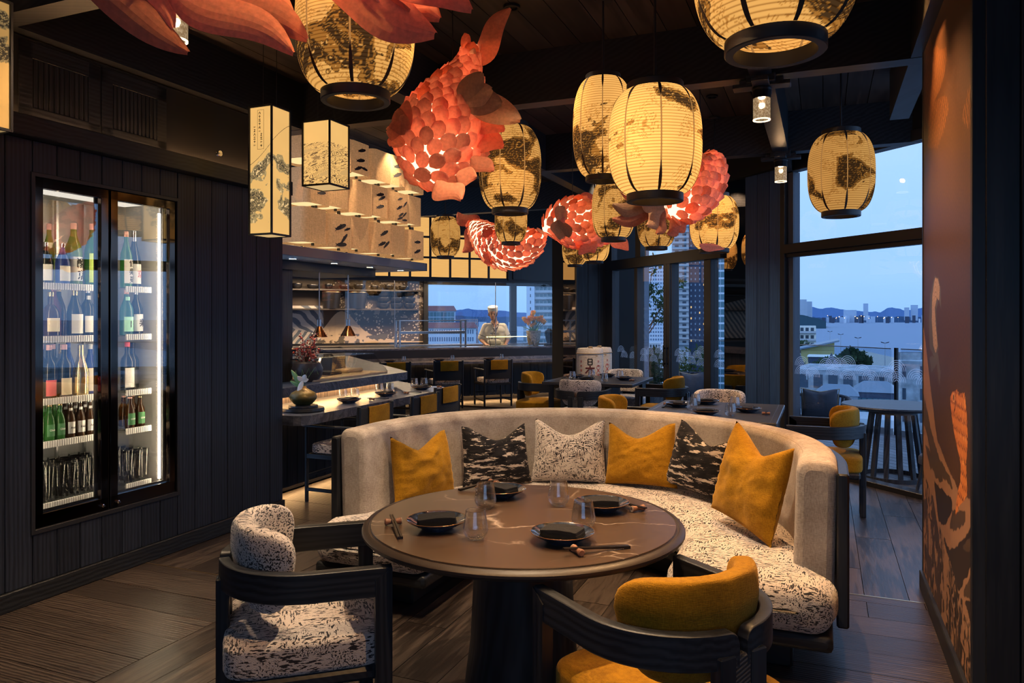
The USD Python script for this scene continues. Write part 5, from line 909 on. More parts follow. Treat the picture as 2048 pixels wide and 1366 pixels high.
# sake barrels beside the pillar
sb = None
STRAW = pbr('straw_white', (.56, .47, .38), .8, bump=.5, bscale=60, var=.15); ROPE = pbr('straw_rope', (.30, .20, .10), .85); INKR = pbr('dark_red_ink', (.10, .016, .016), .6); INKK = pbr('black_ink', (.012, .01, .01), .6); RED = pbr('red_ink', (.45, .07, .05), .6)
KAN = {'日': [[(2, 9), (2, 1)], [(2, 9), (8, 9)], [(8, 9), (8, 1)], [(2, 5), (8, 5)], [(2, 1), (8, 1)]], '本': [[(0, 7), (10, 7)], [(5, 10), (5, 0)], [(5, 7), (0, 1.5)], [(5, 7), (10, 1.5)], [(3, 2.3), (7, 2.3)]],
       '盛': [[(1, 8.5), (9, 8.5)], [(1.5, 8.5), (.5, 4)], [(2, 6.3), (4, 6.3)], [(4, 6.3), (3.7, 4)], [(5, 10), (8.5, 4.2)], [(8, 7), (5.5, 4.5)], [(7.2, 10), (8.2, 9.2)], [(1.5, 3), (8.5, 3)], [(1.5, 3), (1.5, .3)], [(8.5, 3), (8.5, .3)], [(3.8, 3), (3.8, .3)], [(6.2, 3), (6.2, .3)], [(0, .3), (10, .3)]],
       '天': [[(1.5, 8.5), (8.5, 8.5)], [(1, 5.5), (9, 5.5)], [(5, 8.5), (5, 5.5)], [(5, 5.5), (1, .5)], [(5, 5.5), (9, .5)]], '龍': [[(2.5, 10), (3, 9)], [(.5, 9), (4.5, 9)], [(1.5, 8.5), (2, 7)], [(3.6, 8.5), (3.2, 7)], [(.3, 6.8), (4.8, 6.8)], [(1, 5.8), (1, .4)], [(1, 5.8), (4.2, 5.8)], [(4.2, 5.8), (4.2, .4)], [(1, 4), (4.2, 4)], [(1, 2.4), (4.2, 2.4)], [(6, 9.8), (6, 7)], [(6, 8.4), (9.3, 8.4)], [(6, 7), (9.5, 7)], [(6, 7), (6, .8)], [(6, 5.2), (9, 5.2)], [(6, 3.6), (9, 3.6)], [(6, 2.1), (9, 2.1)], [(6, .8), (9.7, .8)]],
       '伯': [[(3, 10), (.5, 6)], [(2, 8), (2, 0)], [(6.3, 10), (5.4, 8.2)], [(4.2, 8), (9.2, 8)], [(4.2, 8), (4.2, .5)], [(9.2, 8), (9.2, .5)], [(4.2, 4.4), (9.2, 4.4)], [(4.2, .7), (9.2, .7)]], '楽': [[(5, 10), (4, 9)], [(3.4, 9), (6.6, 9)], [(3.4, 9), (3.4, 5)], [(6.6, 9), (6.6, 5)], [(3.4, 7), (6.6, 7)], [(3.4, 5), (6.6, 5)], [(1, 9), (2, 8)], [(.8, 5.5), (2.3, 7)], [(9, 9), (8, 8)], [(9.2, 5.5), (7.7, 7)], [(0, 3.8), (10, 3.8)], [(5, 5), (5, 0)], [(5, 3.8), (.8, .5)], [(5, 3.8), (9.2, .5)]],
       '星': [[(2.5, 9.8), (2.5, 6)], [(2.5, 9.8), (7.5, 9.8)], [(7.5, 9.8), (7.5, 6)], [(2.5, 8), (7.5, 8)], [(2.5, 6), (7.5, 6)], [(2.8, 5.4), (1, 3.6)], [(2, 4.2), (8.6, 4.2)], [(5, 5.6), (5, .3)], [(2, 2.3), (8.2, 2.3)], [(.5, .3), (9.5, .3)]], '酔': [[(0, 9.3), (5, 9.3)], [(.5, 7.5), (.5, .4)], [(.5, 7.5), (4.6, 7.5)], [(4.6, 7.5), (4.6, .4)], [(.5, .4), (4.6, .4)], [(1.8, 9.3), (1.6, 4)], [(3.2, 9.3), (3.4, 4)], [(.5, 2.4), (4.6, 2.4)], [(6, 9), (9, 9)], [(7.5, 10), (6, 6)], [(9, 9), (9.5, 6)], [(5.5, 3.6), (10, 3.6)], [(7.7, 5.5), (7.7, 0)]], '京': [[(5, 10), (5, 8.6)], [(.6, 8.4), (9.4, 8.4)], [(2.4, 6.8), (2.4, 4)], [(2.4, 6.8), (7.6, 6.8)], [(7.6, 6.8), (7.6, 4)], [(2.4, 4), (7.6, 4)], [(5, 4), (5, .5)], [(5, .5), (4, .9)], [(2.6, 2.8), (1, .8)], [(7.3, 2.8), (9, .8)]]}
def kanji(ch, size, w=.09):
    g = shapely.union_all([LineString(s).buffer(w * 10 / 2, cap_style=2, join_style=2) for s in KAN[ch]]); return shapely.affinity.affine_transform(g, [size / 10, 0, 0, size / 10, -size / 2, -size / 2])
def wrap(g, R, a0, z0, t=.0015):       # flat print laid on a cylinder of radius R, centred at bearing a0
    out = []
    for p in polys(g):
        p = shapely.segmentize(p, .02); m = prism(p, t); v = m[0]; a = a0 + v[:, 0] / R; out.append((np.column_stack([(R + v[:, 2]) * np.cos(a), (R + v[:, 2]) * np.sin(a), v[:, 1] + z0]), m[1]))
    return join(out)
for k, (x0, y0, lab) in enumerate(((1.075, 10.35, 'white straw sake barrel with big black and red brush lettering, nearer of the two'), (1.235, 10.66, 'second white sake barrel peeking out behind the lettered one'))):
    b = thing('sake_barrel', lab, 'barrel', (x0, y0, .585), -PI / 2 - .09); R = .185
    part(b, 'body', lathe([(0, 0), (R * .96, 0), (R, .03), (R, .40), (R * .98, .47), (R * .90, .505), (0, .51)], 56), STRAW, smooth=30); part(b, 'lid_rope', tube([(R * 1.0 * math.cos(a), R * 1.0 * math.sin(a), .435) for a in np.linspace(0, 2 * PI, 41)], .006, 6), ROPE)
    part(b, 'top_knot', tube([(-.10, -.02, .512), (-.03, .03, .522), (.05, -.01, .524), (.11, .03, .512)], .010, 6), ROPE)
    part(b, 'brown_band', wrap(shapely.affinity.scale(Point(0, 0).buffer(.105, 16), 1, .16).union(sbox(-.105, 0, .105, .017)), R, 0, .40), ROPE)
    for j, ch in enumerate('日本盛'): part(b, 'brush_lettering', wrap(kanji(ch, (.095, .125, .13)[j], .17), R, 0, (.325, .215, .09)[j], .002), INKK if j == 0 else INKR)
    for sg in (-1, 1):
        for j in range(4): part(b, 'small_lettering', wrap(kanji('日本盛京'[j], .030, .12), R, sg * .70 if sg < 0 else .66, .33 - j * .06, .0015), RED)
    for j in range(2): part(b, 'red_ring', wrap(Point(0, 0).buffer(.032).difference(Point(0, 0).buffer(.027)), R, .66, (.25, .17)[j], .0018), RED)
bs = obj('barrel_stand', xf(box(-.26, .42, -.24, .42, 0, .585, .006), (1.10, 10.44, 0), R2), BLACKWOOD_X, 'low black block under the sake barrels', 'stand')
# ================================================================ place settings
PLATE = mat('dark_blue_glaze', {'t': ('texture_coordinate', {}), 'n': ('noise_texture', {'scale': 40, 'detail': 4}), 'r': ('rgb_ramp', {'ramp': [(.35, (.010, .012, .018)), (.6, (.035, .05, .085)), (.75, (.10, .12, .16))]}), 'p': ('principled_bsdf', {'roughness': .12, 'specular_ior_level': .7, 'coat_weight': .5})}, [('t.object', 'n.vector'), ('n.fac', 'r.fac'), ('r.color', 'p.base_color')])
COPRIM = pbr('copper_rim', (.30, .16, .08), .2, .7); NAP = pbr('black_napkin', (.0055, .005, .006), .95, bump=.4, bscale=120); STICK = pbr('black_lacquer', (.014, .011, .010), .3); CLAY = pbr('red_clay_rest', (.23, .10, .055), .6, var=.25); CLAY2 = pbr('pale_clay_end', (.42, .33, .26), .7)
plate_src = None; napkin_src = None; glass_src = None; stick_src = None; rest_src = None
def plate(p, lab, grp, s=1.0):
    global plate_src
    if plate_src is not None: return copy(plate_src, p, 0, lab, grp, scale=s)
    t = thing('dinner_plate', lab, 'plate', p, 0, grp, scale=s)
    part(t, 'dish', lathe([(0, .004), (.045, .004), (.048, 0), (.055, 0), (.062, .006), (.100, .026), (.1105, .034), (.109, .0355), (.098, .031), (.060, .011), (0, .009)], 64), PLATE, smooth=40)
    part(t, 'rim', lathe([(.1105, .0335), (.1115, .035), (.1105, .0365), (.1085, .0355)], 64), COPRIM, smooth=True); plate_src = t.GetPrim() if hasattr(t, 'GetPrim') else t; return t
def napkin(p, rz, lab, grp, s=1.0):
    global napkin_src
    if napkin_src is not None: return copy(napkin_src, p, rz, lab, grp, scale=s)
    t = thing('folded_napkin', lab, 'napkin', p, rz, grp, scale=s)
    def fold(x0, x1, y0, y1, z0, z1, w):
        v, f = superquad(((x0 + x1) / 2, (y0 + y1) / 2, (z0 + z1) / 2), (x1 - x0, y1 - y0, z1 - z0), .14, 40, 12); v = v.copy(); v[:, 2] += (w * np.sin(v[:, 0] * 31 + 1) * .5 + w * (meshkit.noise(v * 28, 3) - .5)) * (v[:, 2] > (z0 + z1) / 2); return v, f
    part(t, 'lower_fold', fold(-.070, .070, -.043, .043, 0, .013, .002), NAP, smooth=True); part(t, 'middle_fold', fold(-.068, .069, -.042, .042, .011, .022, .003), NAP, smooth=True); part(t, 'upper_fold', fold(-.069, .067, -.0425, .041, .020, .032, .005), NAP, smooth=True); napkin_src = t; return t
def tumbler(p, lab, grp):
    global glass_src
    if glass_src is not None: return copy(glass_src, p, 0, lab, grp)
    t = thing('water_glass', lab, 'glass', p, 0, grp)
    part(t, 'bowl', lathe([(0, .003), (.022, .003), (.030, .006), (.040, .018), (.0445, .032), (.043, .045), (.0365, .085), (.034, .100), (.0334, .1005), (.0328, .100), (.0354, .085), (.042, .045), (.0432, .032), (.038, .019), (.028, .011), (0, .010)], 48), CRYSTAL, smooth=True)
    part(t, 'base', lathe([(0, 0), (.022, 0), (.027, .003), (.024, .008), (0, .0085)], 40), glassmat('thick_glass', (.90, .92, .94), 1.6), smooth=True)
    part(t, 'rim', lathe([(.0332, .0995), (.0342, .1000), (.0336, .1012), (.0328, .1003), (.0332, .0995)], 48), glassmat('glass_rim', (.9, .92, .95), 2.2), smooth=True); glass_src = t; return t
def sticks(p, rz, lab, grp):
    global stick_src
    if stick_src is not None: return copy(stick_src, p, rz, lab, grp)
    t = thing('chopsticks', lab, 'chopsticks', p, rz, grp)
    for sg in (-1, 1): part(t, 'stick', hull([(x, sg * (.0055 if x > .1 else .004) + dy * r, z0 + dz * r) for x, r, z0 in ((-.005, .0022, .024), (.235, .0042, .0048)) for dy in (-1, 1) for dz in (-1, 1)]), STICK)
    stick_src = t; return t
def rest(p, rz, lab, grp):
    global rest_src
    if rest_src is not None: return copy(rest_src, p, rz, lab, grp)
    t = thing('chopstick_rest', lab, 'chopstick rest', p, rz, grp)
    pr = [(.0, -.031), (.009, -.031), (.0125, -.027), (.0095, -.010), (.0085, 0), (.0095, .010), (.0125, .027), (.009, .031), (.0, .031)]; v, f = lathe(pr, 24)
    part(t, 'body', (np.column_stack([v[:, 0], v[:, 2], v[:, 1] + .0125]), f), CLAY, smooth=40)
    v, f = lathe([(.006, .0295), (.011, .0298), (.0115, .032), (.006, .032), (.006, .0295)], 24); part(t, 'end_ring', (np.column_stack([v[:, 0], v[:, 2], v[:, 1] + .0125]), f), CLAY2, smooth=40)
    rest_src = t; return t
def setting(where, table, z, pl, nap, gl, st, grp, s=1.0):
    if pl is not None: p = np.array([*pl, z]); plate(p, 'dark glazed plate %s of %s' % (where, table), grp, s); napkin(p + [0, 0, .0125 * s], nap, 'folded black napkin on the plate %s of %s' % (where, table), grp, s)
    if gl is not None: tumbler((*gl, z), 'clear tumbler %s of %s' % (where, table), grp)
    if st is not None:
        a, b = np.array(st[0]), np.array(st[1]); d = b - a; rz = math.atan2(d[1], d[0]); r0 = a + d / np.linalg.norm(d) * .045
        sticks((*a, z), rz, 'black chopsticks %s of %s' % (where, table), grp); rest((*r0, z), rz, 'brown clay chopstick rest %s of %s' % (where, table), grp)
RTN, zt = 'the round table', .7526
def g2(px, py, z): return at(px, py, z)[:2]
def stk(px0, py0, px1, py1, z): return (g2(px0, py0, z), g2(px1, py1, z))
setting('at the left side', RTN, zt, g2(874, 1056, zt), .12, g2(951, 1078, zt), stk(783, 1043, 806, 1090, zt), 'round table place settings')
setting('at the far left', RTN, zt, g2(1001, 992, zt), -.75, g2(971, 1016, zt), stk(1003, 967, 928, 980, zt), 'round table place settings')
setting('at the far right', RTN, zt, g2(1203, 1020, zt), -.12, g2(1117, 1011, zt), stk(1290, 1028, 1238, 1008, zt), 'round table place settings')
setting('at the near right', RTN, zt, g2(1125, 1082, zt), -.5, g2(1167, 1056, zt), stk(1130, 1112, 1240, 1098, zt), 'round table place settings')
TN, z = 'the nearer square table', .7505; q = lambda du, dv: P1(TB[0] + du, TB[1] + dv)[:2]
setting('at the left side', TN, z, q(-.31, .12), R1 + PI / 2, q(-.17, -.06), (q(-.42, .22), q(-.42, -.01)), 'nearer square table place settings')
setting('on the front edge', TN, z, q(-.02, -.33), R1, q(.17, -.35), (q(-.16, -.47), q(.07, -.47)), 'nearer square table place settings')
setting('on the back edge', TN, z, q(-.12, .42), R1, q(-.19, .26), None, 'nearer square table place settings')
setting('at the right side', TN, z, q(.27, -.02), R1 + PI / 2, q(.15, .14), (q(.42, -.20), q(.42, .03)), 'nearer square table place settings')
TN = 'the farther square table'; q = lambda du, dv: P1(TA[0] + du, TA[1] + dv)[:2]
setting('at the left side', TN, z, q(-.33, .10), R1 + PI / 2, q(-.30, -.16), (q(-.46, .16), q(-.46, -.06)), 'farther square table place settings')
setting('on the front edge', TN, z, q(-.08, -.27), R1, q(.16, -.34), (q(-.24, -.42), q(-.02, -.42)), 'farther square table place settings')
setting('on the back edge', TN, z, q(.0, .37), R1, q(-.16, .20), None, 'farther square table place settings')
setting('at the right side', TN, z, q(.31, .0), R1 + PI / 2, q(.22, .16), (q(.44, -.18), q(.44, .05)), 'farther square table place settings')
TN = 'the near bar ledge'; b = lambda u, v: P1(u, v)[:2]
for v, wh in ((5.66, 'nearest the gold vase'), (6.28, 'in the middle'), (6.98, 'at the rounded end')):
    setting(wh, TN, .7505, b(-3.93, v), R1 + PI / 2, b(-4.12, v + .18), (b(-3.86, v + .20), b(-3.78, v + .42)), 'near bar place settings')
    tumbler((*b(-4.05, v + .27), .7505), 'second clear tumbler %s of the near bar ledge, beside the first' % wh, 'near bar place settings')
TN = 'the far bar ledge'; b = lambda u, v: P2(u, v)[:2]
for u, wh in ((2.98, 'at the left'), (3.86, 'in the middle'), (4.80, 'at the right')): setting(wh, TN, .7405, b(u, 12.66), R2, b(u + .26, 12.72), None, 'far bar place settings')
# ================================================================ glazed drinks fridge in the left wall (frame 1: u into the room, v along the wall)
fr = thing('drinks_fridge', 'tall two-door glazed drinks fridge built into the dark left wall, lit from inside', 'fridge', rotz=R1)
a0, a1, z0, z1 = FRIDGE; INN = pbr('fridge_lining', (.36, .36, .37), .35, .1); BRZ = mat('polished_bronze_frame', {'p': ('principled_bsdf', {'base_color': (.10, .075, .06), 'metallic': 1.0, 'roughness': .08})})
part(fr, 'lining', join([box(-4.50, -4.48, a0, a1, z0, z1), box(-4.48, -3.93, a0, a0 + .02, z0, z1), box(-4.48, -3.93, a1 - .02, a1, z0, z1), box(-4.48, -3.93, a0, a1, z0, z0 + .02), box(-4.48, -3.93, a0, a1, z1 - .02, z1)]), INN)
part(fr, 'centre_post', box(-3.95, -3.90, 3.165, 3.195, z0, z1, .002), BLACK)
DOORS = ((a0 + .012, 3.172), (3.186, a1 - .012))
for (a, b) in DOORS:
    d = part(fr, 'door', join([box(-3.925, -3.885, a, a + .05, z0 + .012, z1 - .012, .002), box(-3.925, -3.885, b - .05, b, z0 + .012, z1 - .012, .002), box(-3.925, -3.885, a, b, z0 + .012, z0 + .085, .002), box(-3.925, -3.885, a, b, z1 - .065, z1 - .012, .002)]), BRZ)
    part(d, 'glass', box(-3.905, -3.899, a + .05, b - .05, z0 + .085, z1 - .065), glassmat('fridge_glass', (.93, .94, .95), 2.05) if a < 3 else UsdShade.Material.Get(stage, '/World/Looks/fridge_glass'))
    part(d, 'gasket', join([box(-3.935, -3.925, a + .045, a + .06, z0 + .08, z1 - .06), box(-3.935, -3.925, b - .06, b - .045, z0 + .08, z1 - .06), box(-3.935, -3.925, a + .045, b - .045, z0 + .08, z0 + .095)]), BLACK)
    part(d, 'lock', xf(lathe([(0, 0), (.009, 0), (.009, .012), (.004, .014), (.004, .024), (0, .024)], 16), (-3.885, (b - .045) if a < 3 else a + .045, z0 + .045), ry=PI / 2), CHROME)
part(fr, 'outer_frame', join([box(-3.90, -3.872, a0 - .012, a0 + .01, z0 - .015, z1 + .012, .002), box(-3.90, -3.872, a1 - .01, a1 + .012, z0 - .015, z1 + .012, .002), box(-3.90, -3.872, a0, a1, z0 - .015, z0 + .01, .002), box(-3.90, -3.872, a0, a1, z1 - .01, z1 + .012, .002)]), BLACK)
FLED = emit('fridge_led', (1.0, .78, .48), 34.0)
part(fr, 'light_strip', box(-3.975, -3.962, a1 - .075, a1 - .062, z0 + .10, z1 - .09), FLED); part(fr, 'light_strip', box(-3.985, -3.972, a0 + .035, a0 + .045, z0 + .10, z1 - .09), FLED); part(fr, 'light_strip', box(-3.96, -3.95, 3.22, 3.23, z0 + .1, z1 - .1), FLED)
part(fr, 'lamp_housing', box(-3.985, -3.965, a1 - .060, a1 - .035, z0 + .06, z1 - .05, .002), CHROME)
part(fr, 'top_light', box(-4.30, -4.05, a0 + .05, a1 - .05, z1 - .028, z1 - .022), emit('fridge_top_led', (1, .9, .75), 1.2))
SHZ = [.470, .815, 1.055, 1.405, 1.705]     # shelf heights
GLS = glassmat('glass_shelf', (.88, .92, .92), 1.5); LIP = mat('ribbed_shelf_lip', {'t': ('texture_coordinate', {}), 'w': ('wave_texture', {'bands_direction': 'y', 'scale': 22}), 'r': ('rgb_ramp', {'ramp': [(.2, (.42, .42, .43)), (.8, (.85, .86, .88))]}), 'b': ('bump', {'strength': .6, 'distance': .003}), 'p': ('principled_bsdf', {'roughness': .25, 'transmission_weight': .0})}, [('t.object', 'w.vector'), ('w.fac', 'r.fac'), ('w.fac', 'b.height'), ('b.normal', 'p.normal'), ('r.color', 'p.base_color')])
for zz in SHZ:
    for a, b in ((a0 + .06, 3.29), (3.40, a1 - .09)):
        s = part(fr, 'shelf', box(-4.46, -4.02, a, b, zz - .008, zz), GLS); part(s, 'shelf_lip', box(-4.02, -4.008, a, b, zz - .03, zz + .008, .002), LIP)
for v in (a0 + .09, 3.26, 3.45): part(fr, 'upright', box(-4.46, -4.44, v - .008, v + .008, z0 + .02, z1 - .03), STEEL)
def bglass(name, c, al=.55): return mat(name, {'p': ('principled_bsdf', {'base_color': c, 'roughness': .06, 'specular_ior_level': .7}), 'l': ('translucent_bsdf', {'color': c}), 'm': ('mix_closure', {'fac': 1 - al})}, [('p.BSDF', 'm.closure1'), ('l.BSDF', 'm.closure2')], surface='m.closure')
BG = {'green': bglass('bottle_green', (.04, .20, .04)), 'brown': bglass('bottle_brown', (.07, .025, .008)), 'dark': bglass('bottle_dark', (.02, .028, .03)), 'blue': bglass('bottle_blue', (.05, .10, .42)), 'clear': bglass('bottle_clear', (.42, .45, .45), .5), 'rose': bglass('bottle_rose', (.55, .20, .22)), 'lime': bglass('bottle_lime', (.20, .34, .07)), 'gold': pbr('bottle_gold', (.78, .58, .28), .16, .9), 'teal': bglass('bottle_teal', (.06, .22, .24))}
LB = {'white': pbr('label_white', (.80, .80, .80), .6), 'cream': pbr('label_cream', (.74, .66, .48), .6), 'green': pbr('label_green', (.06, .22, .09), .6), 'mint': pbr('label_mint', (.40, .78, .62), .6), 'red': pbr('label_red', (.68, .10, .13), .6), 'lime': pbr('label_lime', (.52, .72, .16), .6), 'grey': pbr('label_grey', (.55, .56, .60), .6), 'silver': pbr('label_silver', (.62, .62, .64), .35, .4), 'dark': pbr('label_dark', (.05, .05, .06), .5)}
CAPM = {'white': LB['white'], 'pink': pbr('cap_pink', (.75, .42, .40), .5), 'gold': BG['gold'], 'silver': CHROME, 'black': BLACK, 'red': LB['red'], 'blue': pbr('cap_blue', (.1, .16, .55), .4)}
def fit(mesh, w):
    x0, x1 = mesh[0][:, 0].min(), mesh[0][:, 0].max(); s = w / (x1 - x0); v = mesh[0].copy(); v[:, 0] = (v[:, 0] - (x0 + x1) / 2) * s; v[:, 1] = (v[:, 1] - (mesh[0][:, 1].min() + mesh[0][:, 1].max()) / 2) * s; return v, mesh[1]
def wtext(txt, w, R, z):
    m = meshkit.text_mesh(txt, .02, .001, bold=True); v, f = fit((np.array(m.vertices), np.array(m.faces)), w); a = v[:, 0] / R
    return np.column_stack([(R + .0012 + v[:, 2] * .3) * np.cos(a), (R + .0012 + v[:, 2] * .3) * np.sin(a), v[:, 1] + z]), f
def bottle(lab, u, v, zz, R, H, glass, cap, lbl=None, lz=(.12, .40), kind='sake', script=None, text=None, ink=None, lab2=None, grp=None, capl=.10):
    t = thing('bottle', lab, 'bottle', P1(u, v, zz), R1 + .25, grp)
    P = {'sake': [(0, 0), (.9, 0), (1, .012), (1, .52), (.93, .60), (.55, .74), (.36, .82), (.33, .97)], 'wine': [(0, 0), (.92, 0), (1, .012), (1, .58), (.9, .65), (.5, .73), (.37, .78), (.36, .97)], 'champ': [(0, 0), (.9, 0), (1, .015), (1, .45), (.85, .56), (.5, .72), (.36, .82), (.34, .97)], 'beer': [(0, 0), (.92, 0), (1, .015), (1, .52), (.88, .62), (.52, .74), (.42, .86), (.40, .97)], 'round': [(0, 0), (.9, 0), (1, .02), (1, .42), (.93, .55), (.66, .66), (.34, .72), (.32, .97)]}[kind]
    pr = [(r * R, h * H) for r, h in P]; part(t, 'glass_body', lathe(pr + [(0, .97 * H)], 28), BG[glass], smooth=35); rt = pr[-1][0]
    part(t, 'cap', lathe([(0, H * (1 - capl)), (rt * 1.08, H * (1 - capl)), (rt * 1.12, H * .99), (rt * .9, H), (0, H)], 20), CAPM[cap], smooth=35)
    if lbl:
        c, s = math.cos, math.sin; th = np.linspace(-1.25, 1.25, 21); zz0, zz1 = lz[0] * H, lz[1] * H; rr = R + .0008
        vv = np.vstack([np.column_stack([rr * np.cos(th), rr * np.sin(th), np.full(21, q)]) for q in (zz0, zz1)]); ff = np.array([[j, j + 1, 22 + j] for j in range(20)] + [[j, 22 + j, 21 + j] for j in range(20)]); part(t, 'paper_label', (vv, ff), LB[lbl], smooth=True)
        mid, hh = (zz0 + zz1) / 2, zz1 - zz0
        if script:
            n = len(script); sz = min(hh / n * .84, R * 1.25)
            for j, ch in enumerate(script): part(t, 'brush_lettering', wrap(kanji(ch, sz, .13), R + .001, .12, zz1 - hh * (j + .5) / n, .0008), ink or INKK)
        if text: part(t, 'lettering', wtext(text, R * 1.5, R, mid), ink or INKK)
    if lab2: th = np.linspace(-1.2, 1.2, 15); rr = R * .50; vv = np.vstack([np.column_stack([rr * np.cos(th), rr * np.sin(th), np.full(15, q * H)]) for q in (.76, .84)]); ff = np.array([[j, j + 1, 16 + j] for j in range(14)] + [[j, 16 + j, 15 + j] for j in range(14)]); part(t, 'neck_label', (vv, ff), LB[lab2], smooth=True)
    return t
U = -4.13; L0 = a0 + .06; GRN = pbr('ink_green', (.05, .30, .08), .6)
# top shelf
bottle('short dark sake bottle with white label, first on the left of the top fridge shelf', U, 2.960, SHZ[4], .037, .245, 'dark', 'silver', 'white', (.10, .48))
bottle('short blue-tinted sake bottle with white label, second on the top fridge shelf', U + .03, 3.042, SHZ[4], .038, .245, 'blue', 'silver', 'white', (.10, .46))
bottle('tall green sake bottle with white label and black brush writing on the top fridge shelf', U, 3.134, SHZ[4], .047, .375, 'lime', 'pink', 'white', (.08, .46), script='酔京')
bottle('tall green sake bottle with lime label and green brush writing on the top fridge shelf', U + .04, 3.226, SHZ[4], .044, .380, 'green', 'pink', 'lime', (.06, .52), script='天龍', ink=GRN)
bottle('slim green bottle behind the short bottles on the top fridge shelf', U - .12, 3.067, SHZ[4], .036, .37, 'lime', 'pink')
bottle('tall sake bottle with narrow white label of three brush characters on the right top shelf', U + .03, 3.475, SHZ[4], .036, .36, 'green', 'pink', 'white', (.08, .50), script='伯楽星')
bottle('silver-topped sparkling bottle with dark red print on the right top shelf', U, 3.560, SHZ[4], .040, .375, 'dark', 'silver', 'grey', (.08, .42), script='京', ink=RED, kind='champ', capl=.34)
# second shelf
bottle('round-shouldered plum wine bottle, first on the second fridge shelf', U + .02, 2.976, SHZ[3], .045, .26, 'brown', 'gold', 'cream', (.12, .42), kind='round')
bottle('pink bottle behind the plum wine on the second fridge shelf', U - .05, 3.047, SHZ[3], .038, .30, 'rose', 'pink', kind='sake')
bottle('gold-foiled sparkling bottle with white splashed label on the second fridge shelf', U + .03, 3.118, SHZ[3], .043, .30, 'dark', 'gold', 'white', (.06, .44), kind='champ', capl=.36)
bottle('wine bottle with plain white label at the right of the second fridge shelf', U + .02, 3.210, SHZ[3], .037, .29, 'dark', 'silver', 'white', (.08, .42), kind='wine', lab2='silver')
bottle('pink-capped bottle at the back of the second fridge shelf', U - .16, 3.006, SHZ[3], .036, .305, 'rose', 'pink'); bottle('amber bottle at the back right of the second fridge shelf', U - .16, 3.159, SHZ[3], .036, .30, 'brown', 'gold')
bottle('sake bottle with mint green label on the right second shelf', U + .02, 3.485, SHZ[3], .040, .29, 'teal', 'pink', 'mint', (.08, .40), lab2='mint', script='日')
bottle('bottle with grey swirling label beside the mint one', U, 3.575, SHZ[3], .041, .29, 'dark', 'silver', 'grey', (.08, .46), script='楽')
# third shelf
bottle('wine bottle with bright red label on the third fridge shelf', U + .02, 2.965, SHZ[2], .037, .305, 'dark', 'pink', 'red', (.04, .34), kind='wine')
bottle('wine bottle with cream label on the third fridge shelf', U + .03, 3.052, SHZ[2], .038, .305, 'dark', 'pink', 'cream', (.04, .36), kind='wine')
bottle('shiny gold champagne bottle on the third fridge shelf', U + .04, 3.149, SHZ[2], .044, .30, 'gold', 'gold', kind='champ', capl=.30)
bottle('second gold-topped bottle behind the shiny gold one', U - .06, 3.098, SHZ[2], .040, .305, 'clear', 'gold', kind='champ', capl=.32)
bottle('cobalt blue bottle with white label at the right of the third fridge shelf', U + .01, 3.236, SHZ[2], .036, .30, 'blue', 'white', 'white', (.06, .52))
bottle('tall blue bottle behind the gold ones on the third shelf', U - .12, 3.190, SHZ[2], .035, .31, 'blue', 'blue')
for k in range(4): bottle(('first', 'second', 'third', 'fourth')[k] + ' dark bottle in the rear row of the third fridge shelf', U - .20, 3.00 + .075 * k, SHZ[2], .035, .30, ('dark', 'brown', 'dark', 'lime')[k], ('black', 'pink', 'pink', 'gold')[k], kind='wine')
bottle('wine bottle with white label on the right third shelf', U + .01, 3.500, SHZ[2], .040, .305, 'dark', 'red', 'white', (.05, .46), kind='wine')
bottle('dark wine bottle half behind the white-labelled one on the right third shelf', U - .05, 3.590, SHZ[2], .038, .30, 'dark', 'black', 'dark', (.1, .4), kind='wine')
# beers
for row in range(3):
    for k in range(5):
        if row == 0: lab = ('green beer bottle with oval label, leftmost in the front beer row', 'green beer bottle with oval label, second in the front beer row', 'brown beer bottle with silver label, third in the front beer row', 'brown beer bottle with silver label, fourth in the front beer row', 'brown beer bottle with silver label, fifth in the front beer row')[k]
        else: lab = ('green' if k < 2 else 'brown') + ' beer bottle of the %s row, %s place from the left' % (('middle', 'rear')[row - 1], ('first', 'second', 'third', 'fourth', 'fifth')[k])
        g = k < 2; bottle(lab, U + .05 - .085 * row, 2.945 + .064 * k + (.03 if row == 1 else 0), SHZ[1], .0275, .205, 'green' if g else 'brown', 'gold' if g else 'silver', ('green' if g else 'silver') if row == 0 else None, (.12, .45), kind='beer', text=('Chang' if g else 'Asahi') if row == 0 else None, ink=LB['white'] if g else INKK, lab2='green' if g else 'white', grp='beer bottles on the fridge beer shelf', capl=.05)
for k, (vv, du) in enumerate(((3.485, .05), (3.56, .05), (3.53, -.06), (3.60, -.06))):
    bottle(('small brown beer bottle with green label, left on the right beer shelf', 'small brown beer bottle with green label, right on the right beer shelf', 'small dark beer bottle behind the left green-labelled one', 'small dark beer bottle behind the right green-labelled one')[k], U + du, vv, SHZ[1], .030, .195, 'brown', 'pink' if k != 1 else 'gold', 'green' if k < 2 else None, (.10, .48), kind='beer', text='COEDO' if k < 2 else None, ink=LB['white'], grp='small beer bottles on the right fridge shelf', capl=.05)
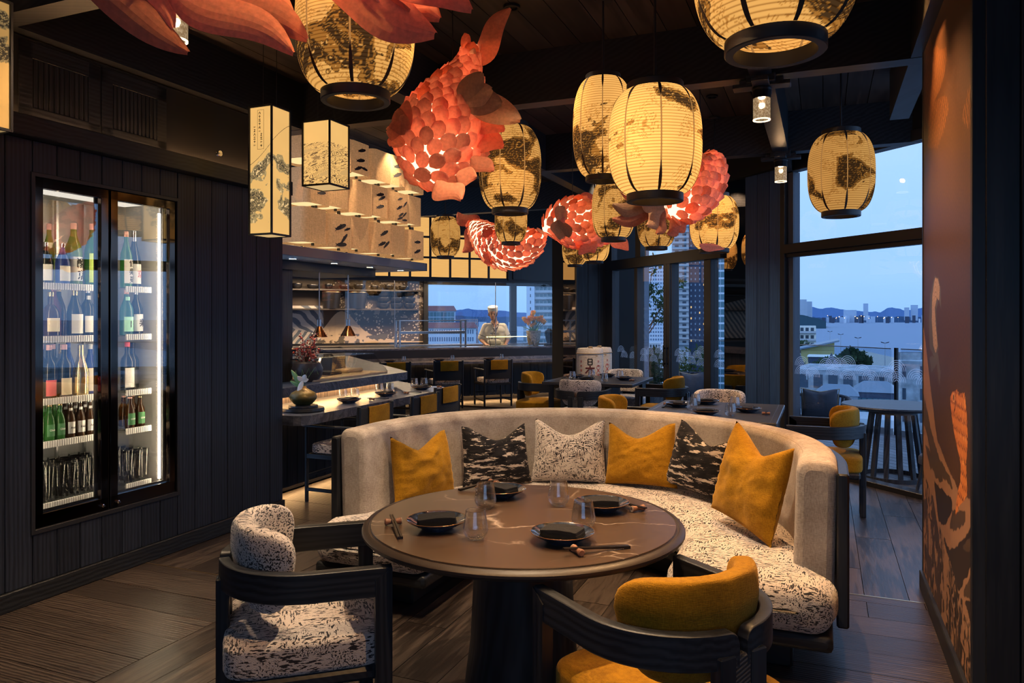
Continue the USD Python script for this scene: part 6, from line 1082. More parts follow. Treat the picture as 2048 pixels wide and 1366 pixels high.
# chilled tall glasses at the bottom
gsrc = None
CLG = glassmat('chilled_glass', (.985, .99, .988), 1.5)
def tallglass(p, lab):
    global gsrc
    if gsrc is not None: return copy(gsrc, p, 0, lab)
    gsrc = thing('beer_glass', lab, 'glass', p, 0, 'tall beer glasses on the lowest fridge shelf'); part(gsrc, 'bowl', lathe([(0, .02), (.021, .02), (.033, .20), (.0345, .20), (.0235, 0), (0, 0)], 24), CLG, smooth=30); part(gsrc, 'foot', lathe([(0, 0), (.023, 0), (.0245, .018), (0, .022)], 24), glassmat('glass_foot', (.93, .95, .94), 1.8), smooth=30); return gsrc
ORD = ('first', 'second', 'third', 'fourth', 'fifth', 'sixth')
for row in range(4):
    for k in range(5): tallglass(P1(U + .06 - .085 * row, 2.93 + .068 * k + .05 * row, SHZ[0]), 'clear tall beer glass, %s in the %s row of the left bottom shelf' % (ORD[k], ('front', 'second', 'third', 'rear')[row]))
    for k in range(3): tallglass(P1(U + .06 - .085 * row, 3.46 + .062 * k + .012 * row, SHZ[0]), 'clear tall beer glass, %s in the %s row of the right bottom shelf' % (ORD[k], ('front', 'second', 'third', 'rear')[row]))
# ================================================================ printed mural on the right wall (x from its far edge towards the viewer)
def mv(px, py):       # measured mural point -> (x, z) on the wall
    s = (px - 1024.0) / 1500.0; v = (.4832 + .2001 * s) / (.9239 * s - .3827); d = -.2001 + .9239 * v
    return 4.77 - v, EYE + (634.0 - py) / 1500.0 * d
def mpoly(pts, r=0.0):
    p = Polygon([mv(*q) for q in pts]).buffer(0); return p.buffer(-r).buffer(2 * r).buffer(-r) if r else p
n, m = 300, 560; x, z = np.meshgrid(np.linspace(0, 1.625, n), np.linspace(.095, 3.2, m), indexing='ij'); x, z = x.ravel(), z.ravel(); jx = (meshkit.fbm(np.column_stack([x * 14, z * 14, x * 0]), 3, 2) - .5)
BASEC, TANC, DK, DK2 = (.066, .030, .016), (.33, .175, .10), (.032, .020, .013), (.075, .045, .026)
col = np.repeat(np.array([BASEC]), n * m, 0)
R = .055; row = np.floor(z / (R * .5)); best = np.full(len(x), 9.0)      # overlapping fan scales of the ground pattern
for dr in (0, 1):
    rr = row - dr; cx = (np.round(x / (2 * R) - .5 * (rr % 2)) + .5 * (rr % 2)) * 2 * R; dd = np.hypot(x - cx, z - rr * R * .5); ok = (dd < R) & (best > 8); best[ok] = dd[ok]
col *= np.where(np.sin(best / R * 2 * PI * 3.5) > .2, 1.22, .86)[:, None]
def fill(pts, c, r=.012, wob=.02, extra=None):
    k = shapely.contains_xy(mpoly(pts, r), x + jx * wob, z + np.roll(jx, 977) * wob)
    if extra is not None: k &= extra
    col[k] = c; return k
tan = fill([(1846, 640), (1852, 690), (1862, 780), (1875, 880), (1900, 945), (1914, 972), (1922, 1000), (1938, 996), (1963, 1000), (1963, 1420), (1846, 1420)], TANC)
for p in ([(1846, 780), (1853, 812), (1864, 868), (1880, 915), (1906, 968), (1902, 976), (1880, 945), (1864, 908), (1852, 862), (1846, 840)], [(1850, 890), (1866, 902), (1884, 932), (1886, 962), (1873, 956), (1860, 930)]): fill(p, DK2, .006, .05)
for p, c in (([(1868, 960), (1890, 985), (1906, 1000), (1904, 1022), (1891, 1052), (1878, 1045)], DK), ([(1905, 1018), (1931, 1022), (1931, 1042), (1911, 1062), (1899, 1056)], DK2), ([(1960, 1000), (1948, 1030), (1937, 1066), (1915, 1092), (1899, 1100), (1884, 1062), (1896, 1112), (1917, 1182), (1936, 1150), (1956, 1100), (1962, 1060)], DK), ([(1958, 1012), (1950, 1040), (1940, 1075), (1922, 1098), (1938, 1105), (1955, 1070)], DK2), ([(1962, 1125), (1942, 1150), (1924, 1186), (1948, 1202), (1962, 1186)], DK2), ([(1928, 1196), (1962, 1208), (1962, 1260), (1940, 1240)], DK)): fill(p, c, .01, .035)
low = shapely.contains_xy(mpoly([(1846, 935), (1862, 985), (1890, 1090), (1920, 1190), (1960, 1270), (1963, 1420), (1846, 1420)]), x, z)
q = z + (x - .2) * 1.1; st = np.sin(x * 55 + jx * 16 + z * 7) + .7 * np.sin(x * 23 - z * 4) + (meshkit.noise(np.column_stack([x * 9, z * 2.2, x * 0]), 6) - .5) * 2.2; col[low & (st > .25)] = DK2; col[low & (st > .75)] = DK
bl = shapely.contains_xy(mpoly([(1847, 1000), (1866, 990), (1880, 1080), (1895, 1220), (1880, 1230), (1848, 1140)]), x, z) & (meshkit.fbm(np.column_stack([x * 16, z * 9, x * 0 + 3]), 3, 7) > .52); col[bl] = (.06, .035, .025)
WHT, GRY = (.42, .30, .25), (.10, .088, .088)
fill([(1870, 550), (1861, 590), (1858, 640), (1860, 695), (1870, 716), (1878, 700), (1874, 655), (1873, 620), (1878, 598), (1883, 620), (1882, 580), (1878, 558)], GRY, .004, .01)
k = fill([(1871, 553), (1865, 590), (1864, 640), (1867, 690), (1872, 706), (1876, 692), (1872, 650), (1870, 615), (1874, 596), (1879, 600), (1880, 575), (1876, 558)], WHT, .004, .008); col[k & (np.sin((z + (x * 3) ** 2) * 260) > .8)] = (.16, .12, .11)
fill([(1859, 715), (1863, 745), (1874, 728), (1879, 772), (1882, 745), (1876, 706), (1868, 712)], GRY, .003, .02)
ORN = (.60, .19, .045)
k = fill([(1901, 796), (1905, 783), (1913, 780), (1920, 787), (1930, 786), (1934, 830), (1936, 880), (1933, 930), (1935, 990), (1928, 1002), (1919, 1012), (1911, 1034), (1914, 995), (1921, 960), (1922, 930), (1916, 900), (1908, 862), (1903, 825)], ORN, .003, .006)
col[k & (np.sin(z * 120 + np.abs(np.sin(x * 90)) * 2.4) > .80)] = (.14, .04, .015); col[k & (meshkit.noise(np.column_stack([x * 90, z * 30, x * 0]), 4) > .84)] = (.75, .30, .09)
e = mv(1908, 795); rr = np.hypot(x - e[0], (z - e[1])); col[rr < .022] = (.75, .45, .2); col[rr < .013] = (.02, .01, .01); rr2 = np.hypot(x - e[0] + .01, z - e[1] - .0); col[k & (np.abs(rr2 - .06) < .006) & (x > e[0])] = (.12, .035, .015)
NETC = (.26, .10, .03)
for pts, mode in (([(1851, 92), (1861, 76), (1866, 95), (1874, 92), (1880, 100), (1893, 95), (1894, 120), (1886, 160), (1878, 185), (1868, 205), (1862, 250), (1856, 256), (1851, 235)], 0), ([(1868, 205), (1880, 195), (1892, 190), (1898, 213), (1888, 262), (1876, 296), (1855, 296), (1858, 256)], 1), ([(1945, 92), (1959, 58), (1962, 70), (1962, 138), (1948, 128), (1943, 110)], 0), ([(1948, 132), (1962, 140), (1962, 246), (1944, 264), (1925, 242), (1928, 215)], 1)):
    kk = shapely.contains_xy(mpoly(pts, .004), x + jx * .03, z); L = (np.abs(np.sin((x * 1.0 + z * .75) * 62)) < .22) | (np.abs(np.sin((x * 1.0 - z * .75) * 62)) < .22)
    col[kk] = np.where(L[kk][:, None], NETC, np.array(BASEC) * (1.5 if mode == 0 else .9))
part(rm, 'mural_print', (np.column_stack([np.full(len(x), MURAL_U - .001), 4.77 - x, z]), grid_faces(n, m)[:, ::-1]), tinted('mural_print', .42, .35), col=col)
# ================================================================ balcony and town
DECK = wood('deck_board', (.05, .055, .065), (.13, .13, .14), 'y', .5, scale=.6)
bf = thing('floor_balcony', kind='structure', rotz=R2)
for k in range(20): part(bf, 'deck_board', box(UW + .09 + .145 * k, UW + .09 + .145 * (k + 1) - .006, 2.5, 12.5, -.05, -.015, .003), DECK)
part(bf, 'slab', box(UW + .0, 8.6, 2.5, 12.5, -.35, -.05), pbr('concrete', (.20, .22, .25), .8))
wtag('wall_balcony', f2(box(UW + .1, 6.36, 9.85, 10.35, -.05, 3.4)), pbr('outer_wall_blue_grey', (.16, .19, .24), .7))
rl = thing('balcony_railing', 'clear frameless glass balcony railing with one dark post', 'railing', rotz=R2)
RG = glassmat('railing_glass', (.86, .91, .94), 1.5)
for a, b in ((3.0, 7.02), (7.17, 9.2), (9.24, 12.0)): part(rl, 'glass_panel', box(8.34, 8.352, a, b, .02, 1.10), RG); part(rl, 'top_edge', box(8.337, 8.355, a, b, 1.10, 1.112), STEEL); part(rl, 'base_channel', box(8.31, 8.38, a, b, -.03, .06), pbr('channel_grey', (.2, .21, .23), .5) if a < 4 else UsdShade.Material.Get(stage, '/World/Looks/channel_grey'))
part(rl, 'post', box(8.33, 8.37, 7.08, 7.12, -.03, 1.12, .004), BLACKMETAL)
BALW = wood('outdoor_dark_wood', (.015, .017, .022), (.05, .052, .06), 'z', .45)
bt = thing('balcony_table', 'round dark outdoor table on a cage of slanting slats on the balcony', 'table', (3.63, 7.15, -.015))
part(bt, 'tabletop', lathe([(0, .665), (.40, .665), (.44, .675), (.452, .69), (.445, .702), (0, .705)], 64), BALW, smooth=30)
for k in range(14):
    a = 2 * PI * k / 14; c, s = math.cos(a), math.sin(a); w = np.array([-s, c]) * .019
    part(bt, 'slat', hull([(c * r + w[0] * e, s * r + w[1] * e, z) for r, z in ((.285, .03), (.255, .03), (.20, .665), (.17, .665)) for e in (-1, 1)]), BALW)
for z0_, z1_, r in ((0, .04, .295), (.62, .665, .21)): part(bt, 'hoop', lathe([(r - .05, z0_), (r, z0_), (r, z1_), (r - .05, z1_), (r - .05, z0_)], 48), BALW, smooth=30)
ROPEG, ROPED = pbr('grey_rope', (.34, .36, .40), .85, bump=.5, bscale=150), pbr('dark_rope', (.07, .075, .09), .85)
PILC = pbr('grey_pillow', (.075, .085, .11), .95, bump=.4, bscale=200); PILT = pbr('pillow_piping', (.45, .36, .24), .8)
def wicker(label, u, v, ang, h=.62, pill=None):
    t = thing('rope_armchair', label, 'chair', P2(u, v, -.015), R2 + ang); a = np.linspace(-.62 * PI, .62 * PI, 33); th = a - PI / 2; r0, r1 = .285, .31
    ring = lambda r, z, k=1.0: np.column_stack([r * np.cos(th), r * np.sin(th), np.full(33, z) - .06 * (np.abs(a) / (.62 * PI)) ** 3 * k])
    part(t, 'top_rail', tube(ring(r1, h), .018, 8), ROPED, smooth=40); part(t, 'lower_rail', tube(ring(r0, .26, 0), .014, 8), BALW, smooth=40)
    for i in range(0, 33):
        q0, q1 = ring(r0 + (.012 if i % 2 else -.012), .25, 0)[i], ring(r1 + (.02 if i % 2 else -.02), h + .012)[i]; mid = (q0 + q1) / 2 + np.array([math.cos(th[i]), math.sin(th[i]), 0]) * (.02 if i % 2 else -.015)
        part(t, 'rope', tube([q0, mid, q1], .0155, 6), ROPEG if i % 2 else ROPED, smooth=40)
    for sx in (-1, 1):
        for sy in (-1, 1): part(t, 'leg', tube([(sx * .20, sy * .19, .30), (sx * .25, sy * .24, 0)], [.018, .012], 8), BALW)
    part(t, 'seat_cushion', superquad((0, 0, .31), (.50, .50, .11), .35, 28, 10), PILC, smooth=True)
    if pill:
        p = thing('outdoor_pillow', pill, 'cushion', P2(u, v, -.015) + np.array([0, 0, .36]), R2 + ang); vv, ff = pillow(.40, .40, .15, .03, 4); g = xf((vv + [0, 0, .2], ff), rx=-.35); g = (g[0] + [0, -.10, 0], g[1]); part(p, 'cover', g, PILC, smooth=True)
        s = np.linspace(-1, 1, 40); e = np.column_stack([np.concatenate([s, np.ones(40), -s, -np.ones(40)]), np.concatenate([-np.ones(40), s, np.ones(40), -s])]); X = .2 * e[:, 0] * (1 - .085 * (1 - e[:, 1] ** 2)); Z = .2 * e[:, 1] * (1 - .06 * (1 - e[:, 0] ** 2)) - .03 * np.clip(1 - np.abs(e[:, 0]), 0, 1) * np.clip((e[:, 1] + 1) / 2, 0, 1) ** 4
        w = xf((np.column_stack([X, X * 0, Z + .2]), None), rx=-.35)[0] + [0, -.10, 0]; part(p, 'piping', tube(w, .005, 5, False), PILT)
wicker('grey rope armchair holding a piped pillow, just outside the corner window', 6.42, 6.46, PI * .75, .64, 'dark grey square pillow with pale piping in the rope chair by corner window')
wicker('grey rope armchair right of the slatted balcony table, cut off by the mural wall', 5.96, 4.47, PI * .12, .62)
wicker('grey rope armchair seen through the folding glass doors', 6.62, 9.1, PI * .85, .70, 'plain grey pillow in the rope chair behind the glass doors')
# planting outside the doors
LEAF = [mat('leaf_%d' % k, {'d': ('diffuse_bsdf', {'color': c}), 'l': ('translucent_bsdf', {'color': c}), 'm': ('mix_closure', {'fac': .4})}, [('d.BSDF', 'm.closure1'), ('l.BSDF', 'm.closure2')], surface='m.closure') for k, c in enumerate(((.035, .06, .03), (.06, .10, .045), (.16, .17, .04)))]
def leafball(pts, L, seed, n):
    r = np.random.default_rng(seed); out = []
    for k in range(n):
        c = pts[r.integers(len(pts))] + r.normal(0, .035, 3); d = r.normal(0, 1, 3); d /= np.linalg.norm(d); s = np.cross(d, r.normal(0, 1, 3)); s /= np.linalg.norm(s) + 1e-9; l = L * r.uniform(.7, 1.3)
        out.append((np.array([c, c + d * l * .5 + s * l * .22, c + d * l, c + d * l * .5 - s * l * .22]), np.array([[0, 1, 2], [0, 2, 3]])))
    return join(out)
for k, (u, v, h, w, lab) in enumerate(((7.00, 10.66, .95, .26, 'dark leafy shrub left of the middle door stile'), (7.62, 10.55, .98, .30, 'grey-green leafy shrub behind the rope chair outside the doors'), (6.62, 10.75, .72, .16, 'small shrub in the corner outside the leftmost door pane'))):
    t = thing('potted_shrub', lab, 'shrub', P2(u, v, -.015), R2); part(t, 'planter', box(-w, w, -.2, .2, 0, .34, .01), BALW); r = np.random.default_rng(k)
    P = np.column_stack([r.uniform(-w, w, 60), r.uniform(-.2, .2, 60), r.uniform(.36, h, 60)]); part(t, 'foliage', leafball(P, .075, k, 800), LEAF[0 if k != 1 else 1], kind='stuff')
    for q in range(5): part(t, 'stem', tube([(0, 0, .3), P[q] * [1, 1, .8], P[q]], .006, 5), TWIG)
t = thing('potted_tree', 'slim young tree with forking trunk and green leaves outside the glass doors', 'tree', P2(7.02, 11.25, -.015)); part(t, 'pot', lathe([(0, 0), (.14, 0), (.18, .4), (.16, .4), (0, .35)], 28), BALW)
part(t, 'trunk', tube([(0, 0, .3), (.01, 0, .8), (.06, .02, 1.2)], [.022, .018, .015], 8), TWIG)
tips = []
for q, e in enumerate(((.02, .05, 2.55), (.26, .05, 2.05), (.46, .1, 1.75), (.62, .0, 2.05), (.12, -.1, 2.3), (.30, .1, 2.45), (.58, .1, 1.7))): part(t, 'branch', tube([(.03 + .02 * (q % 2), 0, 1.0 + .1 * (q % 3)), (e[0] * .5 + .03, e[1] * .5, (1.1 + e[2]) / 2), e], [.012, .009, .004], 6), TWIG); tips += [np.array(e) + RNG.normal(0, .07, 3) for _ in range(9)] + [np.array([e[0] * .6 + .03, e[1] * .6, 1.1 + (e[2] - 1.1) * .65]) + RNG.normal(0, .05, 3) for _ in range(3)]
part(t, 'foliage', leafball(np.array(tips), .10, 5, 520), LEAF[1], kind='stuff'); part(t, 'sunlit_leaves', leafball(np.array(tips[:10]), .10, 6, 50), LEAF[2], kind='stuff', label='yellowish leaves near the top')  # a few leaves take the yellowish leaf colour
# ---- sea, land, hills
GZ = -34.0
ORDN = 'first second third fourth fifth sixth seventh eighth ninth tenth eleventh twelfth thirteenth fourteenth fifteenth sixteenth seventeenth eighteenth nineteenth twentieth twenty-first twenty-second twenty-third twenty-fourth twenty-fifth twenty-sixth twenty-seventh twenty-eighth twenty-ninth thirtieth'.split()
SEA = mat('sea_water', {'t': ('texture_coordinate', {}), 'm': ('mapping', {'scale': (.05, .012, 1)}), 'n': ('noise_texture', {'scale': 1, 'detail': 5}), 'b': ('bump', {'strength': .12, 'distance': 1.0}), 'p': ('principled_bsdf', {'base_color': (.14, .215, .31), 'roughness': .5, 'specular_ior_level': .12})}, [('t.object', 'm.vector'), ('m.vector', 'n.vector'), ('n.fac', 'b.height'), ('b.normal', 'p.normal')])
wtag('sea', (np.array([[130, 300, GZ], [9000, 300, GZ], [9000, 12000, GZ], [1400, 6500, GZ]], float), np.array([[0, 1, 2], [0, 2, 3]])), SEA)
LAND = mat('town_ground', {'t': ('texture_coordinate', {}), 'n': ('noise_texture', {'scale': .03, 'detail': 6}), 'v': ('voronoi_texture', {'scale': .045}), 'k': ('rgb_to_bw', {}), 'r': ('rgb_ramp', {'ramp': [(.40, (.045, .075, .08)), (.55, (.11, .15, .18)), (.68, (.30, .35, .40))]}), 'x': ('mix_float', {'fac': .5}), 'p': ('principled_bsdf', {'roughness': .9, 'specular_ior_level': .1})}, [('t.object', 'n.vector'), ('t.object', 'v.vector'), ('v.color', 'k.color'), ('n.fac', 'x.a'), ('k.val', 'x.b'), ('x.result', 'r.fac'), ('r.color', 'p.base_color')])
wtag('land', (np.array([[-9000, 20, GZ - .5], [700, 20, GZ - .5], [300, 560, GZ - .5], [330, 760, GZ - .5], [1330, 4300, GZ - .5], [6500, 4450, GZ - .5], [9000, 12000, GZ - .5], [-9000, 12000, GZ - .5]], float), np.array([[0, 1, 2], [0, 2, 3], [0, 3, 4], [0, 4, 7], [4, 6, 7], [4, 5, 6]])), LAND)
SAND = pbr('beach_sand', (.34, .34, .30), .9); wtag('beach', (np.array([V(1690, 745, 450) * [1, 1, 0] + [0, 0, GZ], V(1812, 730, 560) * [1, 1, 0] + [0, 0, GZ + .3], V(1795, 721, 640) * [1, 1, 0] + [0, 0, GZ + .3], V(1722, 702, 800) * [1, 1, 0] + [0, 0, GZ + .3]], float), np.array([[0, 1, 2], [0, 2, 3]])), SAND)
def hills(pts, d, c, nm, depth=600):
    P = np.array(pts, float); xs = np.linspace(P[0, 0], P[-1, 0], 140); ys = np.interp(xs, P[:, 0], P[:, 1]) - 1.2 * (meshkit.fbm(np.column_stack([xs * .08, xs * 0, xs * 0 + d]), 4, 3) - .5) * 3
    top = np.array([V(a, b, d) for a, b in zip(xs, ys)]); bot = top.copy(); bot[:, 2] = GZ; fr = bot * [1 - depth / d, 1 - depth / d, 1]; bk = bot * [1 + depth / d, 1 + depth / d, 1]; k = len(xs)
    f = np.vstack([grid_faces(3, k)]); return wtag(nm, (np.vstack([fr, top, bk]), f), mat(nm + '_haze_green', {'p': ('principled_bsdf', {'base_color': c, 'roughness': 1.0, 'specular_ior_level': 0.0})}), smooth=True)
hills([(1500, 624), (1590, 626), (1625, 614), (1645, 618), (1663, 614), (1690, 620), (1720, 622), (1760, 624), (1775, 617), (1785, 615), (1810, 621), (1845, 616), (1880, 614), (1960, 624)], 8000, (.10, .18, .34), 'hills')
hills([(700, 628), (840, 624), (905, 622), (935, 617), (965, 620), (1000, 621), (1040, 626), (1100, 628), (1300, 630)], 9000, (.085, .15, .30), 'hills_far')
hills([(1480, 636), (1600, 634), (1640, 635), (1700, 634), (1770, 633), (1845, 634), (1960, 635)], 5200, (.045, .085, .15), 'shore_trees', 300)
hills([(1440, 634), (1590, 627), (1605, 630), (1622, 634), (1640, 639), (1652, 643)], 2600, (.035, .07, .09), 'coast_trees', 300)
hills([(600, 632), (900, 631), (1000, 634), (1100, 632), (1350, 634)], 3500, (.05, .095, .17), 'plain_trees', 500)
# ---- buildings: every window its own piece
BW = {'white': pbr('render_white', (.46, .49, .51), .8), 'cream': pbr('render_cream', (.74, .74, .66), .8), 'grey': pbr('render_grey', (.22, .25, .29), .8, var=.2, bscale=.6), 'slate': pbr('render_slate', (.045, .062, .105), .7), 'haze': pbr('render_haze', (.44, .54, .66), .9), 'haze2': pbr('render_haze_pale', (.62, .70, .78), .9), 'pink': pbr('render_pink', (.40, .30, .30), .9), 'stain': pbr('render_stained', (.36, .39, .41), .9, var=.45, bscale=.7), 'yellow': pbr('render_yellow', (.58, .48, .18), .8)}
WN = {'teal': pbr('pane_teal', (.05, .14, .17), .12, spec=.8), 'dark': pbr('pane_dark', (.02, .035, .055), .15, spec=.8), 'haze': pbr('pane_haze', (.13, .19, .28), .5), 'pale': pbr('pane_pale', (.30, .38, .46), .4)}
LITW = emit('lit_window', (1, .62, .25), 1.3)
def building(lab, px0, px1, ptop, d, base=None, wall='white', win='dark', rows=0, cols=0, floor_h=3.0, depth=12.0, turn=0.0, balc=False, ww=.6, wh=.55, lit=0.0, roof=None, zb=None, margin=.04, seed=0, thin=.25):
    a, b = V(px0, 634, d), V(px1, 634, d); w = np.hypot(*(b - a)[:2]); c = (a + b) / 2; top = EYE + (634 - ptop) / 1500 * d; zb = GZ - .5 if zb is None else zb
    t = thing('building', lab, 'building', (c[0], c[1], zb), math.atan2(-c[0], c[1]) + turn); H = top - zb; part(t, 'body', box(-w / 2, w / 2, 0, depth, 0, H), BW[wall]); r = random.Random(seed)
    for i in range(rows):
        z1 = H - floor_h * (i + .22); z0 = z1 - floor_h * wh
        if z0 < 0: break
        for j in range(cols):
            cw = w * (1 - 2 * margin) / cols; x = -w / 2 + w * margin + cw * (j + .5); part(t, 'window', box(x - cw * ww / 2, x + cw * ww / 2, -.06, .02, z0, z1), LITW if r.random() < lit else WN[win])
        if balc: part(t, 'balcony', join([box(-w / 2, w / 2, -1.2, 0, z0 - floor_h * .28, z0 - floor_h * .20), box(-w / 2, w / 2, -1.2, -1.1, z0 - floor_h * .28, z0 + floor_h * thin - floor_h * .1)]), BW['haze2'] if wall == 'haze' else BW['white'])
    if roof is not None:
        e = w * .04; part(t, 'roof', hull([(x, y, H) for x in (-w / 2 - e, w / 2 + e) for y in (-e, depth + e)] + [(x, depth / 2, H + roof[0]) for x in (-w / 2 * roof[1], w / 2 * roof[1])]), roof[2])
    return t
# through the folding doors
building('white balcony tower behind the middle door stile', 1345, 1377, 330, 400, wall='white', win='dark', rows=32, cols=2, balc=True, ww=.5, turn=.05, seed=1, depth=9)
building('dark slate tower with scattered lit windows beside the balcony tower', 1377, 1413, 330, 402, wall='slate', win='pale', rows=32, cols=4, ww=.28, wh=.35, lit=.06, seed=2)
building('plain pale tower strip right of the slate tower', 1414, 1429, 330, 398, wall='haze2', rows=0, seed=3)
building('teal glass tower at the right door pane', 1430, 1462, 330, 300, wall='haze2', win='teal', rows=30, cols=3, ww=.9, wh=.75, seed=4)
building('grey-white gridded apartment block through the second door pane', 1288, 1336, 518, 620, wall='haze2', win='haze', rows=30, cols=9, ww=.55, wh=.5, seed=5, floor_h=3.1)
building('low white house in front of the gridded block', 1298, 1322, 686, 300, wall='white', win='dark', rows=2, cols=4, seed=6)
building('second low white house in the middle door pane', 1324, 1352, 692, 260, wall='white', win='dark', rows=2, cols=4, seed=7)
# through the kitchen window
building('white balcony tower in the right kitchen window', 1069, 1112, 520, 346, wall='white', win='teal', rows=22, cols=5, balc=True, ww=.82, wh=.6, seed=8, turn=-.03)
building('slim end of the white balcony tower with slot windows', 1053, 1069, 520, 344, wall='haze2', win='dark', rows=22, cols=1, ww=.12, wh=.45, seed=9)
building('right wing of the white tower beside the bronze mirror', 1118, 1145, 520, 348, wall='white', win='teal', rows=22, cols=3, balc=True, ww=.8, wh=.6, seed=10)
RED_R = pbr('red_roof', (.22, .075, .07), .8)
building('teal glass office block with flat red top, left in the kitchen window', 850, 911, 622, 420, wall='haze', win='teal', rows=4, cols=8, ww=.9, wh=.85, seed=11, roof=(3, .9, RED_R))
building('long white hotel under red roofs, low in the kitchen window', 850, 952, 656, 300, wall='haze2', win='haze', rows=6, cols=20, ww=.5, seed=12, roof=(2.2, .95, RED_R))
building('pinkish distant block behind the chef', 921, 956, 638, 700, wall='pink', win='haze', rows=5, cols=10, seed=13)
r = random.Random(21)
HUE = ('pale', 'white', 'bluish', 'squat', 'narrow', 'wide')
HX = sorted(r.uniform(852, 1060) for _ in range(22))
for k in range(22):
    px = HX[k]; building('small distant house on the plain, %s from the left in the kitchen window' % ORDN[k], px, px + r.uniform(6, 16), r.uniform(637, 655), r.uniform(900, 1900), wall=r.choice(('haze', 'haze2', 'haze2')), seed=k).SetCustomDataByKey('group', 'distant houses beyond the kitchen window')
# through the corner window
building('stained white flat-roofed block with a row of wide windows below the balcony', 1588, 1774, 741, 110, wall='stain', win='dark', rows=2, cols=6, ww=.62, wh=.62, floor_h=3.2, depth=16, seed=14, margin=.05, turn=-.12)
building('weathered white stair block with rooftop billboard, at the right of corner window', 1792, 1860, 722, 100, wall='stain', win='dark', rows=5, cols=2, ww=.2, wh=.5, floor_h=3.0, seed=15)
t = thing('billboard', 'blank weathered white billboard on top of the stair block', 'billboard', V(1820, 720, 98)); part(t, 'board', box(-1.35, 1.35, -.15, 0, .0, .92), BW['stain']); part(t, 'frame', box(-1.6, 2.2, .0, .2, .05, 1.05), BW['grey'])
ZR = pbr('metal_roof', (.17, .225, .28), .5, .0)
building('low building with blue-grey metal hip roof and teal windows, below the balcony', 1712, 1790, 785, 72, wall='slate', win='teal', rows=1, cols=7, ww=.8, wh=.7, floor_h=2.6, depth=7, seed=16, roof=(.85, .55, ZR))
building('low shed with wide pale metal roof left of the teal-windowed building', 1636, 1712, 791, 66, wall='grey', rows=0, depth=5, seed=17, roof=(.8, .6, ZR))
building('white lower annex with one big dark window behind the balcony table', 1672, 1790, 838, 60, wall='white', win='dark', rows=2, cols=3, ww=.5, wh=.6, floor_h=3.2, depth=5, seed=18)
t = building('yellow-walled hall with a pale roof sweeping up to the right', 1604, 1666, 700, 190, wall='yellow', depth=14, seed=19); H = EYE + (634 - 700) / 1500 * 190 - (GZ - .5); w = 62 / 1500 * 190
part(t, 'swept_roof', hull([(-w * .62, -1, H + .2), (-w * .62, 15, H + .2), (w * .64, -2, H + 2.6), (w * .64, 15, H + 2.6), (-w * .62, -1, H - .15), (w * .64, -2, H + 2.2), (-w * .62, 15, H - .1), (w * .64, 15, H + 2.2)]), ZR); part(t, 'gable_wall', hull([(-w / 2, .0, H - .1), (w / 2, 0, H - .1), (w / 2, 0, H + 2.2), (-w / 2, 12, H - .1), (w / 2, 12, H - .1), (w / 2, 12, H + 2.2)]), BW['yellow'])
building('flat pavilion in front of the yellow-walled hall', 1618, 1668, 714, 170, wall='slate', rows=0, depth=8, seed=20, roof=(.4, .96, BW['cream']))
SHG = pbr('shingle', (.10, .11, .14), .9, bump=.6, bscale=3)
t = thing('shingled_tower', 'steep grey shingled roof turret at the left edge of corner window', 'turret', (*V(1583, 700, 130)[:2], GZ)); part(t, 'wall', lathe([(2.1, 0), (2.1, 26.3), (0, 26.3)], 20), BW['stain']); part(t, 'roof', lathe([(2.6, 26.2), (2.2, 27.2), (.9, 30.4), (.0, 31.5)], 20), SHG)
t = thing('roof_turret', 'tiny dark pyramid roof in the middle of the white roofs', 'turret', V(1663, 726, 150)); part(t, 'roof', lathe([(1.4, 0), (.9, .5), (.35, 1.4), (0, 2.1)], 8), SHG)
building('white six-storey apartment block by the shore', 1578, 1630, 652, 300, wall='cream', win='dark', rows=8, cols=5, ww=.62, wh=.5, seed=22, balc=True, thin=.15)
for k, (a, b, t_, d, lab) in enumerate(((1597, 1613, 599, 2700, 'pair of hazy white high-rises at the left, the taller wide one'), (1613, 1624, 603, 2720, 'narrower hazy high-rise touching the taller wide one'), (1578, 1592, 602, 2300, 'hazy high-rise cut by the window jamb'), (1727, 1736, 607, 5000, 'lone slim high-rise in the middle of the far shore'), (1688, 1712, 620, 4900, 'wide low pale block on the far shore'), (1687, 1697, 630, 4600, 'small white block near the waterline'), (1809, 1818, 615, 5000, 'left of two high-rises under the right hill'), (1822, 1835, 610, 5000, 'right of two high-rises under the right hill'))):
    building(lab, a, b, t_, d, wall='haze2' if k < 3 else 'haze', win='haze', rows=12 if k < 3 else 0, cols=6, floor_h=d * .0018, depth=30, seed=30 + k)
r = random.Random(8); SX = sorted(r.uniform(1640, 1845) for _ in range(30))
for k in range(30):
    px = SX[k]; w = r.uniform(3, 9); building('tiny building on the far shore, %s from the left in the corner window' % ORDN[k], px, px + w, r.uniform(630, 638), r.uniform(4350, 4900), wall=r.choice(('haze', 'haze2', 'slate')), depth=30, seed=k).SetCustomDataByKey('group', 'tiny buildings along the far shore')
SHL = emit('shore_light', (1, .55, .28), 5.0)
LX = sorted(r.uniform(1620, 1800) for _ in range(16))
for k in range(16):
    px = LX[k]; pz = V(px, r.uniform(631, 637), 4250); rad = r.uniform(1.6, 3.0); t = thing('shore_lamp', 'warm point of light on the far shore, %s from the left' % ORDN[k], 'light', (pz[0], pz[1], GZ), 0, 'warm lights on the far shore'); part(t, 'lamp', sphere((0, 0, pz[2] - GZ), rad, 1), SHL); part(t, 'pole', tube([(0, 0, 0), (0, 0, pz[2] - GZ)], .25, 4), STEEL)
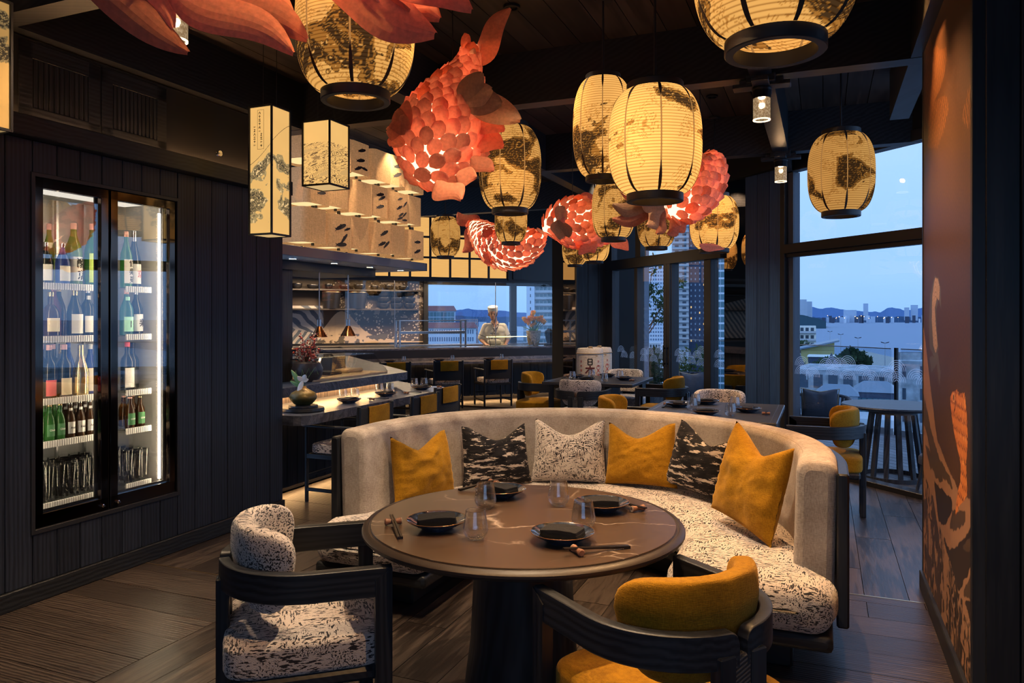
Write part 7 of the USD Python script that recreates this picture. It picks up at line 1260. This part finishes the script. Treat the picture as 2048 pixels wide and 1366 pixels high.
for k, (px, py, d, nm) in enumerate(((1660, 663.5, 640, 'first'), (1681.5, 669.5, 540, 'second'), (1716, 676.5, 450, 'third'), (1770, 686.5, 370, 'fourth'))):
    p = V(px, py, d); H = p[2] - GZ; t = thing('beach_floodlight', nm + ' tall beach floodlight mast counted from the left', 'lamp post', (p[0], p[1], GZ), 0, 'beach floodlight masts'); part(t, 'mast', tube([(0, 0, 0), (0, 0, H)], [.22, .12], 8), STEEL)
    for sg in (-1, 1): part(t, 'lamp_arm', hull([(sg * .1, 0, H - .1), (sg * .1, 0, H + .2), (sg * 2.0, .3, H + .75), (sg * 2.0, -.3, H + .75), (sg * 1.9, 0, H + .3)]), BLACKMETAL)
t = thing('tree_mass', 'dark rounded clump of trees behind the white roofs', 'trees', V(1702, 728, 260)); rr = np.random.default_rng(2)
P = np.array([(q[0] * 6.2, q[1] * 3, abs(q[2]) * 4.6 * (1.05 - .12 * (q[0] + .4) ** 2)) for q in rr.normal(0, 1, (260, 3)) / 1.35 if np.linalg.norm(q) < 1.25]); part(t, 'foliage', leafball(P, 1.0, 3, 2600), LEAF[0], kind='stuff'); part(t, 'crown_core', join([sphere(q * .8, 1.2, 1) for q in P[:60]]), LEAF[0], kind='stuff')
t = thing('roof_antenna', 'cellular antennas on the white roof by the rope chair', 'antenna', V(1618, 770, 85)); part(t, 'mast', tube([(0, 0, 0), (0, 0, 1.6)], .03, 6), STEEL)
for k in range(3): part(t, 'panel_antenna', box(-.3 + .25 * k, -.18 + .25 * k, -.05, .05, .6 + .2 * k, 1.5 + .1 * k, .02), BW['white'])
for k in range(3):
    px = (1600, 1645, 1690)[k]; t = thing('street_tree', ('left', 'middle', 'right')[k] + ' small green tree among the low roofs', 'tree', V(px, (690, 735, 728)[k], (280, 150, 160)[k])); part(t, 'foliage', leafball(rr.normal(0, .8, (40, 3)) * [1.8, 1, .7] + [0, 0, .7], .7, k, 300), LEAF[1], kind='stuff'); part(t, 'trunk', tube([(0, 0, -3), (0, 0, .6)], .12, 6), TWIG)
# ================================================================ chef behind the far bar
def limb(chain, fine=.014, it=12):
    M = manifold3d.Manifold
    parts_ = []
    for (p0, r0), (p1, r1) in chain:
        a = [M.sphere(max(r, .003), 24).translate(tuple(map(float, p))) for p, r in ((p0, r0), (p1, r1))]; parts_.append(M.batch_hull(a))
    s = M.batch_boolean(parts_, manifold3d.OpType.Add).refine_to_length(fine); m = s.to_mesh(); t = trimesh.Trimesh(m.vert_properties[:, :3], m.tri_verts, process=True); trimesh.smoothing.filter_taubin(t, iterations=it); return np.array(t.vertices), np.array(t.faces)
ch = thing('person', 'chef in white short-sleeved jacket and flat white cap, head bent, behind far bar', 'person', P2(5.40, 13.95, .0), R2 + PI - .25)
SKIN = pbr('skin', (.42, .22, .14), .55); HAIR = pbr('black_hair', (.012, .010, .009), .6); JACK = pbr('chef_white', (.62, .58, .50), .85, bump=.3, bscale=60); TRIM = mat('patterned_collar', {'t': ('texture_coordinate', {}), 'v': ('voronoi_texture', {'scale': 60}), 'k': ('rgb_to_bw', {}), 'r': ('rgb_ramp', {'ramp': [(.42, (.04, .04, .07)), (.5, (.38, .34, .32))]}), 'p': ('principled_bsdf', {'roughness': .9})}, [('t.object', 'v.vector'), ('v.color', 'k.color'), ('k.val', 'r.fac'), ('r.color', 'p.base_color')])
hx, hy, hz = .045, .10, 1.575       # head centre, bent forward (+y) and to the chef's left
A = np.array
ch_chain = [((A([.02, .05, hz + .045]), .082), (A([hx, hy, hz + .03]), .080)), ((A([hx, hy, hz + .02]), .078), (A([hx + .005, hy + .035, hz - .075]), .046)), ((A([.02, .03, hz - .02]), .06), (A([.0, .01, 1.40]), .056)), ((A([0, .01, 1.40]), .06), (A([0, 0, 1.30]), .10)),
    ((A([-.15, 0, 1.33]), .062), (A([.15, 0, 1.33]), .062)), ((A([-.11, 0, 1.25]), .105), (A([.11, 0, 1.25]), .105)), ((A([-.10, 0, 1.22]), .10), (A([-.085, 0, .95]), .09)), ((A([.10, 0, 1.22]), .10), (A([.085, 0, .95]), .09)), ((A([-.085, 0, .95]), .095), (A([.085, 0, .95]), .095)),
    ((A([-.09, 0, .92]), .088), (A([-.09, 0, .50]), .055)), ((A([.09, 0, .92]), .088), (A([.09, 0, .50]), .055)), ((A([-.09, 0, .5]), .055), (A([-.09, -.02, .08]), .04)), ((A([.09, 0, .5]), .055), (A([.09, -.02, .08]), .04)), ((A([-.09, -.03, .05]), .04), (A([-.09, .14, .035]), .03)), ((A([.09, -.03, .05]), .04), (A([.09, .14, .035]), .03)),
    ((A([hx + .008, hy + .085, hz - .005]), .010), (A([hx + .009, hy + .102, hz - .035]), .013)), ((A([hx - .082, hy - .015, hz]), .014), (A([hx - .080, hy - .012, hz - .03]), .010)), ((A([hx + .082, hy - .01, hz]), .014), (A([hx + .080, hy - .008, hz - .03]), .010))]
for sg in (-1, 1):
    sh, el, wr = A([sg * .185, 0, 1.33]), A([sg * .27, .02, 1.07]), A([sg * .20, .22, .985])
    ch_chain += [((sh, .058), (el, .042)), ((el, .042), (wr, .028))]; hd_ = wr + A([-sg * .02, .075, -.010]); ch_chain += [((wr, .027), (hd_, .026)), ((hd_ + A([sg * .02, 0, 0]), .02), (hd_ - A([sg * .02, 0, 0]), .02))]
    for k, (L, off) in enumerate(((.070, -.028), (.080, -.010), (.074, .009), (.058, .026))):
        b0 = hd_ + A([sg * off, .022, .002]); b1 = b0 + A([sg * off * .2, L * .5, -.008]); b2 = b1 + A([0, L * .4, -.024]); ch_chain += [((b0, .0095), (b1, .0088)), ((b1, .0088), (b2, .0075))]
    th0 = hd_ - A([sg * .028, .02, 0]); ch_chain += [((th0, .011), (th0 + A([-sg * .022, .03, -.006]), .0095)), ((th0 + A([-sg * .022, .03, -.006]), .0095), (th0 + A([-sg * .024, .055, -.016]), .0085))]
part(ch, 'body', limb(ch_chain, .012, 10), SKIN, smooth=True)
jk = [((A([-.14, 0, 1.325]), .075), (A([.14, 0, 1.325]), .075)), ((A([-.11, 0, 1.24]), .125), (A([.11, 0, 1.24]), .125)), ((A([-.105, 0, 1.22]), .12), (A([-.10, 0, .92]), .115)), ((A([.105, 0, 1.22]), .12), (A([.10, 0, .92]), .115)), ((A([-.10, 0, .92]), .12), (A([.10, 0, .92]), .12)), ((A([-.08, 0, 1.0]), .125), (A([.08, 0, 1.0]), .125))]
for sg in (-1, 1): jk += [((A([sg * .175, 0, 1.325]), .076), (A([sg * .262, .015, 1.115]), .072))]
part(ch, 'jacket', limb(jk, .016, 8), JACK, smooth=True, label='white short-sleeved jacket')
for sg in (-1, 1): part(ch, 'sleeve_band', tube([A([sg * .248, .012, 1.150]) + .079 * (math.cos(a) * A([.92, 0, .38 * sg]) + math.sin(a) * A([0, 1, 0])) for a in np.linspace(0, 2 * PI, 25)], .004, 6), HAIR)
part(ch, 'collar', join([tube([(-.055, -.05, 1.43), (-.075, .03, 1.40), (-.03, .115, 1.30), (.03, .13, 1.20), (.07, .132, 1.08)], [.018, .02, .022, .02, .016], 8), tube([(.055, -.05, 1.43), (.075, .03, 1.40), (.035, .115, 1.31), (.0, .125, 1.25)], [.018, .02, .022, .018], 8), tube([(-.055, -.05, 1.43), (0, -.085, 1.445), (.055, -.05, 1.43)], .018, 8)]), TRIM, smooth=True)
part(ch, 'apron', superquad((0, .045, .84), (.40, .22, .40), .5, 32, 14), pbr('apron_pale', (.56, .52, .42), .9), smooth=True); part(ch, 'apron_bundle', superquad((.02, .13, 1.02), (.28, .12, .12), .7, 24, 12), JACK, smooth=True)
tl = A([-.04, .10, 1]); tl = tl / np.linalg.norm(tl)
capm = lathe([(.090, 0), (.098, .004), (.101, .10), (.095, .112), (0, .114)], 36); part(ch, 'chef_cap', xf(capm, (hx - .008, hy - .035, hz + .045), rx=-.32, ry=.12), JACK, smooth=35, label='flat white chef cap')
v, f = sphere((hx - .004, hy - .028, hz + .012), .088, 3, (1, 1.0, 1.0)); k = (v[:, 1] < hy + .012) & (v[:, 2] > hz - .065); keep = k[f].all(1); part(ch, 'hair', (v, f[keep]), HAIR, smooth=True)
for sg in (-1, 1): part(ch, 'eye', sphere((hx + .006 + sg * .031, hy + .078, hz + .0), .0105, 1), HAIR); part(ch, 'eyebrow', tube([(hx + .006 + sg * .045, hy + .076, hz + .020), (hx + .006 + sg * .018, hy + .085, hz + .022)], .004, 5), HAIR)
part(ch, 'mouth', tube([(hx - .016, hy + .078, hz - .062), (hx + .008, hy + .085, hz - .064), (hx + .032, hy + .077, hz - .062)], .0045, 6), pbr('lips', (.28, .10, .08), .5))
part(ch, 'chest_mark', box(.06, .10, .125, .130, 1.19, 1.205), pbr('embroidery_blue', (.12, .22, .4), .8))
